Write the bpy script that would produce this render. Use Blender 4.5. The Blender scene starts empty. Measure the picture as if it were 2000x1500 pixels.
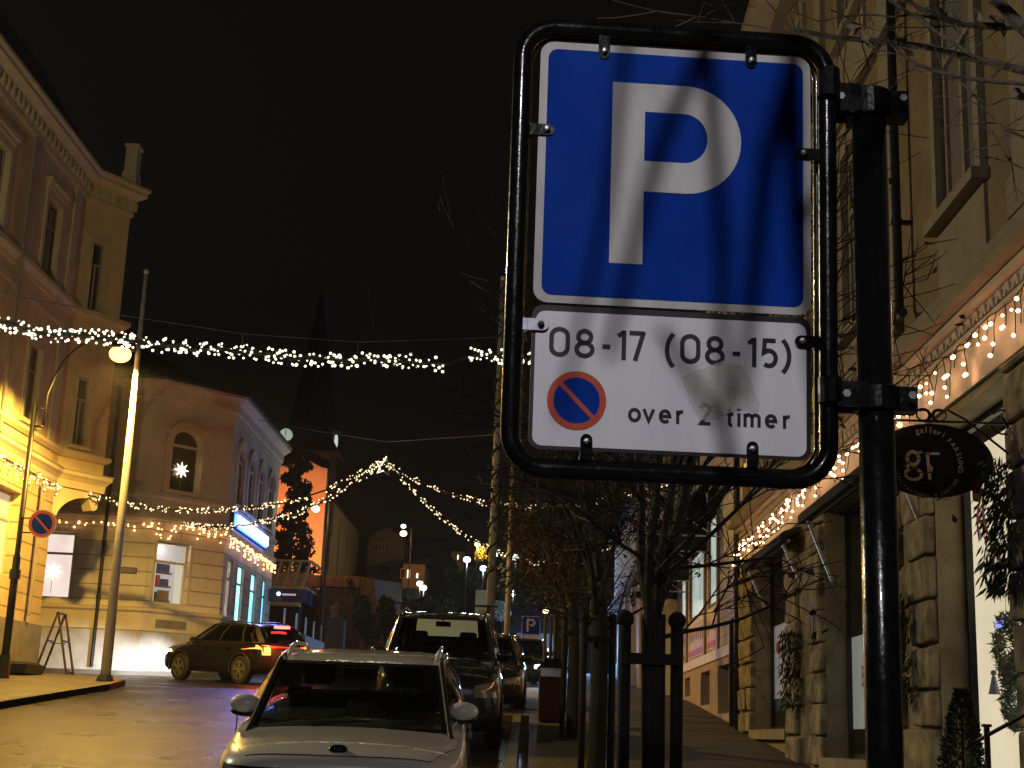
import bpy, bmesh, math, random
from mathutils import Vector, Matrix
from mathutils.bvhtree import BVHTree
R = math.radians
V = Vector
sc = bpy.context.scene
col = sc.collection
# ------------------------------------------------------------------ camera
FPX = 2800.0
_ey = V((30, -685, -FPX)).normalized()
_ez = V((425, 11450, -FPX)); _ez = (_ez - _ez.dot(_ey) * _ey).normalized()
_ex = _ey.cross(_ez)
EYE = V((0, 0, 1.85))
cam = bpy.data.cameras.new('camera'); cam.sensor_width = 36; cam.lens = FPX / 2000 * 36
cam.clip_start = 0.05; cam.clip_end = 3000
camo = bpy.data.objects.new('camera', cam); col.objects.link(camo)
camo.matrix_world = Matrix(((_ex.x, _ex.y, _ex.z, EYE.x), (_ey.x, _ey.y, _ey.z, EYE.y), (_ez.x, _ez.y, _ez.z, EYE.z), (0, 0, 0, 1)))
sc.camera = camo
def ray(px, py):
    v = V((px - 1000, 750 - py, -FPX)); return V((v.dot(_ex), v.dot(_ey), v.dot(_ez)))
def P(px, py, Y):
    d = ray(px, py); return EYE + d * (Y / d.y)
def PX(px, py, X):
    d = ray(px, py); return EYE + d * (X / d.x)
# ------------------------------------------------------------------ world, exposure, render
w = bpy.data.worlds.new('World'); sc.world = w; w.use_nodes = True
nt = w.node_tree
bg = nt.nodes['Background']
sky = nt.nodes.new('ShaderNodeTexSky'); sky.sky_type = 'NISHITA'; sky.sun_disc = False
sky.sun_elevation = R(-4); sky.sun_rotation = R(200)
mx = nt.nodes.new('ShaderNodeMixRGB'); mx.inputs[0].default_value = 0.93
mx.inputs[2].default_value = (0.0020, 0.0017, 0.0010, 1)
nt.links.new(sky.outputs[0], mx.inputs[1]); nt.links.new(mx.outputs[0], bg.inputs[0])
bg.inputs[1].default_value = 1.0
sc.view_settings.view_transform = 'Standard'; sc.view_settings.look = 'None'
sc.view_settings.exposure = 0.0; sc.view_settings.gamma = 1.0
sc.render.engine = 'CYCLES'
cy = sc.cycles
cy.use_denoising = True
cy.use_adaptive_sampling = True; cy.adaptive_threshold = 0.015
cy.max_bounces = 6; cy.diffuse_bounces = 3; cy.glossy_bounces = 3; cy.transmission_bounces = 4; cy.transparent_max_bounces = 10
cy.caustics_reflective = False; cy.caustics_refractive = False
cy.sample_clamp_indirect = 3.0; cy.sample_clamp_direct = 0
cy.use_light_tree = True
rnd = random.Random(7)
# ------------------------------------------------------------------ object helpers
OFF = {}
def tag(o, label=None, cat=None, group=None, kind=None):
    if label: o['label'] = label
    if cat: o['category'] = cat
    if group: o['group'] = group
    if kind: o['kind'] = kind
    return o
def thing(name, label, cat, loc=(0, 0, 0), group=None):
    o = bpy.data.objects.new(name, None); col.objects.link(o)
    o.empty_display_size = 0.2
    o.location = loc; OFF[o.name] = V(loc)
    return tag(o, label, cat, group)
def copy_tree(o, parent=None):
    c = o.copy(); col.objects.link(c)
    if parent: c.parent = parent
    for ch in list(o.children): copy_tree(ch, c)
    return c
def frame(p0, p1, flip=False):
    """wall frame: origin p0, U along the wall, N outward (to the right of U, or left when flip)"""
    p0 = V((p0[0], p0[1], 0)); p1 = V((p1[0], p1[1], 0))
    U = (p1 - p0); L = U.length; U.normalize()
    N = V((U.y, -U.x, 0))
    if flip: N = -N
    return (p0, U, N, L)
def lamp_light(kind, loc, energy, color, target=None, size=.05, cone=90, blend=.5, name='light'):
    l = bpy.data.lights.new(name, kind); l.energy = energy; l.color = color
    if kind == 'SPOT': l.spot_size = R(cone); l.spot_blend = blend
    if kind in ('SPOT', 'POINT'): l.shadow_soft_size = size
    o = bpy.data.objects.new(name, l); col.objects.link(o); o.location = loc
    if target is not None: o.rotation_euler = (V(target) - V(loc)).to_track_quat('-Z', 'Y').to_euler()
    return o
class MB:
    def __init__(s): s.bm = bmesh.new()
    def face(s, pts):
        try: return s.bm.faces.new([s.bm.verts.new(V(p)) for p in pts])
        except Exception: return None
    def hexa(s, c):
        v = [s.bm.verts.new(V(p)) for p in c]
        for f in ((0, 3, 2, 1), (4, 5, 6, 7), (0, 1, 5, 4), (1, 2, 6, 5), (2, 3, 7, 6), (3, 0, 4, 7)):
            s.bm.faces.new([v[i] for i in f])
    def box(s, x0, x1, y0, y1, z0, z1):
        s.hexa([(x0, y0, z0), (x1, y0, z0), (x1, y1, z0), (x0, y1, z0), (x0, y0, z1), (x1, y0, z1), (x1, y1, z1), (x0, y1, z1)])
    def obox(s, F, u0, u1, n0, n1, z0, z1):
        O, U, N, L = F
        q = lambda u, n, z: O + U * u + N * n + V((0, 0, z))
        s.hexa([q(u0, n0, z0), q(u1, n0, z0), q(u1, n1, z0), q(u0, n1, z0), q(u0, n0, z1), q(u1, n0, z1), q(u1, n1, z1), q(u0, n1, z1)])
    def oquad(s, F, pts):
        O, U, N, L = F
        return s.face([O + U * u + N * n + V((0, 0, z)) for u, n, z in pts])
    def mbox(s, M, sx, sy, sz):
        s.hexa([M @ V((a * sx / 2, b * sy / 2, c * sz / 2)) for c in (-1, 1) for a, b in ((-1, -1), (1, -1), (1, 1), (-1, 1))])
    def bar(s, a, b, wd, ht):
        a = V(a); b = V(b); d = b - a; L = d.length
        M = Matrix.Translation((a + b) / 2) @ d.to_track_quat('Y', 'Z').to_matrix().to_4x4()
        s.mbox(M, wd, L, ht)
    def tube(s, pts, r, n=8, cap=True, closed=False):
        pts = [V(p) for p in pts]; m = len(pts)
        rr = r if isinstance(r, (list, tuple)) else [r] * m
        rings = []; up = None
        for i, p in enumerate(pts):
            if closed: t = (pts[(i + 1) % m] - pts[i - 1])
            else: t = (pts[min(i + 1, m - 1)] - pts[max(i - 1, 0)])
            if t.length < 1e-9: t = V((0, 0, 1))
            t.normalize()
            if up is None:
                up = V((0, 0, 1)) if abs(t.z) < .9 else V((0, 1, 0))
            a = t.cross(up)
            if a.length < 1e-6: a = t.orthogonal()
            a.normalize(); up = a.cross(t).normalized()
            rings.append([s.bm.verts.new(p + (a * math.cos(6.28318 * k / n) + up * math.sin(6.28318 * k / n)) * rr[i]) for k in range(n)])
        rng = range(m) if closed else range(m - 1)
        for i in rng:
            A = rings[i]; B = rings[(i + 1) % m]
            for k in range(n): s.bm.faces.new((A[k], A[(k + 1) % n], B[(k + 1) % n], B[k]))
        if cap and not closed:
            s.bm.faces.new(rings[0][::-1]); s.bm.faces.new(rings[-1])
    def cyl(s, a, b, r0, r1=None, n=12): s.tube([a, b], [r0, r0 if r1 is None else r1], n)
    def sphere(s, c, r, sub=2, sx=1, sy=1, sz=1):
        M = Matrix.Translation(V(c)) @ Matrix.Diagonal((r * sx, r * sy, r * sz, 1))
        bmesh.ops.create_icosphere(s.bm, subdivisions=sub, radius=1, matrix=M)
    def lathe(s, c, prof, n=16, axis='Z'):
        rings = []
        for r, h in prof:
            ring = []
            for k in range(n):
                a = 6.28318 * k / n
                if axis == 'Z': p = V((r * math.cos(a), r * math.sin(a), h))
                elif axis == 'X': p = V((h, r * math.cos(a), r * math.sin(a)))
                else: p = V((r * math.cos(a), h, r * math.sin(a)))
                ring.append(s.bm.verts.new(V(c) + p))
            rings.append(ring)
        for A, B in zip(rings, rings[1:]):
            for k in range(n): s.bm.faces.new((A[k], A[(k + 1) % n], B[(k + 1) % n], B[k]))
        s.bm.faces.new(rings[0][::-1]); s.bm.faces.new(rings[-1])
    def prism(s, poly, fn, d0, d1):
        """poly: 2d points, fn(a,b,d)->3d"""
        A = [s.bm.verts.new(V(fn(a, b, d0))) for a, b in poly]
        B = [s.bm.verts.new(V(fn(a, b, d1))) for a, b in poly]
        n = len(poly)
        s.bm.faces.new(A[::-1]); s.bm.faces.new(B)
        for i in range(n): s.bm.faces.new((A[i], A[(i + 1) % n], B[(i + 1) % n], B[i]))
    def grid(s, fn, nu, nv, close=False):
        g = [[s.bm.verts.new(V(fn(i / nu, j / nv))) for j in range(nv + 1)] for i in range(nu + 1)]
        for i in range(nu):
            for j in range(nv): s.bm.faces.new((g[i][j], g[i + 1][j], g[i + 1][j + 1], g[i][j + 1]))
    def sweep(s, prof, path):
        """profile [(out,z)] swept along a plan polyline of (x,y); outward = right of travel"""
        pts = [V((p[0], p[1], 0)) for p in path]; m = len(pts); rows = []
        for i in range(m):
            ds = []
            if i > 0: ds.append((pts[i] - pts[i - 1]).normalized())
            if i < m - 1: ds.append((pts[i + 1] - pts[i]).normalized())
            ns = [V((d.y, -d.x, 0)) for d in ds]
            nn = ns[0] if len(ns) == 1 else (ns[0] + ns[1])
            nn = nn.normalized(); k = 1 / max(.3, nn.dot(ns[0]))
            rows.append([s.bm.verts.new(pts[i] + nn * (o * k) + V((0, 0, z))) for o, z in prof])
        n = len(prof)
        for A, B in zip(rows, rows[1:]):
            for j in range(n - 1): s.bm.faces.new((A[j], A[j + 1], B[j + 1], B[j]))
        s.bm.faces.new(rows[0]); s.bm.faces.new(rows[-1][::-1])
    def wall(s, F, z0, z1, ops=(), depth=.2):
        O, U, N, L = F
        ops = [o for o in ops]
        us = sorted({0, L} | {o[0] for o in ops} | {o[1] for o in ops})
        zs = sorted({z0, z1} | {o[2] for o in ops} | {o[3] for o in ops})
        for a, b in zip(us, us[1:]):
            for c, d in zip(zs, zs[1:]):
                mu, mz = (a + b) / 2, (c + d) / 2
                if any(o[0] < mu < o[1] and o[2] < mz < o[3] for o in ops): continue
                s.oquad(F, [(a, 0, c), (b, 0, c), (b, 0, d), (a, 0, d)])
        for o in ops:
            u0, u1, v0, v1 = o[:4]; D = -depth
            arch = len(o) > 4 and o[4]
            r = (u1 - u0) / 2; sp = v1 - r if arch else v1
            s.oquad(F, [(u0, 0, v0), (u1, 0, v0), (u1, D, v0), (u0, D, v0)])
            s.oquad(F, [(u0, 0, v0), (u0, D, v0), (u0, D, sp), (u0, 0, sp)])
            s.oquad(F, [(u1, 0, v0), (u1, 0, sp), (u1, D, sp), (u1, D, v0)])
            if not arch: s.oquad(F, [(u0, 0, v1), (u0, D, v1), (u1, D, v1), (u1, 0, v1)])
            else:
                K = 12; cu = (u0 + u1) / 2
                arc = [(cu - r * math.cos(math.pi * k / K), sp + r * math.sin(math.pi * k / K)) for k in range(K + 1)]
                for (a, b), (c, d) in zip(arc, arc[1:]):
                    s.oquad(F, [(a, 0, b), (c, 0, d), (c, 0, v1), (a, 0, v1)])
                    s.oquad(F, [(a, 0, b), (a, D, b), (c, D, d), (c, 0, d)])
    def build(s, name, mat=None, parent=None, smooth=False, world=True, merge=False, norm=True):
        if merge: bmesh.ops.remove_doubles(s.bm, verts=s.bm.verts, dist=1e-4)
        if norm: bmesh.ops.recalc_face_normals(s.bm, faces=s.bm.faces)
        me = bpy.data.meshes.new(name)
        off = OFF.get(parent.name) if parent is not None else None
        if off is not None and world: s.bm.transform(Matrix.Translation(-off))
        s.bm.to_mesh(me); s.bm.free()
        if smooth:
            for p in me.polygons: p.use_smooth = True
        o = bpy.data.objects.new(name, me); col.objects.link(o)
        if mat: me.materials.append(mat)
        if parent is not None:
            o.parent = parent
            OFF[o.name] = off if off is not None else V((0, 0, 0))
        return o
# ------------------------------------------------------------------ materials
def mat(name, c, rough=.6, metal=0, var=.15, scale=3, bump=0, bscale=40, emit=None, estr=0, coat=0, c2=None, stretch=(1, 1, 1), rvar=0, spec=.5):
    m = bpy.data.materials.new(name); m.use_nodes = True
    t = m.node_tree; N = t.nodes; L = t.links; b = N['Principled BSDF']
    b.inputs['Roughness'].default_value = rough; b.inputs['Metallic'].default_value = metal
    b.inputs['Specular IOR Level'].default_value = spec
    b.inputs['Coat Weight'].default_value = coat; b.inputs['Coat Roughness'].default_value = .03
    tc = N.new('ShaderNodeTexCoord'); mp = N.new('ShaderNodeMapping'); L.new(tc.outputs['Object'], mp.inputs[0])
    mp.inputs['Scale'].default_value = stretch
    nz = N.new('ShaderNodeTexNoise'); nz.inputs['Scale'].default_value = scale; nz.inputs['Detail'].default_value = 6
    nz.inputs['Roughness'].default_value = .6
    L.new(mp.outputs[0], nz.inputs['Vector'])
    cr = N.new('ShaderNodeValToRGB'); L.new(nz.outputs[0], cr.inputs[0])
    e = cr.color_ramp.elements; e[0].position = .3; e[1].position = .7
    a = [max(0, x * (1 - var)) for x in c]; d = [min(1, x * (1 + var)) for x in (c2 or c)]
    e[0].color = (*a, 1); e[1].color = (*d, 1)
    L.new(cr.outputs[0], b.inputs['Base Color'])
    m['ramp'] = 1
    if bump:
        n2 = N.new('ShaderNodeTexNoise'); n2.inputs['Scale'].default_value = bscale; n2.inputs['Detail'].default_value = 4
        L.new(mp.outputs[0], n2.inputs['Vector'])
        bp = N.new('ShaderNodeBump'); bp.inputs['Strength'].default_value = bump; bp.inputs['Distance'].default_value = .02
        L.new(n2.outputs[0], bp.inputs['Height']); L.new(bp.outputs[0], b.inputs['Normal'])
    if rvar:
        n3 = N.new('ShaderNodeTexNoise'); n3.inputs['Scale'].default_value = scale * .7; n3.inputs['Detail'].default_value = 5
        L.new(mp.outputs[0], n3.inputs['Vector'])
        mr = N.new('ShaderNodeMapRange'); mr.inputs[1].default_value = .35; mr.inputs[2].default_value = .65
        mr.inputs[3].default_value = max(.02, rough - rvar); mr.inputs[4].default_value = min(1, rough + rvar)
        L.new(n3.outputs[0], mr.inputs[0]); L.new(mr.outputs[0], b.inputs['Roughness'])
    if emit:
        b.inputs['Emission Color'].default_value = (*emit, 1); b.inputs['Emission Strength'].default_value = estr
    return m
def courses(m, pitch, gap, dark=.35, phase=0, vert=0):
    """horizontal block joints: a groove pattern that belongs to the wall surface"""
    t = m.node_tree; N = t.nodes; L = t.links; b = N['Principled BSDF']
    src = b.inputs['Base Color'].links[0].from_socket
    g = N.new('ShaderNodeNewGeometry'); sx = N.new('ShaderNodeSeparateXYZ'); L.new(g.outputs['Position'], sx.inputs[0])
    def M(op, a, bb=None):
        n = N.new('ShaderNodeMath'); n.operation = op
        for i, v in enumerate((a, bb)):
            if v is None: continue
            if isinstance(v, (int, float)): n.inputs[i].default_value = v
            else: L.new(v, n.inputs[i])
        return n.outputs[0]
    f = M('FRACT', M('DIVIDE', M('ADD', sx.outputs[2], phase), pitch))
    line = M('LESS_THAN', f, gap / pitch)
    mr = N.new('ShaderNodeMixRGB'); mr.blend_type = 'MULTIPLY'; L.new(line, mr.inputs[0]); L.new(src, mr.inputs[1])
    mr.inputs[2].default_value = (dark, dark, dark, 1); L.new(mr.outputs[0], b.inputs['Base Color'])
    bp = N.new('ShaderNodeBump'); bp.inputs['Strength'].default_value = 1; bp.inputs['Distance'].default_value = .03
    inv = M('SUBTRACT', 1, line); L.new(inv, bp.inputs['Height'])
    if b.inputs['Normal'].links: L.new(b.inputs['Normal'].links[0].from_socket, bp.inputs['Normal'])
    L.new(bp.outputs[0], b.inputs['Normal'])
    return m
def emis(name, c, s, sample=True):
    m = bpy.data.materials.new(name); m.use_nodes = True
    b = m.node_tree.nodes['Principled BSDF']; b.inputs['Base Color'].default_value = (*[min(1, x) * .5 for x in c], 1)
    b.inputs['Emission Color'].default_value = (*c, 1); b.inputs['Emission Strength'].default_value = s
    if not sample: m.cycles.emission_sampling = 'NONE'
    return m
def glass(name, tint=(.8, .85, .85), rough=.02, refl=1.0):
    m = bpy.data.materials.new(name); m.use_nodes = True
    t = m.node_tree; N = t.nodes; L = t.links; N.remove(N['Principled BSDF'])
    tr = N.new('ShaderNodeBsdfTransparent'); tr.inputs[0].default_value = (*tint, 1)
    gl = N.new('ShaderNodeBsdfGlossy'); gl.inputs['Roughness'].default_value = rough; gl.inputs[0].default_value = (refl, refl, refl, 1)
    fr = N.new('ShaderNodeFresnel'); ge = N.new('ShaderNodeNewGeometry'); io = N.new('ShaderNodeMapRange')
    io.inputs[3].default_value = 1.5; io.inputs[4].default_value = 1 / 1.5      # thin sheet: same reflection from both sides
    L.new(ge.outputs['Backfacing'], io.inputs[0]); L.new(io.outputs[0], fr.inputs[0])
    nz = N.new('ShaderNodeTexNoise'); nz.inputs['Scale'].default_value = 6
    bp = N.new('ShaderNodeBump'); bp.inputs['Strength'].default_value = .02; L.new(nz.outputs[0], bp.inputs['Height'])
    L.new(bp.outputs[0], gl.inputs['Normal'])
    mx = N.new('ShaderNodeMixShader'); L.new(fr.outputs[0], mx.inputs[0]); L.new(tr.outputs[0], mx.inputs[1]); L.new(gl.outputs[0], mx.inputs[2])
    L.new(mx.outputs[0], N['Material Output'].inputs[0])
    return m
M = {}
M['asphalt'] = mat('wet_asphalt', (.007, .0055, .0055), .31, var=.5, scale=1.2, bump=1, bscale=55, rvar=.06, c2=(.013, .010, .010))
_t = M['asphalt'].node_tree; _b = _t.nodes['Principled BSDF']; _b.inputs['Specular IOR Level'].default_value = .12
_src = _b.inputs['Base Color'].links[0].from_socket
_n = _t.nodes.new('ShaderNodeTexNoise'); _n.inputs['Scale'].default_value = 14; _n.inputs['Detail'].default_value = 9; _n.inputs['Roughness'].default_value = .85
_c = _t.nodes.new('ShaderNodeTexCoord'); _t.links.new(_c.outputs['Object'], _n.inputs['Vector'])
_r = _t.nodes.new('ShaderNodeMapRange'); _r.inputs[1].default_value = .38; _r.inputs[2].default_value = .62; _r.inputs[3].default_value = .3; _r.inputs[4].default_value = 2.2; _t.links.new(_n.outputs[0], _r.inputs[0])
_m = _t.nodes.new('ShaderNodeVectorMath'); _m.operation = 'MULTIPLY'; _t.links.new(_src, _m.inputs[0]); _t.links.new(_r.outputs[0], _m.inputs[1]); _t.links.new(_m.outputs[0], _b.inputs['Base Color'])
M['ground'] = mat('ground', (.03, .03, .02), .9, var=.3, scale=.4)
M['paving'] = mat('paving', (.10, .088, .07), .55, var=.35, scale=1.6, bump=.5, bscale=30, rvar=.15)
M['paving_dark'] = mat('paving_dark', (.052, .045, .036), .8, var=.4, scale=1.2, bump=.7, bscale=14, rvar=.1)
M['kerb'] = mat('kerb_granite', (.12, .11, .10), .8, var=.3, scale=12, bump=.4)
M['grass'] = mat('verge', (.05, .06, .025), .9, var=.5, scale=6, bump=1, bscale=60)
M['hill'] = mat('hillside', (.035, .04, .022), .95, var=.5, scale=.25, bump=1, bscale=2)
M['yellow_wall'] = mat('yellow_plaster', (.62, .50, .26), .8, var=.16, scale=1.2, bump=.15)
M['cream_trim'] = mat('cream_trim', (.58, .50, .30), .7, var=.12, scale=2, bump=.1)
M['beige_wall'] = mat('beige_plaster', (.60, .53, .38), .8, var=.16, scale=1.1, bump=.15)
M['beige_ground'] = courses(mat('beige_blocks', (.70, .64, .50), .8, var=.18, scale=1.1, bump=.15), .42, .035, .5, phase=.22)
M['white_plinth'] = mat('pale_plinth', (.42, .40, .36), .8, var=.15, scale=3, bump=.3)
M['grey_plinth'] = mat('grey_plinth', (.22, .2, .17), .8, var=.2, scale=3, bump=.4)
M['slate'] = mat('roof_slate', (.03, .03, .032), .6, var=.3, scale=8, bump=.4)
M['dark_metal'] = mat('dark_metal', (.015, .015, .016), .45, .3, var=.2, scale=20)
M['black_gloss'] = mat('black_enamel', (.008, .008, .009), .22, .2, var=.3, scale=30, bump=.06, bscale=60, rvar=.06, coat=.5)
M['pale_metal'] = mat('pale_pole', (.5, .48, .45), .4, .2, var=.12, scale=6)
M['rusty_metal'] = mat('worn_dark_metal', (.06, .045, .03), .5, .5, var=.5, scale=12)
M['grey_pole'] = mat('weathered_pole', (.26, .24, .21), .6, 0, var=.15, scale=6)
M['steel'] = mat('galvanised', (.45, .46, .5), .35, .9, var=.25, scale=60)
M['window_frame'] = mat('window_frame', (.32, .29, .24), .6, var=.1, scale=6)
M['blind_pane'] = mat('blind_pane', (.20, .19, .17), .3, var=.15, scale=2)
M['dark_pane'] = mat('dark_pane', (.035, .034, .03), .08, var=.4, scale=.8, spec=.7)
M['stone'] = mat('rough_stone', (.12, .10, .07), .9, var=.5, scale=4.5, bump=1, bscale=9, c2=(.26, .22, .15))
M['stone_flat'] = mat('smooth_stone', (.24, .20, .12), .8, var=.3, scale=3, bump=.5, bscale=25)
M['ochre_wall'] = mat('ochre_plaster', (.22, .16, .09), .85, var=.25, scale=2.2, bump=.8, bscale=22)
M['grey_trim'] = mat('grey_beige_trim', (.27, .23, .17), .75, var=.15, scale=3, bump=.1)
M['pale_band'] = mat('pale_band', (.55, .47, .38), .75, var=.1, scale=2, bump=.15)
M['pink_siding'] = courses(mat('pink_siding', (.66, .62, .62), .7, var=.12, scale=2), .17, .014, .35)
M['pink_base'] = mat('pinkish_plaster', (.34, .26, .21), .85, var=.2, scale=3, bump=.3)
M['red_frame'] = mat('reddish_frame', (.20, .12, .10), .6, var=.2, scale=5)
M['white_paint'] = mat('white_paint', (.6, .58, .54), .6, var=.08, scale=4)
M['black_cloth'] = mat('black_canvas', (.012, .012, .014), .9, var=.3, scale=10)
M['bark'] = mat('bark', (.022, .02, .014), .9, var=.4, scale=14, bump=1, bscale=40, stretch=(1, 1, .25))
M['black_wood'] = mat('black_stained_wood', (.012, .011, .010), .85, var=.3, scale=8)
M['twig'] = mat('twig', (.026, .02, .016), .8, var=.4, scale=6, bump=.6, bscale=30)
M['near_bark'] = mat('young_bark', (.16, .13, .10), .7, var=.5, scale=18, bump=.8, bscale=50)
M['dead_leaf'] = mat('dead_leaf', (.065, .032, .016), .8, var=.5, scale=3)
M['pine'] = mat('pine_needles', (.012, .016, .008), .8, var=.5, scale=5)
M['evergreen'] = mat('evergreen', (.03, .05, .022), .8, var=.5, scale=5)
M['spruce'] = mat('spruce_spray', (.05, .085, .035), .7, var=.5, scale=8)
M['hedge'] = mat('hedge_leaf', (.035, .05, .02), .8, var=.6, scale=1.5)
M['ribbon'] = mat('red_ribbon', (.25, .012, .02), .5, var=.3, scale=8)
M['rubber'] = mat('tyre_rubber', (.012, .012, .012), .8, var=.2, scale=30)
M['rim'] = mat('alloy_rim', (.45, .42, .36), .35, .8, var=.1, scale=10)
M['car_white'] = mat('white_car_paint', (.80, .78, .75), .28, 0, var=.02, scale=2, coat=1)
M['car_black'] = mat('black_car_paint', (.012, .012, .014), .25, .2, var=.1, scale=2, coat=1)
M['car_navy'] = mat('dark_blue_car_paint', (.012, .014, .024), .25, .2, var=.1, scale=2, coat=1)
M['plastic'] = mat('black_plastic', (.012, .012, .013), .5, var=.2, scale=20)
M['chrome'] = mat('chrome', (.6, .6, .6), .12, 1, var=.05, scale=10)
M['car_glass'] = glass('car_glass', (.26, .30, .29))
M['car_glass_dark'] = glass('tinted_car_glass', (.12, .13, .13))
M['shop_glass'] = glass('shop_glass', (.85, .88, .86))
M['interior'] = mat('car_interior', (.02, .019, .018), .8, var=.3, scale=8)
M['tan_cloth'] = mat('tan_seat', (.5, .36, .12), .8, var=.2, scale=10)
M['lamp_clear'] = mat('headlamp_lens', (.35, .32, .28), .1, .6, var=.5, scale=25, coat=1)
M['tail_dim'] = mat('tail_lens', (.25, .01, .01), .2, var=.2, scale=20, coat=1)
M['wood'] = mat('bench_wood', (.34, .2, .11), .6, var=.35, scale=6, bump=.3, stretch=(6, 1, 1))
M['brick_red'] = mat('brick_red', (.14, .05, .035), .8, var=.4, scale=20, bump=.5)
M['brick_wall'] = mat('rubble_wall', (.10, .05, .022), .9, var=.55, scale=3, bump=1, bscale=8)
M['brown_dark'] = mat('dark_brown_wall', (.03, .018, .013), .8, var=.3, scale=2)
M['church_white'] = mat('church_wall', (.55, .47, .42), .8, var=.03, scale=2)
M['church_board'] = mat('church_boards', (.20, .17, .13), .8, var=.12, scale=4, stretch=(1, 8, .05))
M['house_grey'] = mat('house_boards', (.13, .11, .08), .8, var=.15, scale=2)
M['house_dark'] = mat('dark_house', (.03, .018, .016), .8, var=.2, scale=2)
M['house_yellow'] = mat('yellow_house', (.3, .25, .1), .8, var=.15, scale=2)
M['roof_dark'] = mat('dark_roof', (.012, .010, .010), .8, var=.3, scale=3)
M['white_lit'] = emis('lit_room_white', (1, .95, .85), 1.6)
M['dim_lit'] = emis('lit_room_dim', (.9, .8, .6), .25, False)
M['bulb_band'] = emis('bulb_peach', (1, .50, .25), 24)
M['bulb_white'] = emis('bulb_warm_white', (1, .82, .58), 7)
M['bulb_cool'] = emis('bulb_white', (1, .88, .62), 3.2, False)
M['bulb_amber'] = emis('bulb_amber', (1, .46, .17), 5)
M['bulb_far'] = emis('bulb_far', (1, .76, .44), 2.2, False)
M['wire'] = mat('garland_green', (.012, .016, .010), .8, var=.4, scale=20)
M['star'] = emis('paper_star', (1, .72, .42), 5, False)
# ------------------------------------------------------------------ lettering
def ribbon(mb, pts, t, fn, closed=False, d=0):
    """flat stroke of width t along 2d polyline; fn(a,b)->3d"""
    pts = [V((p[0], p[1])) for p in pts]; m = len(pts); Ls = []; Rs = []
    for i in range(m):
        if closed: a = (pts[i] - pts[i - 1]); b = (pts[(i + 1) % m] - pts[i])
        else:
            a = pts[i] - pts[i - 1] if i > 0 else pts[1] - pts[0]
            b = pts[i + 1] - pts[i] if i < m - 1 else pts[-1] - pts[-2]
        a.normalize(); b.normalize()
        n1 = V((-a.y, a.x)); n2 = V((-b.y, b.x)); n = (n1 + n2)
        if n.length < 1e-6: n = n1
        n.normalize(); k = 1 / max(.45, n.dot(n1))
        Ls.append(pts[i] + n * t / 2 * k); Rs.append(pts[i] - n * t / 2 * k)
    for i in range(m if closed else m - 1):
        j = (i + 1) % m
        mb.face([fn(*Rs[i]), fn(*Rs[j]), fn(*Ls[j]), fn(*Ls[i])])
def arc(cx, cy, rx, ry, a0, a1, n=12):
    return [(cx + rx * math.cos(R(a0 + (a1 - a0) * k / n)), cy + ry * math.sin(R(a0 + (a1 - a0) * k / n))) for k in range(n + 1)]
# each glyph: list of (points, closed) in a box of height 1 (caps) ; width second
GL = {
 '0': (.62, [(arc(.31, .69, .24, .24, 0, 180, 10) + arc(.31, .31, .24, .24, 180, 360, 10), True)]),
 '8': (.60, [(arc(.30, .71, .19, .20, 0, 360, 20)[:-1], True), (arc(.30, .29, .235, .22, 0, 360, 20)[:-1], True)]),
 '1': (.30, [([(.02, .80), (.22, .95)], False), ([(.22, 1.0), (.22, 0)], False)]),
 '7': (.58, [([(.02, .93), (.53, .93)], False), ([(.50, .98), (.22, 0)], False)]),
 '5': (.56, [([(.50, .93), (.13, .93), (.10, .52)] + arc(.27, .33, .23, .26, 110, -130, 14), False)]),
 '2': (.56, [(arc(.28, .72, .21, .21, 165, -25, 12) + [(.08, .07), (.52, .07)], False)]),
 '-': (.30, [([(.02, .42), (.28, .42)], False)]),
 '(': (.26, [(arc(.75, .42, .65, .75, 132, 228, 10), False)]),
 ')': (.26, [(arc(-.5, .42, .65, .75, 48, -48, 10), False)]),
 'o': (.56, [(arc(.28, .31, .22, .25, 0, 360, 18)[:-1], True)]),
 'v': (.50, [([(.02, .60), (.24, .06), (.46, .60)], False)]),
 'e': (.54, [([(.07, .31), (.48, .31)] + arc(.28, .31, .21, .25, 0, 315, 14), False)]),
 'r': (.36, [([(.08, .60), (.08, 0)], False), (arc(.28, .36, .19, .19, 170, 75, 6), False)]),
 't': (.36, [([(.14, .80), (.14, .16)] + arc(.24, .15, .10, .10, 180, 290, 5), False), ([(.02, .55), (.32, .55)], False)]),
 'i': (.18, [([(.08, .60), (.08, 0)], False), ([(.08, .84), (.08, .72)], False)]),
 'm': (.82, [([(.08, .60), (.08, 0)], False), (arc(.24, .40, .16, .16, 170, 0, 8) + [(.40, 0)], False), (arc(.56, .40, .16, .16, 170, 0, 8) + [(.72, 0)], False)]),
}
def glyph(mb, ch, x, y, h, t, fn, wscale=1):
    wd, st = GL[ch]
    for pts, cl in st:
        ribbon(mb, [(x + a * h * wscale, y + b * h) for a, b in pts], t, fn, cl)
def font_mesh(text, size, ext=0):
    c = bpy.data.curves.new('t', 'FONT'); c.body = text; c.size = size; c.align_x = 'CENTER'; c.resolution_u = 2; c.extrude = ext
    o = bpy.data.objects.new('t', c); col.objects.link(o)
    dg = bpy.context.evaluated_depsgraph_get()
    me = bpy.data.meshes.new_from_object(o.evaluated_get(dg)); bpy.data.objects.remove(o); bpy.data.curves.remove(c)
    return me
def add_text(mb, text, size, Mx):
    me = font_mesh(text, size); me.transform(Mx); mb.bm.from_mesh(me); bpy.data.meshes.remove(me)
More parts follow.
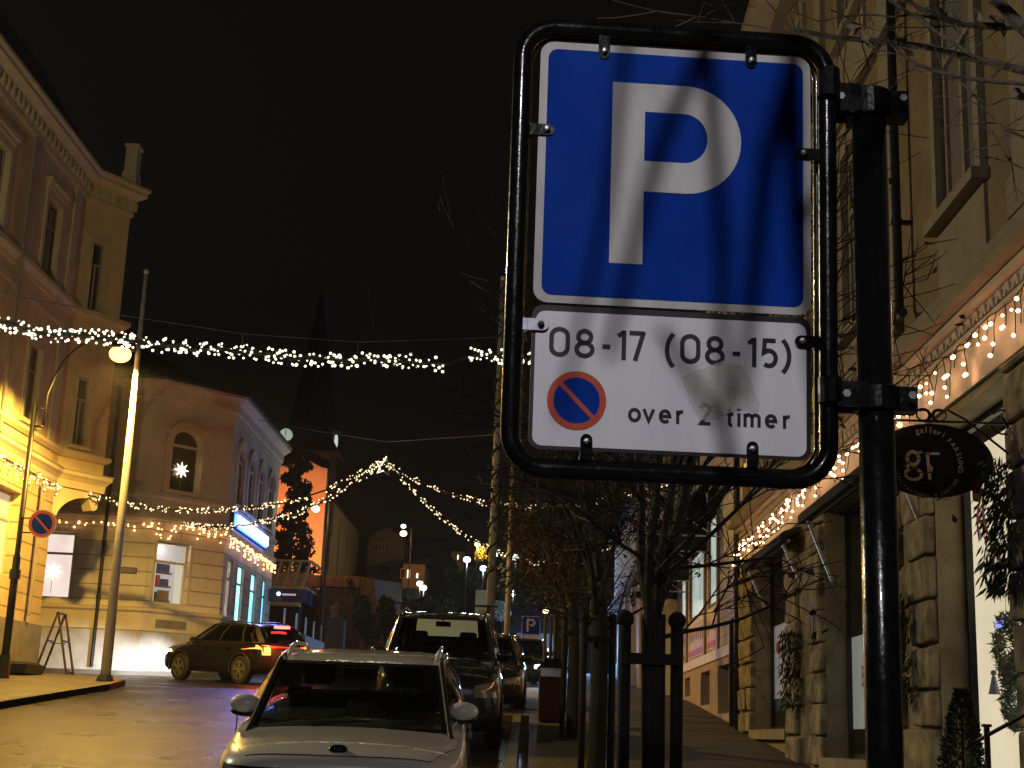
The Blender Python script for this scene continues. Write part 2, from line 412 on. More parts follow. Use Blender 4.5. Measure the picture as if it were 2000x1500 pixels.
# ================================================================== TERRAIN, ROAD, PAVEMENTS
def gz(Y):
    if Y < 32: return .08 * Y
    if Y < 50: return 2.56 + .055 * (Y - 32)
    return 3.55 + .07 * (Y - 50)
def sstep(x): x = max(0, min(1, x)); return x * x * (3 - 2 * x)
def hz(X, Y):
    z = gz(Y) - .35
    if Y > 60: z = min(z, gz(60) - .35 + (Y - 60) * .12)
    z += sstep((-2 - X) / 8) * .09 * max(0, Y - 60)
    z += sstep((X - 4) / 14) * .05 * max(0, Y - 40)
    return z + (math.sin(X * .31 + Y * .17) + math.sin(X * .13 - Y * .23)) * .25 * sstep((Y - 65) / 20)
mb = MB(); _gy = [-400, -60, 60, 270, 700, 2800]; _gzv = [-7, -7, 1.5, 8, 8, 8]
mb.grid(lambda u, v: (-2400 + 4800 * u, _gy[int(v * 5 + .5)], _gzv[int(v * 5 + .5)]), 4, 5)
tag(mb.build('ground', M['ground']), kind='structure')
mb = MB()
def hillf(u, v):
    X = -90 + 180 * u; Y = -60 + 330 * v
    return (X, Y, hz(X, Y) - (0.2 if Y < 62 else 0))
mb.grid(hillf, 90, 165); tag(mb.build('hillside', M['hill'], smooth=True), kind='structure')
ys = [-40 + 2 * i for i in range(60)]
mb = MB()
g = [[mb.bm.verts.new((x, y, gz(y) - max(0, y - 60) * .0)) for x in (-40, -20, -12, -8.6, -6, -4, -2, 0, 2, 6, 14)] for y in ys]
for a, b in zip(g, g[1:]):
    for i in range(len(a) - 1): mb.bm.faces.new((a[i], a[i + 1], b[i + 1], b[i]))
tag(mb.build('road', M['asphalt'], smooth=True), kind='structure')
def slab(name, rows, h, m, kerb_side=None):
    """rows: (Y, xl, xr); raised sheet that follows the street slope"""
    out = []
    for (y0, a0, b0), (y1, a1, b1) in zip(rows, rows[1:]):
        n = max(1, int((y1 - y0) / 2))
        for k in range(n):
            t = k / n; out.append((y0 + (y1 - y0) * t, a0 + (a1 - a0) * t, b0 + (b1 - b0) * t))
    out.append(rows[-1])
    mb = MB(); vs = []
    for y, a, b in out:
        z = gz(y) + h
        vs.append([mb.bm.verts.new(p) for p in ((a, y, z - .3), (a, y, z), (b, y, z), (b, y, z - .3))])
    for A, B in zip(vs, vs[1:]):
        for i in range(3): mb.bm.faces.new((A[i], A[i + 1], B[i + 1], B[i]))
    mb.bm.faces.new(vs[0]); mb.bm.faces.new(vs[-1][::-1])
    return tag(mb.build(name, m), kind='structure')
left1 = [(-40, -13, -8.75), (30.5, -13, -8.75), (32.2, -13, -8.9), (33.6, -13.2, -9.4), (35.2, -14, -10.4), (36.6, -20, -12), (37.4, -30, -14)]
slab('pavement_left', left1, .12, M['paving'])
left2 = [(41.2, -30, -13), (42.2, -30, -10.4), (43.4, -30, -9.3), (45, -30, -8.8), (60, -30, -8.8), (78, -12, -8.2)]
slab('pavement_corner', left2, .12, M['paving'])
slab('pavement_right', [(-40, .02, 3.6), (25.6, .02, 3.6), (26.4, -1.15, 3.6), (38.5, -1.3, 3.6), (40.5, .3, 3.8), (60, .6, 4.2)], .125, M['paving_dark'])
slab('verge', [(19.5, .35, .95), (26.2, .35, .95)], .133, M['grass'])
slab('forecourt', [(27.2, -1.1, .45), (38.3, -1.2, .45)], .133, mat('dry_paving', (.16, .14, .09), .9, var=.3, scale=1.5, bump=.5, bscale=12))
def kerb(name, pts):
    mb = MB(); prof = [(-.0, -.15), (-.0, .115), (.01, .13), (.14, .13), (.14, -.15)]
    rows = []
    P3 = [V((x, y, 0)) for x, y in pts]
    for i, p in enumerate(P3):
        t = (P3[min(i + 1, len(P3) - 1)] - P3[max(i - 1, 0)]).normalized(); n = V((t.y, -t.x, 0))
        rows.append([mb.bm.verts.new(p - n * (o - .14) * -1 * 1 + V((0, 0, gz(p.y) + z))) for o, z in prof])
    for A, B in zip(rows, rows[1:]):
        for j in range(len(prof) - 1): mb.bm.faces.new((A[j], A[j + 1], B[j + 1], B[j]))
    tag(mb.build(name, M['kerb']), kind='structure')
kerb('kerb_left', [(-8.75, y) for y in range(-40, 30, 2)] + [(-8.75, 30.5), (-8.9, 32.2), (-9.4, 33.6), (-10.4, 35.2), (-12, 36.6), (-14, 37.4), (-30, 37.6)])
kerb('kerb_right', [(.02 - .14, y) for y in range(-40, 25, 2)] + [(-.12, 25.6), (-1.29, 26.4), (-1.44, 38.5), (.16, 40.5), (.46, 60)])
# crossing line of a tar joint and faint lane mark
mb = MB()
for a, b in (((-8.4, 33.2), (-1.4, 32.4)),):
    for k in range(10):
        t0, t1 = k / 10, (k + 1) / 10
        x0, y0 = a[0] + (b[0] - a[0]) * t0, a[1] + (b[1] - a[1]) * t0; x1, y1 = a[0] + (b[0] - a[0]) * t1, a[1] + (b[1] - a[1]) * t1
        mb.face([(x0, y0, gz(y0) + .004), (x1, y1, gz(y1) + .004), (x1, y1 + .25, gz(y1 + .25) + .004), (x0, y0 + .25, gz(y0 + .25) + .004)])
tag(mb.build('road_joint', M['plastic']), kind='structure')
# ================================================================== PARKING SIGN
M['sign_white'] = mat('dimmed_white', (.60, .58, .57), .5, var=.10, scale=7, c2=(.72, .70, .68), stretch=(1.6, 1, .5), rvar=.1, spec=.25)  # greyer white stands in for weaker light on the upper plate
M['panel_white'] = mat('reflective_white', (.86, .86, .95), .45, var=.06, scale=6, c2=(.90, .90, .93), stretch=(1.8, 1, .5), rvar=.1)  # whiter, bluer base stands in for stronger light on the lower panel
M['sign_blue'] = mat('reflective_blue', (.0, .042, .37), .6, var=.14, scale=5, rvar=.1, spec=.1)
M['sign_red'] = mat('reflective_red', (.62, .08, .03), .4, var=.12, scale=30)
M['sign_ink'] = mat('sign_ink', (.014, .012, .022), .5, var=.3, scale=40)
S = V((.28, 2.93, 2.88))
RS = Matrix.Rotation(R(5.1), 4, 'Z') @ Matrix.Rotation(R(3.34), 4, 'X') @ Matrix.Rotation(R(-.37), 4, 'Y')
MS = Matrix.Translation(S) @ RS
def SF(d): return lambda a, b: MS @ V((a, -d, b))
def rrect(x0, x1, z0, z1, r, n=6):
    out = []
    for cx, cz, a in ((x1 - r, z1 - r, 0), (x0 + r, z1 - r, 90), (x0 + r, z0 + r, 180), (x1 - r, z0 + r, 270)):
        out += [(cx + r * math.cos(R(a + 90 * k / n)), cz + r * math.sin(R(a + 90 * k / n))) for k in range(n + 1)]
    return out
sx = lambda px: (px - 1037) / 546 * .6 - .3
pole_x, pole_y = .735, 3.05
sg = thing('parking_sign', 'large blue P parking sign with 08-17 hours panel in a black tube frame', 'sign', (pole_x, pole_y, gz(pole_y) + .12))
def sprism(mb, poly, d0, d1): mb.prism(poly, lambda a, b, d: MS @ V((a, -d, b)), d0, d1)
mb = MB(); sprism(mb, rrect(-.3, .3, -.137, .45, .03), 0, .004); plate = mb.build('parking_plate', M['sign_white'], sg)
mb = MB(); mb.face([SF(.0055)(a, b) for a, b in rrect(-.283, .283, -.12, .433, .022)]); mb.build('blue_field', M['sign_blue'], plate)
mb = MB()  # the letter P, built from its outline
f = SF(.0068)
mb.face([f(-.14, -.044), f(-.068, -.044), f(-.068, .3645), f(-.14, .3645)])
o_ = [(-.068, .3645)] + arc(.0225, .2417, .1225, .1228, 90, -90, 24) + [(-.068, .119)]
i_ = [(-.068, .300)] + arc(.0185, .244, .052, .056, 90, -90, 24) + [(-.068, .188)]
for k in range(len(o_) - 1): mb.face([f(*o_[k]), f(*o_[k + 1]), f(*i_[k + 1]), f(*i_[k])])
mb.build('letter', M['sign_white'], plate)
mb = MB(); sprism(mb, rrect(-.3, .3, -.45, -.142, .022), -.004, 0); tp = mb.build('time_plate', M['plastic'], sg)
mb = MB(); mb.face([SF(.0015)(a, b) for a, b in rrect(-.292, .290, -.443, -.155, .02)]); mb.build('white_field', M['panel_white'], tp)
mb = MB(); f = SF(.0028)
h = .064; zb = lambda px: -.253 + (px - 1100) * -.000006
for ch, px in (('0', 1071), ('8', 1120), ('-', 1173), ('1', 1203), ('7', 1225), ('(', 1294), ('0', 1325), ('8', 1374), ('-', 1427), ('1', 1458), ('5', 1484), (')', 1531)):
    glyph(mb, ch, sx(px), zb(px), h, .0096, f, 1.12 if ch in '08' else 1)
mb.build('lettering', M['sign_ink'], tp)
mb = MB(); h = .047
for ch, px in (('o', 1227), ('v', 1256), ('e', 1286), ('r', 1319), ('2', 1364), ('t', 1417), ('i', 1438), ('m', 1450), ('e', 1492), ('r', 1527)):
    glyph(mb, ch, sx(px), -.3845, h, .0072, f, 1.0)
mb.build('lettering', M['sign_ink'], tp)
def noparking(parent, fn_at, cx, cz, r, d, mred, mblue):
    mb = MB(); f = fn_at(d)
    ring = arc(cx, cz, r * .9, r * .9, 0, 360, 40)[:-1]; ribbon(mb, ring, r * .22, f, True)
    f2 = fn_at(d + .0006)
    a = R(-45); ribbon(mb, [(cx - r * .85 * math.cos(a), cz - r * .85 * math.sin(a)), (cx + r * .85 * math.cos(a), cz + r * .85 * math.sin(a))], r * .15, f2)
    mb.build('red_ring', mred, parent)
    mb = MB(); f = fn_at(d - .0004); mb.face([f(x, z) for x, z in arc(cx, cz, r * .85, r * .85, 0, 360, 40)[:-1]]); mb.build('blue_disc', mblue, parent)
noparking(tp, SF, sx(1127), -.345, .062, .0030, M['sign_red'], M['sign_blue'])
# torn sticker remains: translucent film
m = bpy.data.materials.new('sticker_residue'); m.use_nodes = True; N = m.node_tree.nodes; L = m.node_tree.links
b = N['Principled BSDF']; b.inputs['Base Color'].default_value = (.95, .92, .84, 1); b.inputs['Roughness'].default_value = .6
tr = N.new('ShaderNodeBsdfTransparent'); mx = N.new('ShaderNodeMixShader'); nz = N.new('ShaderNodeTexNoise'); nz.inputs['Scale'].default_value = 30
mr = N.new('ShaderNodeMapRange'); mr.inputs[1].default_value = .35; mr.inputs[2].default_value = .6; mr.inputs[3].default_value = .3; mr.inputs[4].default_value = .6
L.new(nz.outputs[0], mr.inputs[0]); L.new(mr.outputs[0], mx.inputs[0]); L.new(tr.outputs[0], mx.inputs[1]); L.new(b.outputs[0], mx.inputs[2])
L.new(mx.outputs[0], N['Material Output'].inputs[0])
mb = MB(); f = SF(.0042)
zz = lambda px, py: .45 - (py - (83 + (px - 1053) * .062)) / 789 * .9
mb.face([f(sx(x), zz(x, y)) for x, y in ((1328, 742), (1352, 730), (1385, 722), (1412, 713), (1452, 724), (1466, 758), (1482, 796), (1478, 812), (1440, 806), (1400, 822), (1368, 826), (1350, 800), (1338, 770))])
mb.build('sticker_residue', m, tp)
# tube frame
def fx(px): return (px - 1037) / 546 * .6 - .3
mb = MB(); pts = [MS @ V((a, .012, b)) for a, b in rrect(-.338, .342, -.490, .489, .075, 8)]
mb.tube(pts, .0205, 14, closed=True); mb.build('tube_frame', M['black_gloss'], sg, smooth=True)
mb = MB(); pts = [MS @ V((a, .038, b)) for a, b in rrect(-.322, .326, -.474, .473, .062, 8)]
mb.tube(pts, .009, 8, closed=True); mb.build('inner_rim', M['black_gloss'], sg, smooth=True)
def clip(lx, lz, dx, dz, m):
    mb = MB()
    a = V((lx, 0, lz)); d = V((dx, 0, dz)); n = V((-dz, 0, dx))
    for (s0, s1, y0, y1, hw) in ((-.022, .012, .004, .010, .0125), (.010, .020, -.018, .010, .0125)):
        c = [a + d * s0 - n * hw + V((0, -y0, 0)), a + d * s1 - n * hw + V((0, -y0, 0)), a + d * s1 + n * hw + V((0, -y0, 0)), a + d * s0 + n * hw + V((0, -y0, 0))]
        c2 = [p + V((0, y0 - y1, 0)) for p in c]
        mb.hexa([MS @ p for p in c + c2])
    mb.lathe((0, 0, 0), [(.0125, -.004), (.0125, -.0098)], 14, 'Y')
    bm = mb.bm
    for v in bm.verts[-28:] if False else []: pass
    o = mb
    # rounded end
    for v in list(bm.verts)[-28:]: v.co = MS @ (v.co + a - d * .022 + V((0, 0, 0)))
    c_ = mb.build('clip', m, sg)
    mb = MB(); mb.lathe((0, 0, 0), [(.0075, -.0095), (.0075, -.016), (.005, -.017), (.005, -.022), (.002, -.0225)], 6, 'Y')
    for v in mb.bm.verts: v.co = MS @ (v.co + a - d * .018)
    mb.build('bolt', M['steel'] if m is not M['steel'] else M['plastic'], c_)
for lx, lz, dx, dz in ((sx(1168) - .005, .45, 0, 1), (sx(1467) - .007, .45, 0, 1), (sx(1147), -.45, 0, -1), (sx(1467), -.45, 0, -1), (-.3, .245, -1, 0), (.3, .225, 1, 0), (.298, -.195, 1, 0)):
    clip(lx, lz, dx, dz, M['black_gloss'])
clip(-.3, -.187, -1, 0, M['steel'])
# post, clamps
top = P(1705, 185, pole_y)
mb = MB(); gp = gz(pole_y) + .12
mb.tube([(pole_x, pole_y, gp), (pole_x, pole_y, top.z)], .0385, 24); mb.build('post', M['black_gloss'], sg, smooth=True)
mb = MB(); mb.cyl((pole_x, pole_y, gp), (pole_x, pole_y, gp + .02), .12, n=20); mb.build('base_plate', M['plastic'], sg)
for z0 in (.5 * (P(1700, 175, 3.05).z + P(1700, 245, 3.05).z), .5 * (P(1700, 755, 3.05).z + P(1700, 808, 3.05).z)):
    hh = .033 if z0 > 3 else .0275
    mb = MB()
    mb.lathe((pole_x, pole_y, z0), [(.048, -hh), (.052, -hh + .004), (.052, hh - .004), (.048, hh)], 24)
    xl = (MS @ V((.342, 0, (z0 - S.z))))
    mb.box(xl.x - .02, pole_x - .03, pole_y - .055, pole_y - .045, z0 - hh, z0 + hh)
    mb.box(xl.x - .02, pole_x - .03, pole_y + .01, pole_y + .02, z0 - hh, z0 + hh)
    mb.tube([(xl.x, xl.y, z0 - hh), (xl.x, xl.y, z0 + hh)], .026, 14)
    mb.box(pole_x + .045, pole_x + .085, pole_y - .022, pole_y + .022, z0 - hh, z0 + hh)
    cl = mb.build('clamp', M['black_gloss'], sg)
    mb = MB()
    for dx_ in (-.075, .065): mb.lathe((pole_x + dx_, pole_y - .055, z0), [(.009, -.004), (.009, .004), (.005, .006)], 6, 'Y')
    mb.build('bolt', M['steel'], cl)
# ================================================================== BUILDING PARTS
def window(root, F, o, depth, fm, pane, mull='T', fw=.06, sub=None, pm=None):
    """frame + pane filling opening o=(u0,u1,z0,z1[,arch]) set `depth` behind the wall face"""
    O, U, N, L = F; u0, u1, z0, z1 = o[:4]; arch = len(o) > 4 and o[4]
    n1 = -depth + .03; n0 = -depth - .03
    r = (u1 - u0) / 2; sp = z1 - r if arch else z1; cu = (u0 + u1) / 2
    mb = MB()
    mb.obox(F, u0, u0 + fw, n0, n1, z0, sp); mb.obox(F, u1 - fw, u1, n0, n1, z0, sp)
    mb.obox(F, u0 + fw, u1 - fw, n0, n1, z0, z0 + fw)
    if arch:
        A = arc(cu, sp, r, r, 0, 180, 14); B = arc(cu, sp, r - fw, r - fw, 0, 180, 14)
        for k in range(14):
            c = []
            for nn in (n0, n1): c += [O + U * q[0] + N * nn + V((0, 0, q[1])) for q in (A[k], A[k + 1], B[k + 1], B[k])]
            mb.hexa(c)
        mb.obox(F, u0 + fw, u1 - fw, n0 - .01, n1 + .01, sp - fw * .6, sp + fw * .6)
    else: mb.obox(F, u0 + fw, u1 - fw, n0, n1, z1 - fw, z1)
    hgt = z1 - z0
    if 'T' in mull:
        zt = z0 + hgt * .68
        mb.obox(F, u0 + fw, u1 - fw, n0 - .008, n1 + .008, zt - fw * .5, zt + fw * .5)
    if 'M' in mull: mb.obox(F, cu - fw * .5, cu + fw * .5, n0 - .012, n1 + .012, z0 + fw, (z0 + hgt * .68 - fw * .5) if 'T' in mull else sp - fw * .6)
    w = mb.build('window', fm, root)
    mb = MB()
    poly = [(u0, z0), (u1, z0), (u1, sp)] + ([q for q in arc(cu, sp, r, r, 0, 180, 14)] if arch else []) + [(u0, sp)]
    pts = []
    for q in poly:
        if not pts or (abs(q[0] - pts[-1][0]) + abs(q[1] - pts[-1][1])) > 1e-5: pts.append(q)
    mb.oquad(F, [(a, -depth, b) for a, b in pts]); mb.build('pane', pane, w)
    return w
def surround(mb, F, o, wd=.14, out=.05, sill=True, hood=False):
    u0, u1, z0, z1 = o[:4]; arch = len(o) > 4 and o[4]; r = (u1 - u0) / 2; sp = z1 - r if arch else z1; cu = (u0 + u1) / 2
    O, U, N, L = F
    mb.obox(F, u0 - wd, u0 - .002, -.02, out, z0, sp); mb.obox(F, u1 + .002, u1 + wd, -.02, out, z0, sp)
    if arch:
        for rr0, rr1, oo in ((r + .002, r + wd * .55, out), (r + wd * .55, r + wd, out + .03)):
            A = arc(cu, sp, rr1, rr1, 0, 180, 16); B = arc(cu, sp, rr0, rr0, 0, 180, 16)
            for k in range(16):
                c = []
                for nn in (-.02, oo): c += [O + U * q[0] + N * nn + V((0, 0, q[1])) for q in (A[k], A[k + 1], B[k + 1], B[k])]
                mb.hexa(c)
    else: mb.obox(F, u0 - wd, u1 + wd, -.02, out, z1 + .002, z1 + wd * 1.2)
    if hood:
        mb.obox(F, u0 - wd * 1.3, u1 + wd * 1.3, -.02, out + .10, z1 + wd * 1.2 + .12, z1 + wd * 1.2 + .22)
        mb.obox(F, u0 - wd, u1 + wd, -.02, out + .04, z1 + wd * 1.2 + .002, z1 + wd * 1.2 + .118)
    if sill: mb.obox(F, u0 - wd * 1.2, u1 + wd * 1.2, -.02, out + .08, z0 - .10, z0 - .002)
def lightbulbs(root, pts, r, m, name='bulb'):
    """up to 100 bulbs as separate parts, the rest as one part"""
    mb = MB(); mb.sphere((0, 0, 0), r, 1)
    me0 = None
    pts = sorted(pts, key=lambda p: p[1])
    off = OFF[root.name]
    for p in pts[:100]:
        if me0 is None:
            o = mb.build(name, m, root, smooth=True, world=False); me0 = o.data
        else:
            o = bpy.data.objects.new(name, me0); col.objects.link(o); o.parent = root
        o.location = V(p) - off
        s_ = rnd.uniform(.7, 1.3); o.scale = (s_, s_, s_)
    if len(pts) > 100:
        mb = MB()
        for p in pts[100:]: mb.sphere(p, r * rnd.uniform(.7, 1.3), 1)
        tag(mb.build('far_bulbs', m, root, smooth=True), kind='stuff')
def garland(name, label, cat, path, spread, nb, r, m, wire_r=.03, group=None, leaves=True, gaps=()):
    nb = int(nb * 1.35)
    path = [V(p) for p in path]; root = thing(name, label, cat, path[0], group)
    seg = [(b - a).length for a, b in zip(path, path[1:])]; tot = sum(seg)
    def at(t):
        d = t * tot
        for (a, b), l in zip(zip(path, path[1:]), seg):
            if d <= l: return a.lerp(b, d / l)
            d -= l
        return path[-1].copy()
    mb = MB(); n = max(24, int(tot * 4)); pp = [at(i / n) + V((rnd.uniform(-1, 1), rnd.uniform(-1, 1), rnd.uniform(-1, 1))) * spread * .25 for i in range(n + 1)]
    mb.tube(pp, wire_r, 5)
    if leaves:
        for i in range(int(tot * 60)):
            t = rnd.random()
            if any(a < t < b for a, b in gaps): continue
            c = at(t) + V((rnd.uniform(-1, 1), rnd.uniform(-1, 1), rnd.uniform(-1, 1))) * spread * .6
            d = V((rnd.uniform(-1, 1), rnd.uniform(-1, 1), rnd.uniform(-1, 1))).normalized(); e = d.orthogonal().normalized() * .012
            mb.face([c - d * .06 - e, c + d * .06, c - d * .06 + e])
    mb.build('wire', M['wire'], root, norm=False)
    bl = []
    while len(bl) < nb:
        t = rnd.random()
        if any(a < t < b for a, b in gaps): continue
        bl.append(at(t) + V((rnd.uniform(-1, 1) * .5, rnd.uniform(-1, 1) * .5, rnd.uniform(-1, 1))) * spread)
    lightbulbs(root, bl, r, m)
    return root
def icicles(name, label, F, u0, u1, z1, drop, n_per_m, r, m, out=.12, group=None, slope=None):
    """icicle string along a wall frame"""
    O, U, N, L = F
    q = lambda u, nn, z: O + U * u + N * nn + V((0, 0, z))
    root = thing(name, label, 'string lights', q(u0, out, z1), group)
    mb = MB(); pts = []; npts = max(3, int((u1 - u0) * 5)); line = []
    for i in range(npts + 1):
        u = u0 + (u1 - u0) * i / npts; zt = z1 + rnd.uniform(-.03, .03); line.append(q(u, out - .02, zt))
        if i % 1 == 0:
            d = drop * rnd.choice((.3, .5, .8, 1.0)); k = max(2, int(d / .08)); cur = q(u, out - .01, zt); ln = [cur]
            for j in range(k):
                cur = cur + U * rnd.uniform(-.04, .04) + N * rnd.uniform(-.01, .02) + V((0, 0, -d / k)); ln.append(cur)
            mb.tube(ln, .004, 4)
            for _ in range(max(1, int(round(n_per_m / 5 + rnd.uniform(-.4, .4))))):
                a = rnd.choice(ln[1:]); pts.append(a + N * .02 + U * rnd.uniform(-.03, .03))
    mb.tube(line, .006, 4); mb.build('wire', M['wire'], root)
    lightbulbs(root, pts, r, m)
    return root
M['lit_yellow'] = emis('curtained_room', (.95, .80, .5), .42, False)
# ================================================================== YELLOW CORNER BUILDING (left)
b1 = thing('corner_building', 'tall yellow plastered corner building with heavy cream cornices at the left edge', 'building', (-12.25, 36, 2.8))
F1 = frame((-12.25, 22), (-12.25, 36)); F2 = frame((-12.25, 36), (-11.43, 37.25)); F3 = frame((-11.43, 37.25), (-20, 37.6))
y1 = lambda y: y - 22
up = [(y1(33.15), y1(34.2), 12.45, 14.35), (y1(29.2), y1(30.45), 12.45, 14.35), (y1(25.2), y1(26.4), 12.45, 14.35),
      (y1(33.1), y1(33.95), 8.72, 10.6), (y1(29.2), y1(30.4), 8.72, 10.6), (y1(25.2), y1(26.4), 8.72, 10.6)]
f2o = [(.36, .80, 12.35, 14.3), (.36, .80, 8.72, 10.55)]
mb = MB(); mb.wall(F1, 7.6, 15.5, up, .18); mb.wall(F2, 7.6, 15.5, f2o, .14); mb.wall(F3, 7.6, 15.5, [], .2)
mb.wall(frame((-20, 37.6), (-20, 22)), 2, 15.5); mb.wall(frame((-20, 22), (-12.25, 22)), 2, 15.5)
mb.build('upper_wall', M['yellow_wall'], b1)
gops = [(y1(31.9), y1(33.75), 5.0, 7.0), (y1(28.4), y1(30.4), 5.0, 7.0)]
M['yellow_ground'] = courses(mat('yellow_blocks', (.58, .46, .24), .8, var=.18, scale=1.2, bump=.15), .40, .035, .45, phase=.1)
mb = MB(); mb.wall(F1, 4.05, 7.6, gops, .3); Fg = frame((-12.25, 36), (-20, 36)); mb.wall(Fg, 4.05, 7.6); mb.build('ground_floor_wall', M['yellow_ground'], b1)
mb = MB(); mb.obox(F1, 0, 14, -.3, .08, 1.2, 4.05); mb.obox(Fg, .002, 6, -.3, .08, 2.2, 4.05); mb.build('plinth', M['grey_plinth'], b1)
path = [(-12.25, 22), (-12.25, 36), (-11.43, 37.25), (-19, 37.55)]
def mould(root, prof, path, m, name='cornice'):
    mb = MB(); mb.sweep(prof, path); return mb.build(name, m, root)
mould(b1, [(-.05, 15.32), (.06, 15.32), (.08, 15.42), (.05, 15.46), (.05, 15.76), (.10, 15.80), (.2, 15.86), (.30, 15.90), (.32, 15.92), (.32, 16.02), (.38, 16.08), (.38, 16.16), (-.05, 16.2)], path[:3] + [(-12.2, 37.9)], M['cream_trim'])
mould(b1, [(-.03, 12.0), (.06, 12.0), (.08, 12.1), (.16, 12.22), (.16, 12.34), (-.03, 12.36)], path, M['cream_trim'], 'string_course')
mould(b1, [(-.03, 11.55), (.05, 11.55), (.05, 11.7), (-.03, 11.7)], path, M['cream_trim'], 'string_course')
mould(b1, [(-.03, 8.38), (.05, 8.38), (.14, 8.46), (.14, 8.54), (-.03, 8.56)], path[:3] + [(-12.2, 37.9)], M['cream_trim'], 'sill_band')
mould(b1, [(-.03, 7.6), (.06, 7.6), (.08, 7.78), (.14, 7.86), (.2, 7.92), (.2, 8.0), (.24, 8.04), (-.03, 8.08)], path[:3] + [(-12.2, 37.9)], M['cream_trim'], 'cornice')
mb = MB()   # dentil ornaments of the frieze
for F, a, b in ((F1, .2, 13.9), (F2, .15, 1.45)):
    u = a
    while u < b:
        mb.obox(F, u, u + .12, .045, .15, 15.52, 15.78); mb.obox(F, u + .16, u + .22, .045, .09, 15.50, 15.74); u += .32
mb.build('frieze', M['cream_trim'], b1)
for F, ops in ((F1, up), (F2, f2o)):
    for o in ops:
        window(b1, F, o, .13, M['window_frame'], M['dark_pane'], 'TM', .055)
        mb = MB(); surround(mb, F, o, .17 if F is F1 else .11, .05, o[2] < 10, o[2] > 12 and F is F1); mb.build('window_surround', M['cream_trim'], b1)
for y in (31.9, 35.0, 27.8):
    for za_, zb_ in ((8.57, 11.54), (12.37, 15.34)):
        mb = MB(); mb.obox(F1, y1(y), y1(y) + .45, -.01, .06, za_, zb_); mb.build('pilaster', M['cream_trim'], b1)
for o in gops:
    window(b1, F1, o, .25, M['cream_trim'], M['lit_yellow'], 'TM', .08)
# curved bracket carrying the oriel
mb = MB(); O, U, N, L = F2
for uu in (.25, 1.15):
    poly = [(0, 7.6), (.0, 6.75)] + [(-.0 + .0, 6.75)] + arc(.0, 7.0, .0, .0, 0, 1, 1)
mb.prism([(0, 7.598), (0, 6.9)] + arc(1.1, 6.62, 1.0, .8, 165, 90, 8) + arc(1.28, 7.28, .16, .16, -100, 80, 8) + [(1.45, 7.598)], lambda a, b, d: O + U * a + N * d + V((0, 0, b)), -.35, .0)
mb.build('bracket', M['cream_trim'], b1)
mb = MB(); mb.face([(-20, 22, 15.6), (-12.3, 22, 15.6), (-12.3, 36, 15.6), (-11.5, 37.2, 15.6), (-20, 37.5, 15.6)])
mb.hexa([(-20, 22, 16.18), (-12.0, 22, 16.18), (-12.0, 36.1, 16.18), (-20, 37.3, 16.18), (-19, 23, 19.2), (-13.7, 23, 18.9), (-13.7, 35.2, 18.9), (-19, 36, 19.2)])
mb.build('roof', M['slate'], b1)
mb = MB(); c = P(254, 340, 36.9); mb.box(c.x - .2, c.x + .2, 36.8, 37.3, 16.1, 16.5); mb.box(c.x - .16, c.x + .16, 36.85, 37.25, 16.5, 17.25); mb.box(c.x - .2, c.x + .2, 36.8, 37.3, 17.25, 17.33)
mb.build('chimney', M['cream_trim'], b1)
mb = MB(); mb.tube([(-12.1, 34.75, 4.2), (-12.1, 34.75, 7.5)], .05, 8); mb.tube([(-12.12, 31.55, 8.1), (-12.12, 31.55, 11.4), (-12.12, 31.55, 15.2)], .05, 8); mb.build('drainpipe', M['grey_trim'], b1)
icicles('icicle_lights', 'icicle string of amber bulbs under the cornice of the tall yellow building', F1, y1(27), y1(36), 7.62, .42, 14, .026, M['bulb_amber'], .16, 'icicle lights along the facades')
# ================================================================== BEIGE CORNER BUILDING WITH THE STARS
b2 = thing('bank_building', 'two storey beige corner building with arched upper windows, lit ground floor and blue sign', 'building', (-9.5, 44, 3.2))
B = (-11.36, 42.1); Cc = (-9.5, 44.0); D = (-9.5, 52.4); A = (-20, 41.06)
FL = frame(A, B); FC = frame(B, Cc); FR = frame(Cc, D); FB = frame(D, (-16, 52.4))
LL = FL[3]
lw = [(LL - 3.35, LL - 2.1, 5.2, 7.15), (LL - 6.6, LL - 5.3, 5.2, 7.15)]
cw = [(.3, 1.46, 5.2, 7.06)]; ca = [(.5, 1.56, 8.6, 10.55, True)]
ry = lambda y: y - 44
rw = [(ry(44.5), ry(45.35), 4.95, 6.85), (ry(46.1), ry(47.05), 4.95, 6.85), (ry(48.4), ry(49.35), 4.95, 6.85), (ry(50.6), ry(51.3), 4.95, 6.85)]
ra = [(ry(44.9), ry(45.9), 8.6, 10.55, True), (ry(46.7), ry(47.7), 8.6, 10.55, True), (ry(48.5), ry(49.5), 8.6, 10.55, True), (ry(50.3), ry(51.3), 8.6, 10.55, True)]
mb = MB(); mb.wall(FL, 4.95, 7.62, [(o[0], o[1], o[2], o[3]) for o in lw], .22); mb.wall(FC, 4.95, 7.62, cw, .22); mb.wall(FR, 4.9, 7.62, rw, .08); mb.wall(FB, 3, 11.7)
mb.build('ground_floor_wall', M['beige_ground'], b2)
mb = MB(); mb.wall(FL, 7.62, 11.7, [(LL - 3.2, LL - 2.1, 8.6, 10.55, True)], .22); mb.wall(FC, 7.62, 11.7, ca, .26); mb.wall(FR, 7.62, 11.7, ra, .10); mb.wall(frame((-16, 52.4), (-20, 41.06)), 3, 11.7)
mb.build('upper_wall', M['beige_wall'], b2)
bp_ = [A, B, Cc, D]
mb = MB(); mb.sweep([(-.3, 2.5), (.10, 2.5), (.10, 4.36), (.02, 4.40), (-.3, 4.4)], bp_); mb.build('plinth', M['white_plinth'], b2)
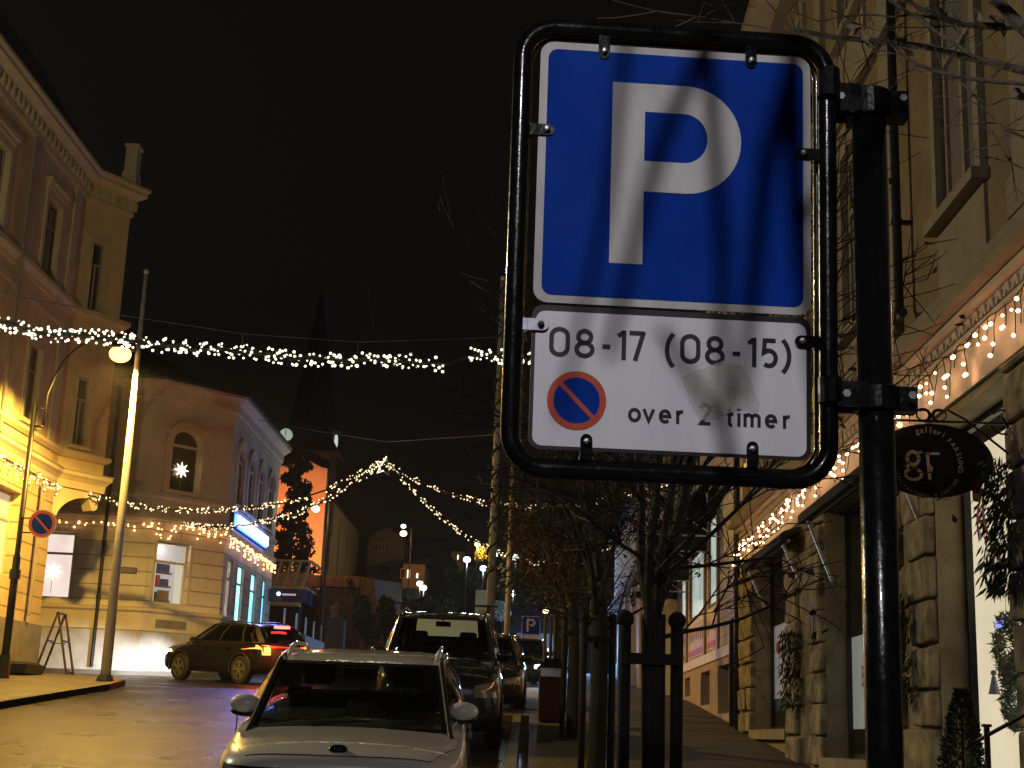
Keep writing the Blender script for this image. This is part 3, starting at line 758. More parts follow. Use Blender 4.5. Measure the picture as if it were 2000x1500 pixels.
mould(b2, [(-.2, 4.4), (.05, 4.402), (.05, 4.9), (.12, 4.96), (.12, 5.04), (-.02, 5.08), (-.2, 5.08)], bp_, M['beige_wall'], 'sill_band')
mould(b2, [(-.03, 7.6), (.04, 7.6), (.1, 7.68), (.1, 7.78), (-.03, 7.8)], bp_, M['beige_wall'], 'string_course')
mould(b2, [(-.03, 8.3), (.03, 8.3), (.1, 8.36), (.1, 8.44), (-.03, 8.46)], bp_, M['beige_wall'], 'string_course')
mould(b2, [(-.03, 11.2), (.05, 11.2), (.05, 11.3), (.10, 11.34), (.12, 11.6), (.3, 11.72), (.36, 11.75), (.36, 11.84), (-.03, 11.88)], bp_, M['beige_wall'], 'eaves_cornice')
mb = MB(); mb.hexa([(-20, 41.2, 11.86), (-11.4, 42.3, 11.86), (-9.6, 44.1, 11.86), (-9.6, 52.3, 11.86), (-17, 43.5, 13.4), (-13, 44.0, 13.4), (-12.4, 45, 13.4), (-12.4, 50, 13.4)])
mb.sweep([(.34, 11.845), (.42, 11.845), (.42, 11.92), (.34, 11.92)], bp_)
mb.build('roof', M['slate'], b2)
def litmat(name, c, s, c2=None, sc_=1.5):
    """the glowing room seen through a pane: uneven light"""
    m = bpy.data.materials.new(name); m.use_nodes = True; t = m.node_tree; b = t.nodes['Principled BSDF']
    n = t.nodes.new('ShaderNodeTexNoise'); n.inputs['Scale'].default_value = sc_; n.inputs['Detail'].default_value = 3
    tc = t.nodes.new('ShaderNodeTexCoord'); t.links.new(tc.outputs['Object'], n.inputs['Vector'])
    r_ = t.nodes.new('ShaderNodeValToRGB'); e = r_.color_ramp.elements; e[0].position = .35; e[1].position = .65
    e[0].color = (*(c2 or [x * .6 for x in c]), 1); e[1].color = (*c, 1); t.links.new(n.outputs[0], r_.inputs[0])
    t.links.new(r_.outputs[0], b.inputs['Emission Color']); b.inputs['Emission Strength'].default_value = s; b.inputs['Base Color'].default_value = (.2, .2, .2, 1)
    b.inputs['Roughness'].default_value = .3
    return m
M['lit_pink'] = litmat('bright_window', (1, .86, .78), 1.0, (.85, .66, .58))
M['lit_shop'] = litmat('shop_room', (.9, .85, .75), .5, (.3, .26, .26), 4)
M['lit_cyan'] = litmat('cyan_window', (.16, .7, 1.0), 2.2, (.05, .4, .95))
M['lit_cyan2'] = litmat('pale_cyan_window', (.34, .88, 1.0), 2.8, (.10, .60, 1))
# left facade window, one pane glows with a star behind
w1 = window(b2, FL, lw[0], .18, M['beige_wall'], M['lit_pink'], 'T', .07); window(b2, FL, lw[1], .18, M['beige_wall'], M['lit_pink'], 'T', .07)
window(b2, FL, (LL - 3.2, LL - 2.1, 8.6, 10.55, True), .2, M['beige_wall'], M['dark_pane'], '', .07)
wS = window(b2, FC, cw[0], .18, M['beige_wall'], M['shop_glass'], 'T', .07)
mb = MB(); mb.obox(FC, -.1, 1.9, -.80, -.78, 5.0, 7.2); bk = mb.build('room_backdrop', emis('shop_back', (.75, .68, .66), .55, False), wS)
for a, b_, c, d, cc in ((.55, 1.2, 5.3, 5.38, (.2, .18, .15)), (.55, 1.2, 5.75, 5.8, (.2, .18, .15)), (.55, 1.2, 6.15, 6.2, (.2, .18, .15)), (.6, .8, 5.8, 6.1, (.6, .12, .16)), (.85, 1.1, 5.8, 6.0, (.1, .12, .3)), (.6, .75, 5.38, 5.6, (.1, .2, .1)), (.8, 1.15, 5.38, 5.66, (.3, .2, .1)), (.65, 1.1, 6.2, 6.45, (.12, .12, .3))):
    mb = MB(); mb.obox(FC, a, b_, -.6, -.5, c, d); mb.build('shelf_goods', mat('goods', cc, .7), bk)
for a, b_ in ((.34, .52), (1.2, 1.42)):
    mb = MB(); mb.obox(FC, a, b_, -.34, -.30, 5.28, 6.55); mb.build('curtain', emis('curtain_lit', (.95, .88, .72), .6, False), wS)
lamp_light('POINT', FC[0] + FC[1] * .85 + FC[2] * -.45 + V((0, 0, 6.9)), 12, (1, .9, .85), None, .05, name='room_light')
window(b2, FC, ca[0], .2, M['beige_wall'], M['dark_pane'], '', .07)
for i, o in enumerate(rw): window(b2, FR, o, .055, M['beige_wall'], (M['lit_shop'], M['lit_cyan2'], M['lit_cyan2'], M['lit_cyan'])[i], 'T', .07)
for o in ra: window(b2, FR, o, .07, M['beige_wall'], M['dark_pane'], '', .07)
for F, o in [(FL, lw[0]), (FC, cw[0])] + [(FR, o) for o in rw]:
    mb = MB(); surround(mb, F, o, .09, .03, False); mb.build('window_surround', M['beige_wall'], b2)
for F, o in [(FC, ca[0])] + [(FR, o) for o in ra]:
    mb = MB(); surround(mb, F, o, .24, .05, True); mb.build('window_surround', M['beige_wall'], b2)
mb = MB(); mb.obox(FL, LL - 4.2, LL - .35, -.01, .03, 8.47, 11.19); mb.build('wall_panel', M['beige_wall'], b2)
O, U, N, L = FL; dp = LL - 1.25
mb = MB(); q = lambda u, n, z: O + U * u + N * n + V((0, 0, z))
mb.tube([q(dp, .1, 11.7), q(dp, .16, 7.9), q(dp, .16, 3.3)], .055, 8)
for z in (10.5, 8.8, 6.9, 5.3): mb.tube([q(dp, .16, z - .04), q(dp, .16, z + .04)], .075, 8)
mb.build('drainpipe', M['dark_metal'], b2)
mb = MB(); mb.obox(FL, LL - .72, LL - .25, .0, .03, 6.02, 6.2); pl = mb.build('street_name_plate', M['sign_ink'], b2)
mb = MB()
mb.obox(FL, LL - .70, LL - .27, .031, .034, 6.04, 6.18); mb.build('plate_face', M['grey_plinth'], pl)
mb = MB(); mb.obox(FC, .45, 1.5, .051, .06, 4.5, 4.75); mb.build('wall_vent', M['grey_plinth'], b2)
# stars in the windows
def star(name, label, F, u, n, z, r, pts=8, m=None, group=None, tilt=0):
    O, U, N, L = F; c = O + U * u + N * n + V((0, 0, z))
    root = thing(name, label, 'star', c, group)
    mb = MB(); fr = []
    for k in range(pts * 2):
        a = math.pi * k / pts + tilt; rr = r if k % 2 == 0 else r * .42
        fr.append(c + (U * math.sin(a) + V((0, 0, math.cos(a)))) * rr)
    for s_ in (-1, 1):
        for k in range(pts * 2): mb.face([c + N * s_ * r * .25, fr[k], fr[(k + 1) % (pts * 2)]])
    mb.build('paper_star', m or M['star'], root)
    mb = MB(); mb.tube([c - V((0, 0, r * .4)), c - V((0, 0, r * 2.2))], .008, 5); mb.build('stand', M['pale_metal'], root)
    return root
star('paper_star', 'glowing paper star in the arched upper window of the beige building', FC, .95, -.10, 9.28, .26, group='glowing stars in windows')
M['star2'] = emis('paper_star_soft', (1, .80, .55), 2.2, False)
star('paper_star', 'pale paper star in the bright ground floor window left of the white pole', FL, lw[0][0] + .68, -.10, 5.98, .28, m=M['star2'], group='glowing stars in windows')
# blue fascia sign
M['sign_glow'] = emis('blue_white_letters', (.42, .56, 1.0), 9.0)
M['sign_glow2'] = emis('blue_backlight', (.04, .12, 1.0), 9.0)
fs = thing('illuminated_sign', 'long glowing blue and white fascia sign on the side of the beige building', 'sign', (-9.3, 44.5, 7.6))
mb = MB(); mb.obox(FR, .5, 5.9, .12, .2, 7.86, 8.24); mb.build('backing', M['sign_glow2'], fs)
mb = MB(); u = .62
for wd in (.5, .42, .46, .38, .5, .44, .4, .46, .42, .5):
    mb.obox(FR, u, u + wd, .21, .27, 7.9, 8.2); u += wd + .07
mb.build('lettering', M['sign_glow'], fs)
mb = MB(); mb.obox(FR, .4, 6.2, .0, .119, 7.82, 8.28); mb.build('tray', M['dark_metal'], fs)
lamp_light('SPOT', (-9.0, 46.5, 7.9), 550, (.14, .22, 1), (-4.2, 33, 2.2), .5, 48, .9, 'sign_glow')
cs = thing('projecting_sign', 'small dark projecting sign box with bluish light at the far end of the beige facade', 'sign', (-9.4, 51.6, 6.2))
mb = MB(); mb.box(-9.42, -8.95, 51.5, 51.62, 6.15, 6.6); mb.build('sign_box', M['dark_metal'], cs)
mb = MB(); mb.sphere((-9.05, 51.45, 6.42), .07, 2); mb.build('lamp', emis('blue_spot', (.5, .6, 1), 5), cs)
icicles('icicle_lights', 'icicle string of amber bulbs above the pale star window of the beige building', FL, LL - 3.6, LL, 7.5, .22, 11, .03, M['bulb_amber'], .13, 'icicle lights along the facades')
icicles('icicle_lights', 'swagged amber icicle string across the cut corner of the beige building', FC, 0, 2.6, 7.62, .5, 22, .03, M['bulb_amber'], .13, 'icicle lights along the facades')
icicles('icicle_lights', 'dense amber icicle string under the blue fascia sign of the beige building', FR, 0, 8.2, 7.55, .42, 26, .03, M['bulb_amber'], .13, 'icicle lights along the facades')
# ================================================================== RIGHT: STONE SHOP BUILDING
b3 = thing('shop_building', 'ochre building with rough stone shop front and pale icicle lit band along the right pavement', 'building', (3.5, 16, 1.2))
FS = frame((3.5, 24.0), (3.5, 6.0)); v = lambda y: 24.0 - y   # u grows towards the camera
shop = [(v(22.7), v(19.65), 2.05, 4.6), (v(17.25), v(14.3), 1.72, 4.6), (v(12.48), v(10.4), 1.2, 4.6)]
mb = MB(); mb.wall(FS, .2, 4.68, shop, .3); mb.build('ground_floor_wall', M['stone_flat'], b3)
upw = [(v(y + .55), v(y - .55), 6.35, 8.5) for y in (22.3, 18.6, 15.2, 11.35, 8.2)] + [(v(y + .55), v(y - .55), 10.0, 11.6) for y in (22.3, 18.6, 15.2, 11.35, 8.2)]
mb = MB(); mb.wall(FS, 5.5, 12.6, upw, .1); mb.wall(frame((12, 24), (3.5, 24)), 1, 12.6); mb.wall(frame((3.5, 6), (12, 6)), .2, 12.6); mb.build('upper_wall', M['ochre_wall'], b3)
sp_ = [(3.5, 24.0), (3.5, 6.0)]
mould(b3, [(-.1, 4.68), (.04, 4.68), (.04, 5.06), (-.1, 5.06)], sp_, M['pale_band'], 'pale_band')
mould(b3, [(-.1, 5.06), (.09, 5.06), (.09, 5.10), (.05, 5.12), (.05, 5.24), (.13, 5.26), (.13, 5.30), (-.1, 5.30)], sp_, M['pale_band'], 'moulding')
mould(b3, [(-.1, 5.30), (.24, 5.31), (.26, 5.36), (.20, 5.44), (.22, 5.50), (.10, 5.56), (.10, 5.62), (-.1, 5.64)], sp_, M['grey_trim'], 'cornice')
mb = MB(); u = .1
while u < 17.9:   # zigzag dentils
    for k in range(2):
        mb.prism([(u + k * .0, 5.13), (u + .05, 5.22), (u + .11, 5.22), (u + .16, 5.13), (u + .12, 5.13), (u + .08, 5.18), (u + .04, 5.13)], lambda a, b, d: FS[0] + FS[1] * a + FS[2] * d + V((0, 0, b)), .051 + k * .03, .08 + k * .03) if k == 0 else None
    u += .19
mb.build('dentil_band', M['pale_band'], b3)
mould(b3, [(-.1, 12.3), (.2, 12.3), (.5, 12.6), (.5, 12.75), (-.1, 12.8)], sp_, M['grey_trim'], 'eaves')
mb = MB(); mb.hexa([(3.0, 6, 12.8), (12, 6, 12.8), (12, 24, 12.8), (3.0, 24, 12.8), (5.5, 7, 15), (9, 7, 15), (9, 23, 15), (5.5, 23, 15)]); mb.build('roof', M['slate'], b3)
for y in (20.4, 16.9, 13.6, 9.7):
    mb = MB(); mb.obox(FS, v(y) - .2, v(y) + .2, -.01, .07, 5.66, 8.9); mb.obox(FS, v(y) - .28, v(y) + .28, -.01, .10, 5.65, 5.95); mb.build('pilaster', M['grey_trim'], b3)
    mb = MB(); mb.obox(FS, v(y) - .2, v(y) + .2, -.01, .07, 9.3, 12.3); mb.build('pilaster', M['grey_trim'], b3)
mould(b3, [(-.1, 9.0), (.1, 9.0), (.16, 9.1), (.16, 9.25), (-.1, 9.28)], sp_, M['grey_trim'], 'string_course')
for o in upw:
    window(b3, FS, o, .06, M['grey_trim'], M['blind_pane'], 'TM', .07)
    mb = MB(); surround(mb, FS, o, .13, .06, True, o[2] < 8)
    mb.obox(FS, o[0] - .1, o[1] + .1, -.01, .03, o[2] - .65, o[2] - .12); mb.build('window_surround', M['grey_trim'], b3)
# rusticated quoins
def bevel(o, wd=.02, seg=1):
    m = o.modifiers.new('bevel', 'BEVEL'); m.width = wd; m.segments = seg; m.limit_method = 'ANGLE'
for (ya, yb, strip) in ((24.0, 22.7, 0), (19.65, 17.25, 1), (14.3, 12.48, 1), (10.4, 8.2, 0)):
    mb = MB(); mb2 = MB(); z = .9; k = 0
    while z < 4.6:
        h_ = .36 + rnd.uniform(-.03, .03); zt = min(4.66, z + h_)
        if ya - yb > 1.8 and strip:
            wA = .72 if k % 2 else .9; wB = .72 if k % 2 else .9
            segs = [(ya, ya - wA), (yb + wB, yb)]
        else: segs = [(ya, ya - (ya - yb) * (.45 if k % 2 else .6)), (ya - (ya - yb) * (.45 if k % 2 else .6), yb)]
        for q_, (a, b) in enumerate(segs):
            (mb if q_ == 0 or not strip else mb2).obox(FS, v(a) + .012, v(b) - .012, -.28, .06 + rnd.uniform(0, .035), z + .012, zt - .012)
        z = zt; k += 1
        if zt >= 4.66: break
    for m_ in (mb, mb2):
        for v_ in m_.bm.verts: v_.co += V((rnd.uniform(-.02, .012), rnd.uniform(-.014, .014), rnd.uniform(-.012, .012)))
    o = mb.build('stone_pier', M['stone'], b3); bevel(o, .035, 2)
    if strip: o = mb2.build('stone_pier', M['stone'], b3); bevel(o, .03, 2)
# shop windows
M['poster'] = emis('frosted_poster', (.80, .85, .80), .26); M['poster2'] = emis('frosted_poster_white', (.85, .82, .85), .22)  # poster glow stands in for light from inside the shop
M['shop_dark'] = mat('dark_shop_room', (.05, .055, .05), .9, var=.5, scale=1)
M['curtain'] = litmat('glowing_curtain', (1, .84, .60), 1.05, (.92, .76, .52), 1.2)
for i, o in enumerate(shop):
    w_ = window(b3, FS, o, .27, M['dark_metal'], M['shop_glass'], '', .05)
    mb = MB(); mb.obox(FS, o[0] - 1.8, o[1], -.9 if i < 2 else -.62, -.85 if i < 2 else -.6, o[2], o[3]); mb.build('room_backdrop', M['shop_dark'] if i < 2 else M['curtain'], w_)
    mb = MB(); mb.obox(FS, o[0] - .03, o[1] + .03, -.24, .1, o[2] - .14, o[2] - .002); mb.build('window_sill', M['stone_flat'], b3)
    if i < 2:
        a, b = (2.52, 3.62) if i == 0 else (2.05, 3.1)
        mb = MB(); mb.obox(FS, o[0] + .05, o[1] - .05, -.30, -.29, a, b); ps = mb.build('poster', M['poster2'] if i == 0 else M['poster'], w_)
        if i == 0:
            mb = MB(); mb.obox(FS, o[0] + .05, o[1] - .05, -.30, -.291, 2.34, 2.51); mb.build('blue_band', mat('blue_band', (.03, .12, .4), .5), w_)
            mb = MB(); mb.obox(FS, o[0] + 1.35, o[0] + 1.9, -.288, -.286, 2.75, 2.95); mb.obox(FS, o[0] + 1.4, o[0] + 1.8, -.288, -.286, 3.05, 3.12); mb.build('print', mat('grey_blue_print', (.3, .35, .5), .6), ps)
        else:
            mb = MB()
            O, U, N, L = FS
            Mx = Matrix(((U.x, 0, N.x, 0), (U.y, 0, N.y, 0), (0, 1, 0, 0), (0, 0, 0, 1)))
            c = PX(1688, 1340, 3.78); add_text(mb, 'BI', .34, Matrix.Translation(V((c.x - .002, c.y, c.z))) @ Mx); mb.build('lettering', mat('red_print', (.5, .12, .14), .6), ps, norm=False)
            mb = MB(); rr = random.Random(3)
            for k in range(30):
                z_ = 2.25 + rr.random() * .6; uu = o[0] + .75 + rr.uniform(-.05, .05); mb.obox(FS, uu, uu + .03, -.288, -.286, z_, z_ + .02)
            mb.build('script_print', M['sign_ink'], ps)
icicles('icicle_lights', 'icicle string of amber bulbs along the pale band over the stone shop fronts', FS, v(24.0), v(7.5), 5.04, .34, 16, .0145, M['bulb_band'], .11, 'icicle lights along the facades')
# drainpipes of the shop building
dp = thing('drainpipe', 'dark drainpipe running down the upper ochre wall right of the sign post', 'drainpipe', (3.38, 13.35, 5.7))
mb = MB(); mb.tube([(3.36, 12.95, 12.3), (3.36, 12.95, 5.85), (3.34, 12.85, 5.76), (3.30, 12.6, 5.72)], .045, 10); mb.build('pipe', M['dark_metal'], dp)
for z in (6.7, 8.6):
    mb = MB(); mb.cyl((3.36, 12.95, z), (3.36, 12.95, z + .05), .055); mb.box(3.36, 3.5, 12.93, 12.97, z, z + .04); mb.build('pipe_clip', M['dark_metal'], dp)
dp = thing('drainpipe', 'dark shiny drainpipe with a swan neck where the stone and pink buildings meet', 'drainpipe', (3.4, 24.15, 2.0))
mb = MB(); mb.tube([(3.42, 24.12, 12), (3.42, 24.12, 1.95)], .055, 10); mb.tube([(3.55, 24.6, 3.95), (3.5, 24.45, 3.95), (3.38, 24.38, 3.8), (3.38, 24.38, 2.1)], .055, 10); mb.build('pipe', M['black_gloss'], dp)
# awnings (folded) over the shop windows with pale arms
def awning(label, c0, c1, a0, a1):
    wall_ = PX(*a1, 3.46); ft = P(*a0, wall_.y); e0 = PX(*c0, ft.x - .06); e1 = PX(*c1, ft.x - .06)
    ya, yb, za = e0.y, e1.y, (e0.z + e1.z) / 2 + .06; xo = ft.x
    t = thing('folding_awning', label, 'awning', (3.2, ya, za), 'folded awnings over the stone shop fronts')
    mb = MB(); mb.prism([(3.45, za + .02), (3.45, za + .10), (xo - .02, za + .02), (xo - .06, za - .02), (xo - .06, za - .12), (xo + .02, za - .11), (xo + .03, za - .03)], lambda a, b, d: (a, d, b), ya, yb); mb.build('canvas', M['black_cloth'], t)
    mb = MB(); mb.tube([(xo + .05, ya, za - .1), (xo + .05, yb, za - .1)], .022, 8); mb.build('front_bar', M['grey_trim'], t)
    for y in (wall_.y, yb + .15):
        mb = MB(); mb.bar((xo, y, ft.z), (3.46, y, wall_.z), .035, .035); mb.sphere((3.46, y, wall_.z), .035, 1); mb.build('arm', M['pale_metal'], t)
awning('folded dark awning with pale arms over the farther frosted shop window', (1448, 1108), (1524, 1050), (1462, 1114), (1492, 1183))
awning('folded dark awning with pale arms over the shop window behind the sign post', (1558, 1006), (1735, 884), (1576, 1012), (1625, 1135))
# ================================================================== hanging gallery sign
gsn = thing('gallery_sign', 'oval black gallery sign with gF monogram hanging from a scrolled iron bracket', 'sign', (3.45, 10.3, 3.9))
gc = P(1822, 900, 10.3); gx0, gz0 = gc.x, gc.z
ell = lambda a_, b_, n=48: [(gx0 + a_ * math.cos(6.28318 * k / n), gz0 + b_ * math.sin(6.28318 * k / n)) for k in range(n)]
mb = MB(); mb.prism(ell(.435, .272), lambda a, b, d: (a, d, b), 10.285, 10.315); bd = mb.build('board', mat('board_black', (.008, .008, .009), .6, spec=.15), gsn)
M['cream_print'] = mat('cream_print', (.80, .72, .58), .7, var=.15, scale=30)
M['cream_dim'] = mat('faded_print', (.45, .40, .32), .7, var=.2, scale=30)
mb = MB(); TM = lambda x, z, rot, s=1: Matrix.Translation((x, 10.2835, z)) @ Matrix.Rotation(R(90), 4, 'X') @ Matrix.Rotation(rot, 4, 'Z')
def circ_text(mb, text, cx, cz, r, a0, step, size):
    for i, ch in enumerate(text):
        a = R(a0 - i * step)
        if ch == ' ': continue
        add_text(mb, ch, size, TM(cx + r * math.cos(a), cz + r * math.sin(a), a - math.pi / 2))
cx_ = P(1812, 905, 10.28); 
circ_text(mb, 'galleri', cx_.x, cx_.z, .228, 106, 7.6, .064)
circ_text(mb, 'FARSUND', cx_.x, cx_.z, .222, 47, 9.6, .052)
mb.build('lettering', M['cream_print'], bd, norm=False)
mb = MB(); circ_text(mb, '. GALLERI & RAMME', cx_.x, cx_.z, .226, -18, 6.0, .036); circ_text(mb, 'EPASVEI', cx_.x, cx_.z, .226, -122, 6.4, .036); mb.build('lettering', M['cream_dim'], bd, norm=False)
mb = MB()   # monogram: a double-storey g and a bent F stroke
ff = lambda a, b: (cx_.x - .06 + a, 10.282, cx_.z - .02 + b)
ribbon(mb, arc(-.045, .055, .042, .048, 0, 360, 24)[:-1], .026, ff, True)
ribbon(mb, [(-.012, .088), (.01, .104), (.03, .098)], .016, ff)
ribbon(mb, arc(-.045, -.062, .058, .040, 0, 360, 24)[:-1], .022, ff, True)
ribbon(mb, [(-.072, .012), (-.088, -.004), (-.07, -.022), (-.01, -.026)], .018, ff)
ribbon(mb, [(.148, .094), (.056, .094)], .018, ff); ribbon(mb, [(.058, .10), (.073, -.10)], .022, ff)
mb.face([ff(.072, .02), ff(.098, -.01), ff(.088, -.05), ff(.076, -.06)])
mb.build('monogram', M['cream_print'], bd, norm=False)
mb = MB(); zt = gz0 + .285
mb.tube([(gx0 - .27, 10.3, zt + .01), (3.48, 10.3, zt + .01)], .009, 6)
for cx2, s_ in ((gx0 - .06, 1), (gx0 + .06, -1)):
    mb.tube([(cx2 + .055 * math.cos(R(a)) * (1 - a / 1600) * s_, 10.3, zt + .055 + .05 * math.sin(R(a)) * (1 - a / 1600)) for a in range(-90, 500, 20)], .007, 5)
mb.tube([(gx0 + .12, 10.3, zt + .1), (gx0 + .25, 10.3, zt + .03), (3.48, 10.3, zt - .25)], .009, 6)
mb.tube([(gx0 + .52 + .09 * math.cos(R(a)), 10.3, zt + .02 + .09 * math.sin(R(a))) for a in range(200, 520, 20)], .008, 5)
mb.tube([(3.40, 10.3, zt + .06), (3.46, 10.3, zt - .06), (3.48, 10.3, zt - .4)], .012, 6)
mb.build('scroll_bracket', M['dark_metal'], gsn)
mb = MB(); mb.sphere((gx0 - .245, 10.26, gz0 + .25), .022, 2); mb.build('end_bulb', M['bulb_amber'], gsn)
# ================================================================== PINK CLAPBOARD BUILDING
b4 = thing('clapboard_building', 'pinkish clapboard shop building with tall lit windows above a plastered basement', 'building', (3.5, 30, 2.4))
FP = frame((3.56, 35.0), (3.56, 24.02)); v4 = lambda y: 35.0 - y
pw = [(v4(29.3), v4(27.6), 4.42, 6.3), (v4(32.7), v4(29.75), 4.42, 5.9), (v4(34.8), v4(33.2), 4.42, 5.9)]
pu = [(v4(28.6), v4(27.4), 7.6, 9.2), (v4(32.6), v4(31.4), 7.6, 9.2)]
mb = MB(); mb.wall(FP, 3.52, 11, pw + pu, .1); mb.wall(frame((3.56, 24.02), (10, 24.02)), 3.5, 11); mb.wall(frame((10, 35), (3.56, 35)), 2, 11); mb.build('clapboard_wall', M['pink_siding'], b4)
bo = [(v4(27.2), v4(25.7), 2.35, 3.2), (v4(29.9), v4(28.4), 2.55, 3.2), (v4(32.9), v4(31.9), 2.8, 3.2)]
FPb = frame((3.50, 35.0), (3.50, 24.02))
mb = MB(); mb.wall(FPb, 1.5, 3.34, bo, .3); mb.build('basement_wall', M['pink_base'], b4)
for o in bo: window(b4, FPb, o, .26, M['pink_base'], M['dark_pane'], 'M', .05)
mb = MB(); mb.obox(FP, 0, 10.98, -.02, .09, 3.34, 3.52); mb.build('base_board', M['white_paint'], b4)
M['lit_green'] = litmat('pale_green_room', (.82, .95, .85), .55, (.55, .68, .62), 1)
M['motif_panel'] = mat('pink_poster', (.50, .40, .37), .6, var=.2, scale=4); M['motif_dark'] = mat('grey_motif', (.12, .09, .09), .6)
for o in pw: window(b4, FP, o, .06, M['red_frame'], M['lit_green'], '', .09)
for o in pu: window(b4, FP, o, .06, M['red_frame'], M['dark_pane'], 'T', .07)
for y in (27.45, 29.52, 32.95, 34.9):
    mb = MB(); mb.obox(FP, v4(y) - .09, v4(y) + .09, -.01, .05, 3.53, 6.4); mb.build('window_post', M['red_frame'], b4)
for o in pw:
    mb = MB(); mb.obox(FP, o[0] + .03, o[1] - .03, .0, .015, 3.6, 4.3); pp = mb.build('poster_panel', M['motif_panel'], b4)
    mb = MB(); u = o[0] + .3
    while u < o[1] - .2:
        hh = rnd.uniform(.08, .17); mb.prism([(u + .07 * math.cos(R(a)), 4.05 + hh * math.sin(R(a))) for a in range(0, 360, 30)], lambda a, b, d: FP[0] + FP[1] * a + FP[2] * d + V((0, 0, b)), .016, .02); u += .34
    mb.build('motif', M['motif_dark'], pp)
    mb = MB(); mb.obox(FP, o[0] + .2, o[1] - .3, .016, .02, 3.64, 3.76); mb.build('red_script_band', mat('red_band', (.38, .07, .06), .6), pp)
mb = MB(); mb.hexa([(3.2, 24.1, 11), (10, 24.1, 11), (10, 35, 11), (3.2, 35, 11), (6.5, 24.1, 14), (6.6, 24.1, 14), (6.6, 35, 14), (6.5, 35, 14)]); mb.build('roof', M['slate'], b4)
def shop_awning(label, ya, yb, z1, z0, out):
    t = thing('fabric_awning', label, 'awning', (3.5, ya, z0), 'black fabric awnings on the pink building')
    x0 = 3.54; mb = MB()
    def fn(u, q_):
        return (x0 - out * q_, ya + (yb - ya) * u, z1 - (z1 - z0) * q_ ** 1.3)
    mb.grid(fn, 8, 6)
    n = 16
    for k in range(n):   # scalloped valance
        y_0 = ya + (yb - ya) * k / n; y_1 = ya + (yb - ya) * (k + 1) / n; ym = (y_0 + y_1) / 2
        mb.face([(x0 - out, y_0, z0), (x0 - out, y_1, z0), (x0 - out, y_1, z0 - .14), (x0 - out, ym, z0 - .22), (x0 - out, y_0, z0 - .14)])
    mb.face([(x0, ya, z1), (x0, ya, z0)] + [(x0 - out, ya, z0)] + [fn(0, k / 6) for k in range(5, 0, -1)])
    mb.build('canvas', M['black_cloth'], t)
    mb = MB(); mb.tube([(x0, yb, z0 + .02), (x0 - out, yb, z0 + .02)], .018, 6); mb.tube([(x0, ya, z0 - .0), (x0 - out, ya, z0)], .018, 6)
    mb.tube([(x0 - .05, yb, z0), (x0 - out * .55, yb, z0 + .38)], .015, 6); mb.build('frame', M['white_paint'], t)
shop_awning('nearest black fabric awning with scalloped edge on the pink clapboard building', 29.4, 27.2, 6.85, 5.62, 1.25)
shop_awning('middle black fabric awning with pale frame on the pink clapboard building', 32.6, 29.9, 6.3, 5.35, 1.25)
shop_awning('farthest black fabric awning of the pink clapboard building', 35.0, 33.2, 6.0, 5.15, 1.15)
# ================================================================== next shops up the street
b5 = thing('white_shop', 'white shop front with bright pillars and lit windows beyond the pink building', 'building', (3.2, 44, 3.1))
FQ = frame((3.3, 58), (3.3, 36.5)); v5 = lambda y: 58 - y
qo = [(v5(y + 1.0), v5(y - 1.0), gz(y) + .7, gz(y) + 2.7) for y in (38.2, 41.4, 44.6, 47.8, 51.2, 55)]
mb = MB(); mb.wall(FQ, 2.4, 9.5, qo, .15); mb.wall(frame((9, 58), (3.3, 58)), 3, 9.5); mb.wall(frame((3.3, 36.5), (9, 36.5)), 2.4, 9.5); mb.build('wall', M['white_paint'], b5)
M['lit_cream'] = litmat('cream_room', (1, .9, .7), .8, (.6, .5, .38), 2); M['lit_blue'] = litmat('blue_room', (.35, .6, .85), .8, (.1, .25, .45), 2)
for i, o in enumerate(qo): window(b5, FQ, o, .12, M['white_paint'], M['lit_cream'] if i % 2 == 0 else M['lit_blue'], 'M', .08)
for y in (39.8, 43, 46.2, 49.6, 53):
    mb = MB(); mb.obox(FQ, v5(y) - .22, v5(y) + .22, -.01, .12, 2.6, 6.6); mb.build('pilaster', M['white_paint'], b5)
mb = MB(); mb.obox(FQ, 0, 21.5, -.01, .25, 6.6, 6.9); mb.build('fascia', M['grey_trim'], b5)
mb = MB(); mb.hexa([(3.0, 36.5, 9.5), (9, 36.5, 9.5), (9, 58, 9.5), (3.0, 58, 9.5), (6, 36.5, 12), (6.1, 36.5, 12), (6.1, 58, 12), (6, 58, 12)]); mb.build('roof', M['roof_dark'], b5)
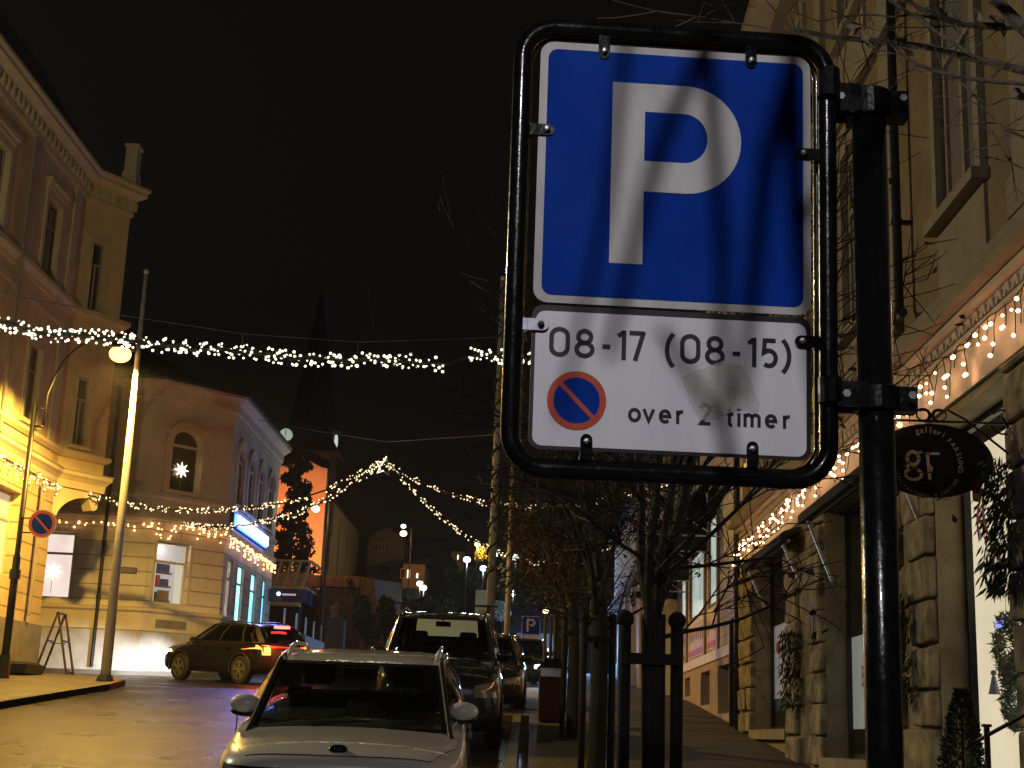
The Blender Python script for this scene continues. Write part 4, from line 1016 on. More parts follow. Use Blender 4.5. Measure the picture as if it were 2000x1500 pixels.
# ================================================================== CARS
def temp_obj(mb, mats=()):
    me = bpy.data.meshes.new('tmp'); bmesh.ops.recalc_face_normals(mb.bm, faces=mb.bm.faces); mb.bm.to_mesh(me); mb.bm.free()
    o = bpy.data.objects.new('tmp', me); col.objects.link(o); return o
def eval_mesh(o):
    bpy.context.view_layer.update(); dg = bpy.context.evaluated_depsgraph_get()
    return bpy.data.meshes.new_from_object(o.evaluated_get(dg))
def car_body(st, arches, wr, root, m, zc):
    """st: stations (y, half width, z under, z shoulder, z top, crown); wheel arches cut out"""
    mb = MB(); rings = []
    for y, hw, zb, zs, zt, cr in st:
        half = [(0, zb), (hw * .80, zb), (hw * .96, zb + .08), (hw, zb + (zs - zb) * .35), (hw * 1.0, zb + (zs - zb) * .72), (hw * .975, zs), (hw * .90, zt - .012), (hw * .5, zt + cr * .7), (0, zt + cr)]
        full = half + [(-x, z) for x, z in half[-2:0:-1]]
        rings.append([mb.bm.verts.new((x, y, z)) for x, z in full])
    n = len(rings[0])
    for A, B in zip(rings, rings[1:]):
        for k in range(n): mb.bm.faces.new((A[k], A[(k + 1) % n], B[(k + 1) % n], B[k]))
    mb.bm.faces.new(rings[0][::-1]); mb.bm.faces.new(rings[-1])
    o = temp_obj(mb); sb = o.modifiers.new('s', 'SUBSURF'); sb.levels = 3; sb.render_levels = 3
    cut = MB()
    for y in arches:
        for s in (-1, 1):
            cut.cyl((s * .55, y, zc), (s * 1.3, y, zc), wr * 1.16, n=32)
    co = temp_obj(cut); bo = o.modifiers.new('b', 'BOOLEAN'); bo.object = co; bo.operation = 'DIFFERENCE'; bo.solver = 'EXACT'
    me = eval_mesh(o); bpy.data.objects.remove(o); bpy.data.objects.remove(co)
    me.materials.clear(); me.materials.append(m)
    me.name = 'car_body'
    ob = bpy.data.objects.new('body', me); col.objects.link(ob); ob.parent = root; OFF[ob.name] = V((0, 0, 0))
    for p in me.polygons: p.use_smooth = True
    try: me.set_sharp_from_angle(angle=R(35))
    except Exception: pass
    return ob
def patch(c00, c10, c11, c01, bulge, nu=10, nv=8, bdir=None):
    """curved quad patch; bulge vector scaled by a parabola"""
    c = [V(p) for p in (c00, c10, c11, c01)]; b = V(bulge)
    def fn(u, v):
        p = (c[0] * (1 - u) + c[1] * u) * (1 - v) + (c[3] * (1 - u) + c[2] * u) * v
        return p + b * (4 * u * (1 - u)) * (.65 + .35 * 4 * v * (1 - v)) + b * .0
    return fn
def wheel(root, x, y, r, wd, rim=True, spokes=5):
    s = 1 if x > 0 else -1; mb = MB()
    mb.lathe((x, y, r), [(r * .62, -wd / 2), (r * .9, -wd / 2), (r, -wd / 2 * .75), (r, wd / 2 * .75), (r * .9, wd / 2), (r * .62, wd / 2)], 32, 'X')
    t = mb.build('wheel', M['rubber'], root, smooth=False, world=False)
    mb = MB(); xo = wd / 2 * s
    mb.lathe((x, y, r), [(r * .66, xo * .55), (r * .66, xo * 1.02), (r * .60, xo * 1.02), (r * .58, xo * .5)], 32, 'X')
    for k in range(spokes):
        a = 6.28318 * k / spokes + .3
        for da in (-.13, .13):
            a0 = a + da * .3; a1 = a + da * 1.4
            mb.bar((x + xo * .92, y + r * .10 * math.cos(a0), r + r * .10 * math.sin(a0)), (x + xo * .9, y + r * .62 * math.cos(a1), r + r * .62 * math.sin(a1)), r * .13, .03)
    mb.lathe((x, y, r), [(r * .16, xo * .6), (r * .16, xo * 1.0), (r * .05, xo * 1.02)], 12, 'X')
    mb.build('rim', M['rim'], t, world=False)
    mb = MB(); mb.lathe((x, y, r), [(r * .57, xo * .2), (r * .57, xo * .45)], 24, 'X'); mb.build('brake_disc', M['plastic'], t, world=False)
def make_car(name, label, loc, rz, pitch, cfg):
    root = thing(name, label, 'car', (0, 0, 0)); OFF[root.name] = V((0, 0, 0))
    L_ = cfg['L']; hw = cfg['hw']; r = cfg['wr']; pm = cfg['paint']; gm = cfg.get('glass', M['car_glass'])
    body = car_body(cfg['st'], cfg['axles'], r, root, pm, r)
    bvh = BVHTree.FromPolygons([v_.co.copy() for v_ in body.data.vertices], [list(p_.vertices) for p_ in body.data.polygons])
    def onskin(x, z, front=True, off=.008):
        h_ = bvh.ray_cast(V((x, -1 if front else L_ + 1, z)), V((0, 1 if front else -1, 0)))
        y_ = h_[0].y if h_[0] is not None and (h_[0].y < 1.2 if front else h_[0].y > L_ - 1.2) else (.35 if front else L_ - .3)
        return V((x, y_ - (off if front else -off), z))
    bld = lambda mb, n, m, p=root, smooth=False: mb.build(n, m, p, smooth=smooth, world=False)
    (ya, za, xa), (yt, zt, xt) = cfg['ws0'], cfg['ws1']          # windscreen base / top (y, z, half width)
    (yr0, zr0, xr0), (yr1, zr1, xr1) = cfg['rw1'], cfg['rw0']    # rear window top / base
    cb = cfg.get('cowl', .16)
    # windscreen
    fnw = patch((-xa, ya, za), (xa, ya, za), (xt, yt, zt), (-xt, yt, zt), (0, -cb, -.0)); mb = MB(); mb.grid(fnw, 14, 10); ws = bld(mb, 'windscreen', gm, smooth=True)
    mb = MB(); mb.grid(lambda u, v: V(fnw(u, v * .045)) + V((0, -.004, .002)), 14, 1); mb.grid(lambda u, v: V(fnw(u, 1 - v * .04)) + V((0, -.004, .002)), 14, 1)
    mb.grid(lambda u, v: V(fnw(u * .03, v)) + V((0, -.004, .002)), 1, 10); mb.grid(lambda u, v: V(fnw(1 - u * .03, v)) + V((0, -.004, .002)), 1, 10)
    bld(mb, 'windscreen_edge', M['plastic'], ws)
    fnr = patch((-xr1, yr1, zr1), (xr1, yr1, zr1), (xr0, yr0, zr0), (-xr0, yr0, zr0), (0, .08, 0)); sp_r = cfg.get('rsplit')
    if sp_r:
        mb = MB(); mb.grid(lambda u, v: V(fnr(.12 + .76 * u, sp_r + (.93 - sp_r) * v)), 12, 6); bld(mb, 'rear_window', cfg.get('rear_glass', gm), smooth=True)
        mb = MB()
        for a0, a1, b0, b1_ in ((0, 1, 0, sp_r), (0, .12, sp_r, 1), (.88, 1, sp_r, 1), (.12, .88, .93, 1)): mb.grid(lambda u, v: V(fnr(a0 + (a1 - a0) * u, b0 + (b1_ - b0) * v)), 6, 6)
        bld(mb, 'tailgate', pm, smooth=True)
    else: mb = MB(); mb.grid(fnr, 12, 8); bld(mb, 'rear_window', gm, smooth=True)
    # roof
    cr = cfg.get('crown', .06)
    def fr(u, v):
        a = V(fnw(u, 1)); b = V(fnr(u, 1)); p = a.lerp(b, v); return p + V((0, 0, cr * 4 * v * (1 - v) * .8 + cr * .5 * (1 - (2 * u - 1) ** 4) * min(1, 6 * v + .2) * min(1, 6 * (1 - v) + .2)))
    mb = MB(); mb.grid(fr, 14, 14)
    # sides
    cw = []
    for s in (-1, 1):
        A0 = V((s * xa, ya, za)); A1 = V((s * xt, yt, zt)); D1 = V((s * xr0, yr0, zr0)); D0 = V((s * xr1, yr1, zr1))
        A0s = A0
        bel = cfg['belt']
        xs0 = hw * cfg.get('bx', .93)
        def sd(u, v, s=s, A0=A0, A1=A1, D0=D0, D1=D1):
            bot = A0.lerp(V((s * xs0, (ya + .5), bel)), min(1, u / .15)) if u < .15 else (V((s * xs0, ya + .5, bel)).lerp(V((s * xs0, yr1 - .35, bel)), (u - .15) / .7) if u < .85 else V((s * xs0, yr1 - .35, bel)).lerp(D0, (u - .85) / .15))
            topx = xt + .0
            tp = A1.lerp(D1, u) + V((s * .035 * 4 * u * (1 - u), 0, cr * 4 * u * (1 - u) * .8))
            return bot.lerp(tp, v) + V((s * .05 * 4 * v * (1 - v), 0, 0)) * (4 * u * (1 - u)) ** .5
        m2 = MB(); m2.grid(sd, 20, 8); sw = bld(m2, 'side_window', cfg.get('side_glass', gm), smooth=True)
        # pillars and roof rail strips follow the side surface
        off = V((s * .006, 0, 0))
        for (u0, u1, thick) in cfg.get('pillars', ((.40, .43, 0), (.72, .75, 0))):
            m2 = MB(); m2.grid(lambda a, b: sd(u0 + (u1 - u0) * a, b) + off, 2, 8); bld(m2, 'pillar', M['plastic'])
        m2 = MB(); m2.grid(lambda a, b: sd(cfg.get('dp', .93) + (1 - cfg.get('dp', .93)) * a, b) + off * 1.3, 3, 8); m2.grid(lambda a, b: sd(a, 1 - .07 * b) + off * 1.1, 20, 2); m2.grid(lambda a, b: sd(a, .05 * b) + off, 20, 1)
        bld(m2, 'window_surround', cfg.get('surround', pm))
        # A pillar
        ap = [V(fnw(0 if s < 0 else 1, k / 8)) + V((s * .012, -.005, .006)) for k in range(9)]
        m2 = MB(); m2.tube([ap[0] + V((s * .03, -.22, -.10))] + ap + [ap[-1] + V((0, .3, .03))], [.02] + [cfg.get('apr', .022)] * 9 + [.02], 8); bld(m2, 'front_pillar', cfg.get('ap_mat', pm), smooth=True)
        # roof edge
        re_ = [sd(k / 10, 1) + V((s * .004, 0, .004)) for k in range(11)]
        m2 = MB(); m2.tube(re_, .022, 8); bld(m2, 'roof_edge', pm, smooth=True)
        if cfg.get('rail'):
            re_ = [sd(.08 + .84 * k / 10, 1) + V((-s * .04, 0, .05 + .02 * (1 - abs(k - 5) / 5))) for k in range(11)]
            re_[0].z -= .05; re_[-1].z -= .05
            m2 = MB(); m2.tube(re_, .017, 8); bld(m2, 'roof_rail', cfg['rail'], smooth=True)
        # mirror
        my = ya + cfg.get('my', .32); mz = bel + .03; mxx = hw - cfg.get('mi', .06)
        m2 = MB(); m2.bar((s * (hw * .9), my + .02, mz - .04), (s * (mxx + .05), my + .02, mz - .02), .05, .04)
        m2.sphere((s * (mxx + .075), my + .03, mz - .04), .1, 3, 1.12, .6, .42); mr_ = bld(m2, 'wing_mirror', M['plastic'], smooth=True)
        m2 = MB(); m2.sphere((s * (mxx + .075), my, mz + .02), .1, 3, 1.18, .75, .72); bld(m2, 'mirror_shell', cfg.get('mirror', pm), mr_, smooth=True)
        # sills, handles, trim
        for hy in cfg.get('handles', (1.75, 2.65)):
            m2 = MB(); m2.bar((s * (hw + .012), hy, bel - .16), (s * (hw + .012), hy + .2, bel - .15), .03, .035); bld(m2, 'door_handle', M['chrome'])
        for sy in cfg.get('seams', (1.25, 2.25, 3.1)):
            m2 = MB(); m2.bar((s * (hw + .001), sy, .35), (s * (hw * .975), sy, bel - .02), .008, .008); bld(m2, 'door_seam', M['plastic'])
        for y in cfg['axles']:
            m2 = MB(); A_ = arc(y, r, r * 1.17, r * 1.17, -12, 192, 24)
            m2.tube([(s * (hw - .005), a, b) for a, b in A_], .028, 6); bld(m2, 'wheel_arch', M['plastic'], smooth=True)
            wheel(root, s * (hw - .10), y, r, .22)
        # lamps
        hx, hy, hz0, hwd, hht = cfg['head']
        m2 = MB(); 
        def hf(u, v): 
            x = hx - hwd / 2 + hwd * u
            return onskin(s * x, hz0 + hht * (v - .5) * (1 - .3 * (1 - u)) + .03 * u, True, .012)
        m2.grid(hf, 8, 4); hl = bld(m2, 'headlight', cfg.get('head_mat', M['lamp_clear']), smooth=True)
        tx, ty, tz, twd, tht = cfg['tail']
        m2 = MB(); m2.grid(lambda u, v: onskin(s * (tx - twd / 2 + twd * u), tz + tht * (v - .5), False), 6, 4); bld(m2, 'tail_light', cfg.get('tail_mat', M['tail_dim']), smooth=True)
    rf = mb.build('roof', pm, root, smooth=True, world=False)
    # grille, plate, badge
    gx, gy, gz0_, gw, gh = cfg['grille']
    mb = MB(); mb.grid(lambda u, v: V(((2 * u - 1) * gw, gy + .10 * abs(2 * u - 1) ** 2.5, gz0_ + gh * (v - .5))), 12, 2)
    for k in range(4): mb.tube([((2 * u / 12 - 1) * gw, gy - .008 + .10 * abs(2 * u / 12 - 1) ** 2.5, gz0_ + gh * (.2 * k + .2 - .5)) for u in range(13)], .006, 4)
    bld(mb, 'grille', M['plastic'])
    mb = MB(); mb.box(-.26, .26, gy - .03, gy - .015, cfg.get('pz', .45) - .055, cfg.get('pz', .45) + .055); bld(mb, 'number_plate', M['white_paint'])
    mb = MB(); mb.box(-.26, .26, L_ + .012, L_ + .028, .75, .86); bld(mb, 'number_plate', M['white_paint'])
    # interior
    mb = MB(); mb.box(-hw * .82, hw * .82, ya + .12, ya + .55, za - .28, za - .03); bld(mb, 'dashboard', M['interior'])
    for s in (-1, 1):
        mb = MB(); sy = ya + 1.15; mb.box(s * .37 - .24, s * .37 + .24, sy, sy + .14, cfg['belt'] - .55, cfg['belt'] + .10); mb.box(s * .37 - .24, s * .37 + .24, sy - .45, sy, cfg['belt'] - .6, cfg['belt'] - .42)
        st_ = bld(mb, 'seat', M['interior']); bevel(st_, .05, 3)
        mb = MB(); mb.box(s * .37 - .13, s * .37 + .13, sy + .03, sy + .12, cfg['belt'] + .17, cfg['belt'] + .34); hd = bld(mb, 'headrest', M['interior'], st_); bevel(hd, .04, 3)
        mb = MB(); mb.cyl((s * .37 - .06, sy + .07, cfg['belt'] + .08), (s * .37 - .06, sy + .07, cfg['belt'] + .2), .007); mb.cyl((s * .37 + .06, sy + .07, cfg['belt'] + .08), (s * .37 + .06, sy + .07, cfg['belt'] + .2), .007); bld(mb, 'headrest_rod', M['chrome'], st_)
    mb = MB(); mb.box(-.62, .62, ya + 2.05, ya + 2.2, cfg['belt'] - .5, cfg['belt'] + .08); bs = bld(mb, 'rear_seat', M['interior']); bevel(bs, .05, 3)
    mb = MB(); mb.tube([(.37 + .17 * math.cos(R(a)), ya + .62 + .06 * math.sin(R(a)), za - .02 + .16 * math.sin(R(a))) for a in range(0, 360, 15)], .014, 6, closed=True); bld(mb, 'steering_wheel', M['plastic'])
    mm = V(fnw(.5, .86)); mb = MB(); mb.box(-.11, .11, mm.y + .06, mm.y + .09, mm.z - .04, mm.z + .035); mb.bar(mm + V((0, .01, .06)), mm + V((0, .07, 0)), .02, .02); bld(mb, 'rear_view_mirror', M['plastic'])
    for s in (-.42, .28):
        mb = MB(); mb.tube([V(fnw(.5 + s * .55, .0)) + V((0, -.012, .0)), V(fnw(.5 + s * .55 + .12, .10)) + V((0, -.014, .01)), V(fnw(.5 + s * .55 + .34, .13)) + V((0, -.014, .01))], .008, 5); bld(mb, 'wiper', M['plastic'])
    mb = MB(); mb.tube([(cfg.get('antx', 0), yr0 - .25, zr0 + .05), (cfg.get('antx', 0), yr0 - .05, zr0 + .22)], .008, 5); bld(mb, 'aerial', M['plastic'])
    root.location = loc; root.rotation_euler = (pitch, 0, rz)
    root['_fn'] = 0; del root['_fn']
    return root, fnw
PITCH = math.atan(.08)
# ---- white hatchback, nose to the camera
wx, wy = -1.285, 10.05
cfg = dict(L=4.15, hw=.895, wr=.33, paint=M['car_white'], axles=(.80, 3.38), belt=1.10, bx=.94, mi=.125, ap_mat=M['plastic'],
    st=[(0, .60, .42, .66, .80, .02), (.02, .74, .30, .70, .86, .03), (.10, .83, .24, .74, .91, .035), (.30, .878, .22, .82, .945, .04), (.62, .889, .2, .88, .965, .05), (.95, .895, .2, .93, .985, .05), (1.12, .895, .2, .97, 1.00, .04), (1.30, .895, .2, 1.02, 1.06, 0), (2.2, .895, .2, 1.05, 1.09, 0), (3.3, .895, .2, 1.06, 1.10, 0), (3.85, .875, .22, 1.06, 1.10, 0), (4.07, .84, .26, .98, 1.06, 0), (4.15, .74, .36, .9, .98, 0)],
    ws0=(1.10, 1.005, .735), ws1=(1.88, 1.475, .635), rw1=(3.80, 1.48, .64), rw0=(4.02, 1.10, .72), cowl=.17, crown=.055,
    head=(.66, .045, .77, .24, .08), tail=(.70, 4.10, .95, .22, .42), grille=(0, -.012, .42, .58, .17), rail=M['car_white'], pillars=((.36, .40, 0), (.66, .70, 0)), surround=M['car_white'], pz=.62, antx=-.35)
white, fnw = make_car('hatchback_car', 'white compact car parked in front with dark windscreen and black oval badge', (wx, wy, gz(wy) - .055), R(2.6), PITCH, cfg)
def wadd(mb, n, m, smooth=False, p=white): return mb.build(n, m, p, smooth=smooth, world=False)
mb = MB()   # bonnet shut line following the nose
pts = []
for k in range(29):
    u = -1 + 2 * k / 28; x = u * .80; yy = .06 + .06 * abs(u) ** 2 + (.52 * max(0, (abs(u) - .80) / .20) ** 1.2); pts.append((x, yy))
bvh_src = [c for c in white.children if c.name.startswith('body')][0]
bt = BVHTree.FromPolygons([v_.co.copy() for v_ in bvh_src.data.vertices], [list(p_.vertices) for p_ in bvh_src.data.polygons])
def ontop(x, y, dz=.0):
    h_ = bt.ray_cast(V((x, y, 3)), V((0, 0, -1)))
    return (h_[0] + V((0, 0, dz))) if h_[0] is not None else None
ln = [q for q in (ontop(x, y, .001) for x, y in pts) if q is not None]
mb.tube(ln, .0045, 4); wadd(mb, 'bonnet_seam', M['plastic'])
# badge on the bonnet nose
h_ = bt.ray_cast(V((0, -1, .90)), V((0, 1, 0)))
q = ontop(0, .09); q2 = ontop(0, .17)
bn = (q2 - q).normalized(); nn = V((1, 0, 0)).cross(bn).normalized()
if nn.z < 0: nn = -nn
qc = q.lerp(q2, .5) + nn * .004
tilt = (bn * .5 + V((0, -.2, .75))).normalized()
mb = MB(); el = [(.066 * math.cos(R(a)), .034 * math.sin(R(a))) for a in range(0, 360, 12)]
up_ = (bn + V((0, 0, 1.2))).normalized(); nb = V((1, 0, 0)).cross(up_).normalized(); nb = nb if nb.y < 0 else -nb
qc = qc + nb * .012
mb.prism(el, lambda a, b, d: qc + V((1, 0, 0)) * a + up_ * b + nb * d, -.014, .006); bdg = wadd(mb, 'badge', M['black_gloss'])
mb = MB(); mb.tube([qc + V((1, 0, 0)) * a * .93 + up_ * b * .93 + nb * .007 for a, b in el], .0022, 4, closed=True)
Mx = Matrix(((1, up_.x, nb.x, qc.x), (0, up_.y, nb.y, qc.y - .0), (0, up_.z, nb.z, qc.z), (0, 0, 0, 1)))
add_text(mb, 'KIA', .04, Mx @ Matrix.Translation((0, -.014, .0075))); mb.build('badge_mark', M['steel'], bdg, world=False, norm=False)
# dark lamp band across the nose
mb = MB()
def band(u, v):
    x = (2 * u - 1) * .74; z = .735 + .085 * v + .012 * abs(2 * u - 1); h_ = bt.ray_cast(V((x, -1, z)), V((0, 1, 0))); y_ = h_[0].y if h_[0] is not None else .12
    return V((x, y_ - .006, z))
mb.grid(band, 40, 3); bd_ = wadd(mb, 'lamp_band', M['black_gloss'], True)
for s in (-1, 1):
    mb = MB()
    for k in range(9):
        p_ = band(.5 + s * (.26 + .024 * k), .5); mb.sphere(p_ + V((0, -.002, 0)), .016, 1, 1, .5, 1.4)
    wadd(mb, 'daylight_strip', M['lamp_clear'], False, bd_)
for s in (-1, 1):
    mb = MB(); rr_ = [q for q in (ontop(s * (.56 + .12 * t / 8), .16 + t * .11, .002) for t in range(9)) if q is not None]
# ---- dark people carrier behind it
fg = bpy.data.materials.new('misted_glass'); fg.use_nodes = True; _n = fg.node_tree.nodes; _l = fg.node_tree.links
_t = _n.new('ShaderNodeBsdfTranslucent'); _t.inputs[0].default_value = (.8, .9, .85, 1); _a = _n.new('ShaderNodeBsdfTransparent'); _a.inputs[0].default_value = (.6, .65, .62, 1); _m = _n.new('ShaderNodeMixShader'); _m.inputs[0].default_value = .7
_l.new(_a.outputs[0], _m.inputs[1]); _l.new(_t.outputs[0], _m.inputs[2]); _l.new(_m.outputs[0], _n['Material Output'].inputs[0])
cfg = dict(rear_glass=fg, rsplit=.42, L=4.4, hw=.89, wr=.33, paint=M['car_navy'], axles=(.85, 3.5), belt=1.22, bx=.95,
    st=[(0, .62, .42, .62, .78, .02), (.04, .76, .30, .70, .92, .03), (.14, .84, .24, .80, 1.00, .035), (.4, .875, .22, .92, 1.07, .04), (.75, .885, .2, 1.0, 1.12, .04), (1.0, .89, .2, 1.08, 1.16, .03), (1.2, .89, .2, 1.15, 1.21, 0), (2.4, .89, .2, 1.18, 1.22, 0), (3.6, .89, .2, 1.18, 1.22, 0), (4.2, .88, .22, 1.16, 1.20, 0), (4.34, .86, .26, 1.05, 1.16, 0), (4.4, .78, .36, .9, 1.04, 0)],
    ws0=(.98, 1.17, .76), ws1=(1.72, 1.76, .63), rw1=(4.18, 1.78, .64), rw0=(4.30, 1.22, .72), cowl=.13, crown=.06, apr=.028,
    head=(.66, .06, .80, .32, .22), tail=(.78, 4.36, 1.15, .14, .5), grille=(0, -.012, .78, .38, .15), rail=M['plastic'], dp=.90, my=.22)
vx, vy = -1.24, 19.9
van, _ = make_car('people_carrier', 'dark tall people carrier with roof bars parked behind the white car', (vx, vy, gz(vy)), R(2.0), PITCH, cfg)
for y in (2.35, 3.5):
    mb = MB(); mb.bar((-.80, y, 1.965), (.80, y, 1.965), .06, .03)
    for s in (-1, 1): mb.bar((s * .66, y, 1.86), (s * .66, y, 1.96), .05, .05)
    mb.build('roof_bar', M['plastic'], van, world=False)
# ---- dark estate car further up, headlights on
M['led'] = emis('led_headlight', (.75, .88, 1), 8, False)
cfg3 = dict(L=4.4, hw=.88, wr=.32, paint=M['car_black'], axles=(.85, 3.45), belt=1.0, bx=.95,
    st=[(0, .60, .36, .55, .66, .02), (.04, .74, .28, .60, .74, .03), (.14, .83, .22, .66, .80, .035), (.4, .865, .2, .74, .86, .04), (.8, .88, .18, .82, .92, .04), (1.15, .88, .18, .88, .96, .03), (1.35, .88, .18, .94, .99, 0), (2.4, .88, .18, .96, 1.0, 0), (3.6, .88, .18, .96, 1.0, 0), (4.15, .87, .2, .95, .99, 0), (4.34, .84, .24, .85, .92, 0), (4.4, .76, .32, .7, .8, 0)],
    ws0=(1.15, .97, .74), ws1=(2.0, 1.40, .58), rw1=(3.75, 1.40, .58), rw0=(4.25, 1.0, .70), cowl=.15, crown=.05,
    head=(.64, .05, .64, .30, .14), tail=(.72, 4.32, .85, .2, .2), grille=(0, -.012, .55, .45, .2), rail=None, glass=M['car_glass_dark'], head_mat=M['lamp_clear'])
c3, _ = make_car('estate_car', 'dark car half hidden behind the tall people carrier', (-.95, 26.6, gz(26.6)), 0, PITCH, cfg3)
# car added farther up the street to throw cold light down the kerb
cfg4 = dict(cfg3); cfg4['head_mat'] = M['led']
c4, _ = make_car('estate_car', 'added dark car with bluish headlights for the kerb light, below the small P sign', (-.35, 42.0, gz(42)), R(-2), math.atan(.055), cfg4)
for s in (-1, 1):
    lamp_light('SPOT', (-.35 + s * .64, 41.85, gz(42) + .68), 600, (.62, .80, 1), (-.8, 10, 2.2), .05, 26, .8, 'headlight_beam')
for s in (-1, 1):
    lamp_light('SPOT', (-.95 + s * .62, 26.45, gz(26.6) + .75), 40, (.80, 1, .93), (-1.24, 24.2, gz(24.2) + 1.5), .05, 70, .8, 'parking_beam')
# ---- dark crossover turning at the crossing
cfg5 = dict(L=4.3, hw=.88, wr=.36, paint=M['car_black'], axles=(.85, 3.42), belt=1.05, bx=.95,
    st=[(0, .60, .40, .60, .74, .02), (.04, .76, .30, .66, .84, .03), (.14, .84, .26, .74, .90, .035), (.4, .87, .24, .80, .95, .04), (.8, .88, .24, .88, .99, .04), (1.15, .88, .24, .94, 1.02, .03), (1.35, .88, .24, 1.0, 1.05, 0), (2.4, .88, .24, 1.02, 1.06, 0), (3.5, .88, .24, 1.04, 1.08, 0), (4.1, .87, .26, 1.02, 1.06, 0), (4.26, .84, .3, .92, 1.0, 0), (4.3, .76, .38, .75, .86, 0)],
    ws0=(1.12, 1.03, .74), ws1=(1.95, 1.50, .58), rw1=(3.75, 1.48, .60), rw0=(4.18, 1.07, .70), cowl=.15, crown=.05,
    head=(.66, .06, .72, .34, .14), tail=(.74, 4.31, .88, .26, .24), grille=(0, -.012, .6, .45, .2), rail=M['chrome'], glass=M['car_glass_dark'],
    head_mat=emis('headlight_on', (.85, .93, 1), 25), tail_mat=emis('tail_on', (1, .10, .015), 16), surround=M['plastic'], handles=(1.95, 2.85))
gx_, gy_ = -7.85, 38.9
suv, _ = make_car('crossover_car', 'black crossover car with glowing red tail lights turning left at the crossing', (0, 0, 0), 0, 0, cfg5)
ang = R(-130)      # local -Y (nose) turned to point left and away
suv.rotation_euler = (0, 0, 0)
AZ = R(50)  # nose azimuth to the left of the street direction
suv.rotation_euler = (0, 0, math.pi + AZ)
hd = V((-math.sin(AZ), math.cos(AZ), 0))
_f = V((hd.x, hd.y, hd.y * .055)).normalized(); _n2 = V((0, -.055, 1)).normalized(); _Y = -_f; _X = _Y.cross(_n2).normalized(); _Z = _X.cross(_Y)
suv.rotation_euler = Matrix(((_X.x, _Y.x, _Z.x), (_X.y, _Y.y, _Z.y), (_X.z, _Y.z, _Z.z))).to_euler()
suv.location = V((gx_, gy_, gz(39) - .03)) + hd * 2.15
suv.location.z = gz(suv.location.y) - .02
mb = MB(); mb.box(-.24, .24, 3.93, 3.99, 1.44, 1.51); mb.build('brake_light', emis('brake_on', (1, .03, .03), 22), suv, world=False)
for s in (1, -1):
    mb = MB(); mb.sphere((s * .87, .42, .78), .05, 2, .5, 1.3, .7); mb.build('side_indicator', emis('indicator_on', (1, .5, .12), 9, False), suv, world=False)
mb = MB(); mb.grid(lambda u, v: V(((2 * u - 1) * .7, 4.315 - .05 * abs(2 * u - 1), .95 + .03 * v)), 8, 1); mb.build('tail_strip', emis('tail_strip_on', (1, .05, .02), 1.2), suv, world=False)
nose = suv.location.copy()
sd_ = V((hd.y, -hd.x, 0))
for s in (-1, 1):
    p0 = nose + sd_ * s * .62 + hd * .12 + V((0, 0, .74))
    lamp_light('SPOT', p0, 800, (.92, .96, 1), p0 + hd * 10 + V((0, 0, -2.3)), .04, 60, 1.0, 'headlight_beam')
tl = nose - hd * 4.45
lamp_light('POINT', tl - sd_ * 0 + sd_ * -.66 + V((0, 0, .86)), 110, (1, .10, .02), None, .06, name='tail_glow')
lamp_light('POINT', tl + sd_ * .66 + V((0, 0, .86)), 110, (1, .10, .02), None, .06, name='tail_glow')
# ================================================================== POLES, STREET LAMPS, SMALL SIGNS
wp = P(205, 1330, 31.65); zt = P(287, 527, 31.65).z
t = thing('flag_pole', 'tall pale tapered pole standing on the left kerb beside the glowing yellow lamp', 'pole', (wp.x, 31.65, gz(31.65) + .12))
mb = MB(); mb.tube([(wp.x, 31.65, gz(31.65) + .12), (wp.x, 31.65, 6), (wp.x, 31.65, zt - .1)], [.115, .095, .045], 20); mb.build('shaft', M['pale_metal'], t, smooth=True)
mb = MB(); mb.sphere((wp.x, 31.65, zt - .05), .07, 2); mb.build('finial', M['pale_metal'], t, smooth=True)
mb = MB(); mb.cyl((wp.x, 31.65, gz(31.65) + .12), (wp.x, 31.65, gz(31.65) + .24), .2, .15, 16); mb.build('base', M['dark_metal'], t)
# sodium lamp on its dark post
ly = 31.3; bp0 = P(6, 1318, ly); tp0 = P(74, 790, ly); lh = P(235, 690, ly); g0 = gz(ly) + .12
t = thing('street_lamp', 'dark street lamp with glowing yellow head on a curved arm beside the white pole', 'street lamp', (bp0.x, ly, g0))
mb = MB(); mb.tube([(bp0.x, ly, g0), (bp0.x, ly, 5.2), (bp0.x, ly, 5.3), (bp0.x, ly, tp0.z)], [.085, .085, .06, .055], 12); mb.build('post', M['dark_metal'], t, smooth=True)
mb = MB(); mb.cyl((bp0.x, ly, g0), (bp0.x, ly, g0 + .5), .14, .11, 14); mb.cyl((bp0.x, ly, 4.75), (bp0.x, ly, 4.95), .12, n=12); mb.build('base', M['dark_metal'], t)
ax = bp0.x + .19
armp = [P(84, 832, ly), P(92, 770, ly), P(105, 740, ly), P(124, 705, ly), P(150, 680, ly), P(190, 655, ly), P(232, 655, ly)]
mb = MB(); mb.tube(armp, [.035] * 3 + [.028] * 4, 8)
mb.bar((bp0.x, ly, tp0.z - .1), (armp[1].x, ly, tp0.z - .1), .05, .05); mb.bar((bp0.x, ly, tp0.z - .5), (armp[0].x + .02, ly, tp0.z - .5), .05, .05); mb.build('arm', M['dark_metal'], t, smooth=True)
mb = MB(); mb.lathe((lh.x, ly, lh.z), [(.04, .42), (.10, .38), (.20, .22), (.31, .12), (.31, .09)], 20); mb.build('shade', M['dark_metal'], t, smooth=True)
mb = MB(); mb.sphere((lh.x, ly, lh.z - .02), .245, 3, 1, 1, .78); gl = mb.build('globe', emis('sodium_globe', (1, .50, .10), 6), t, smooth=True)
SOD = (1, .58, .11)
lamp_light('SPOT', (lh.x, ly - .02, lh.z - .26), 5600, SOD, (lh.x, ly - .02, 0), .12, 165, .35, 'sodium_light')
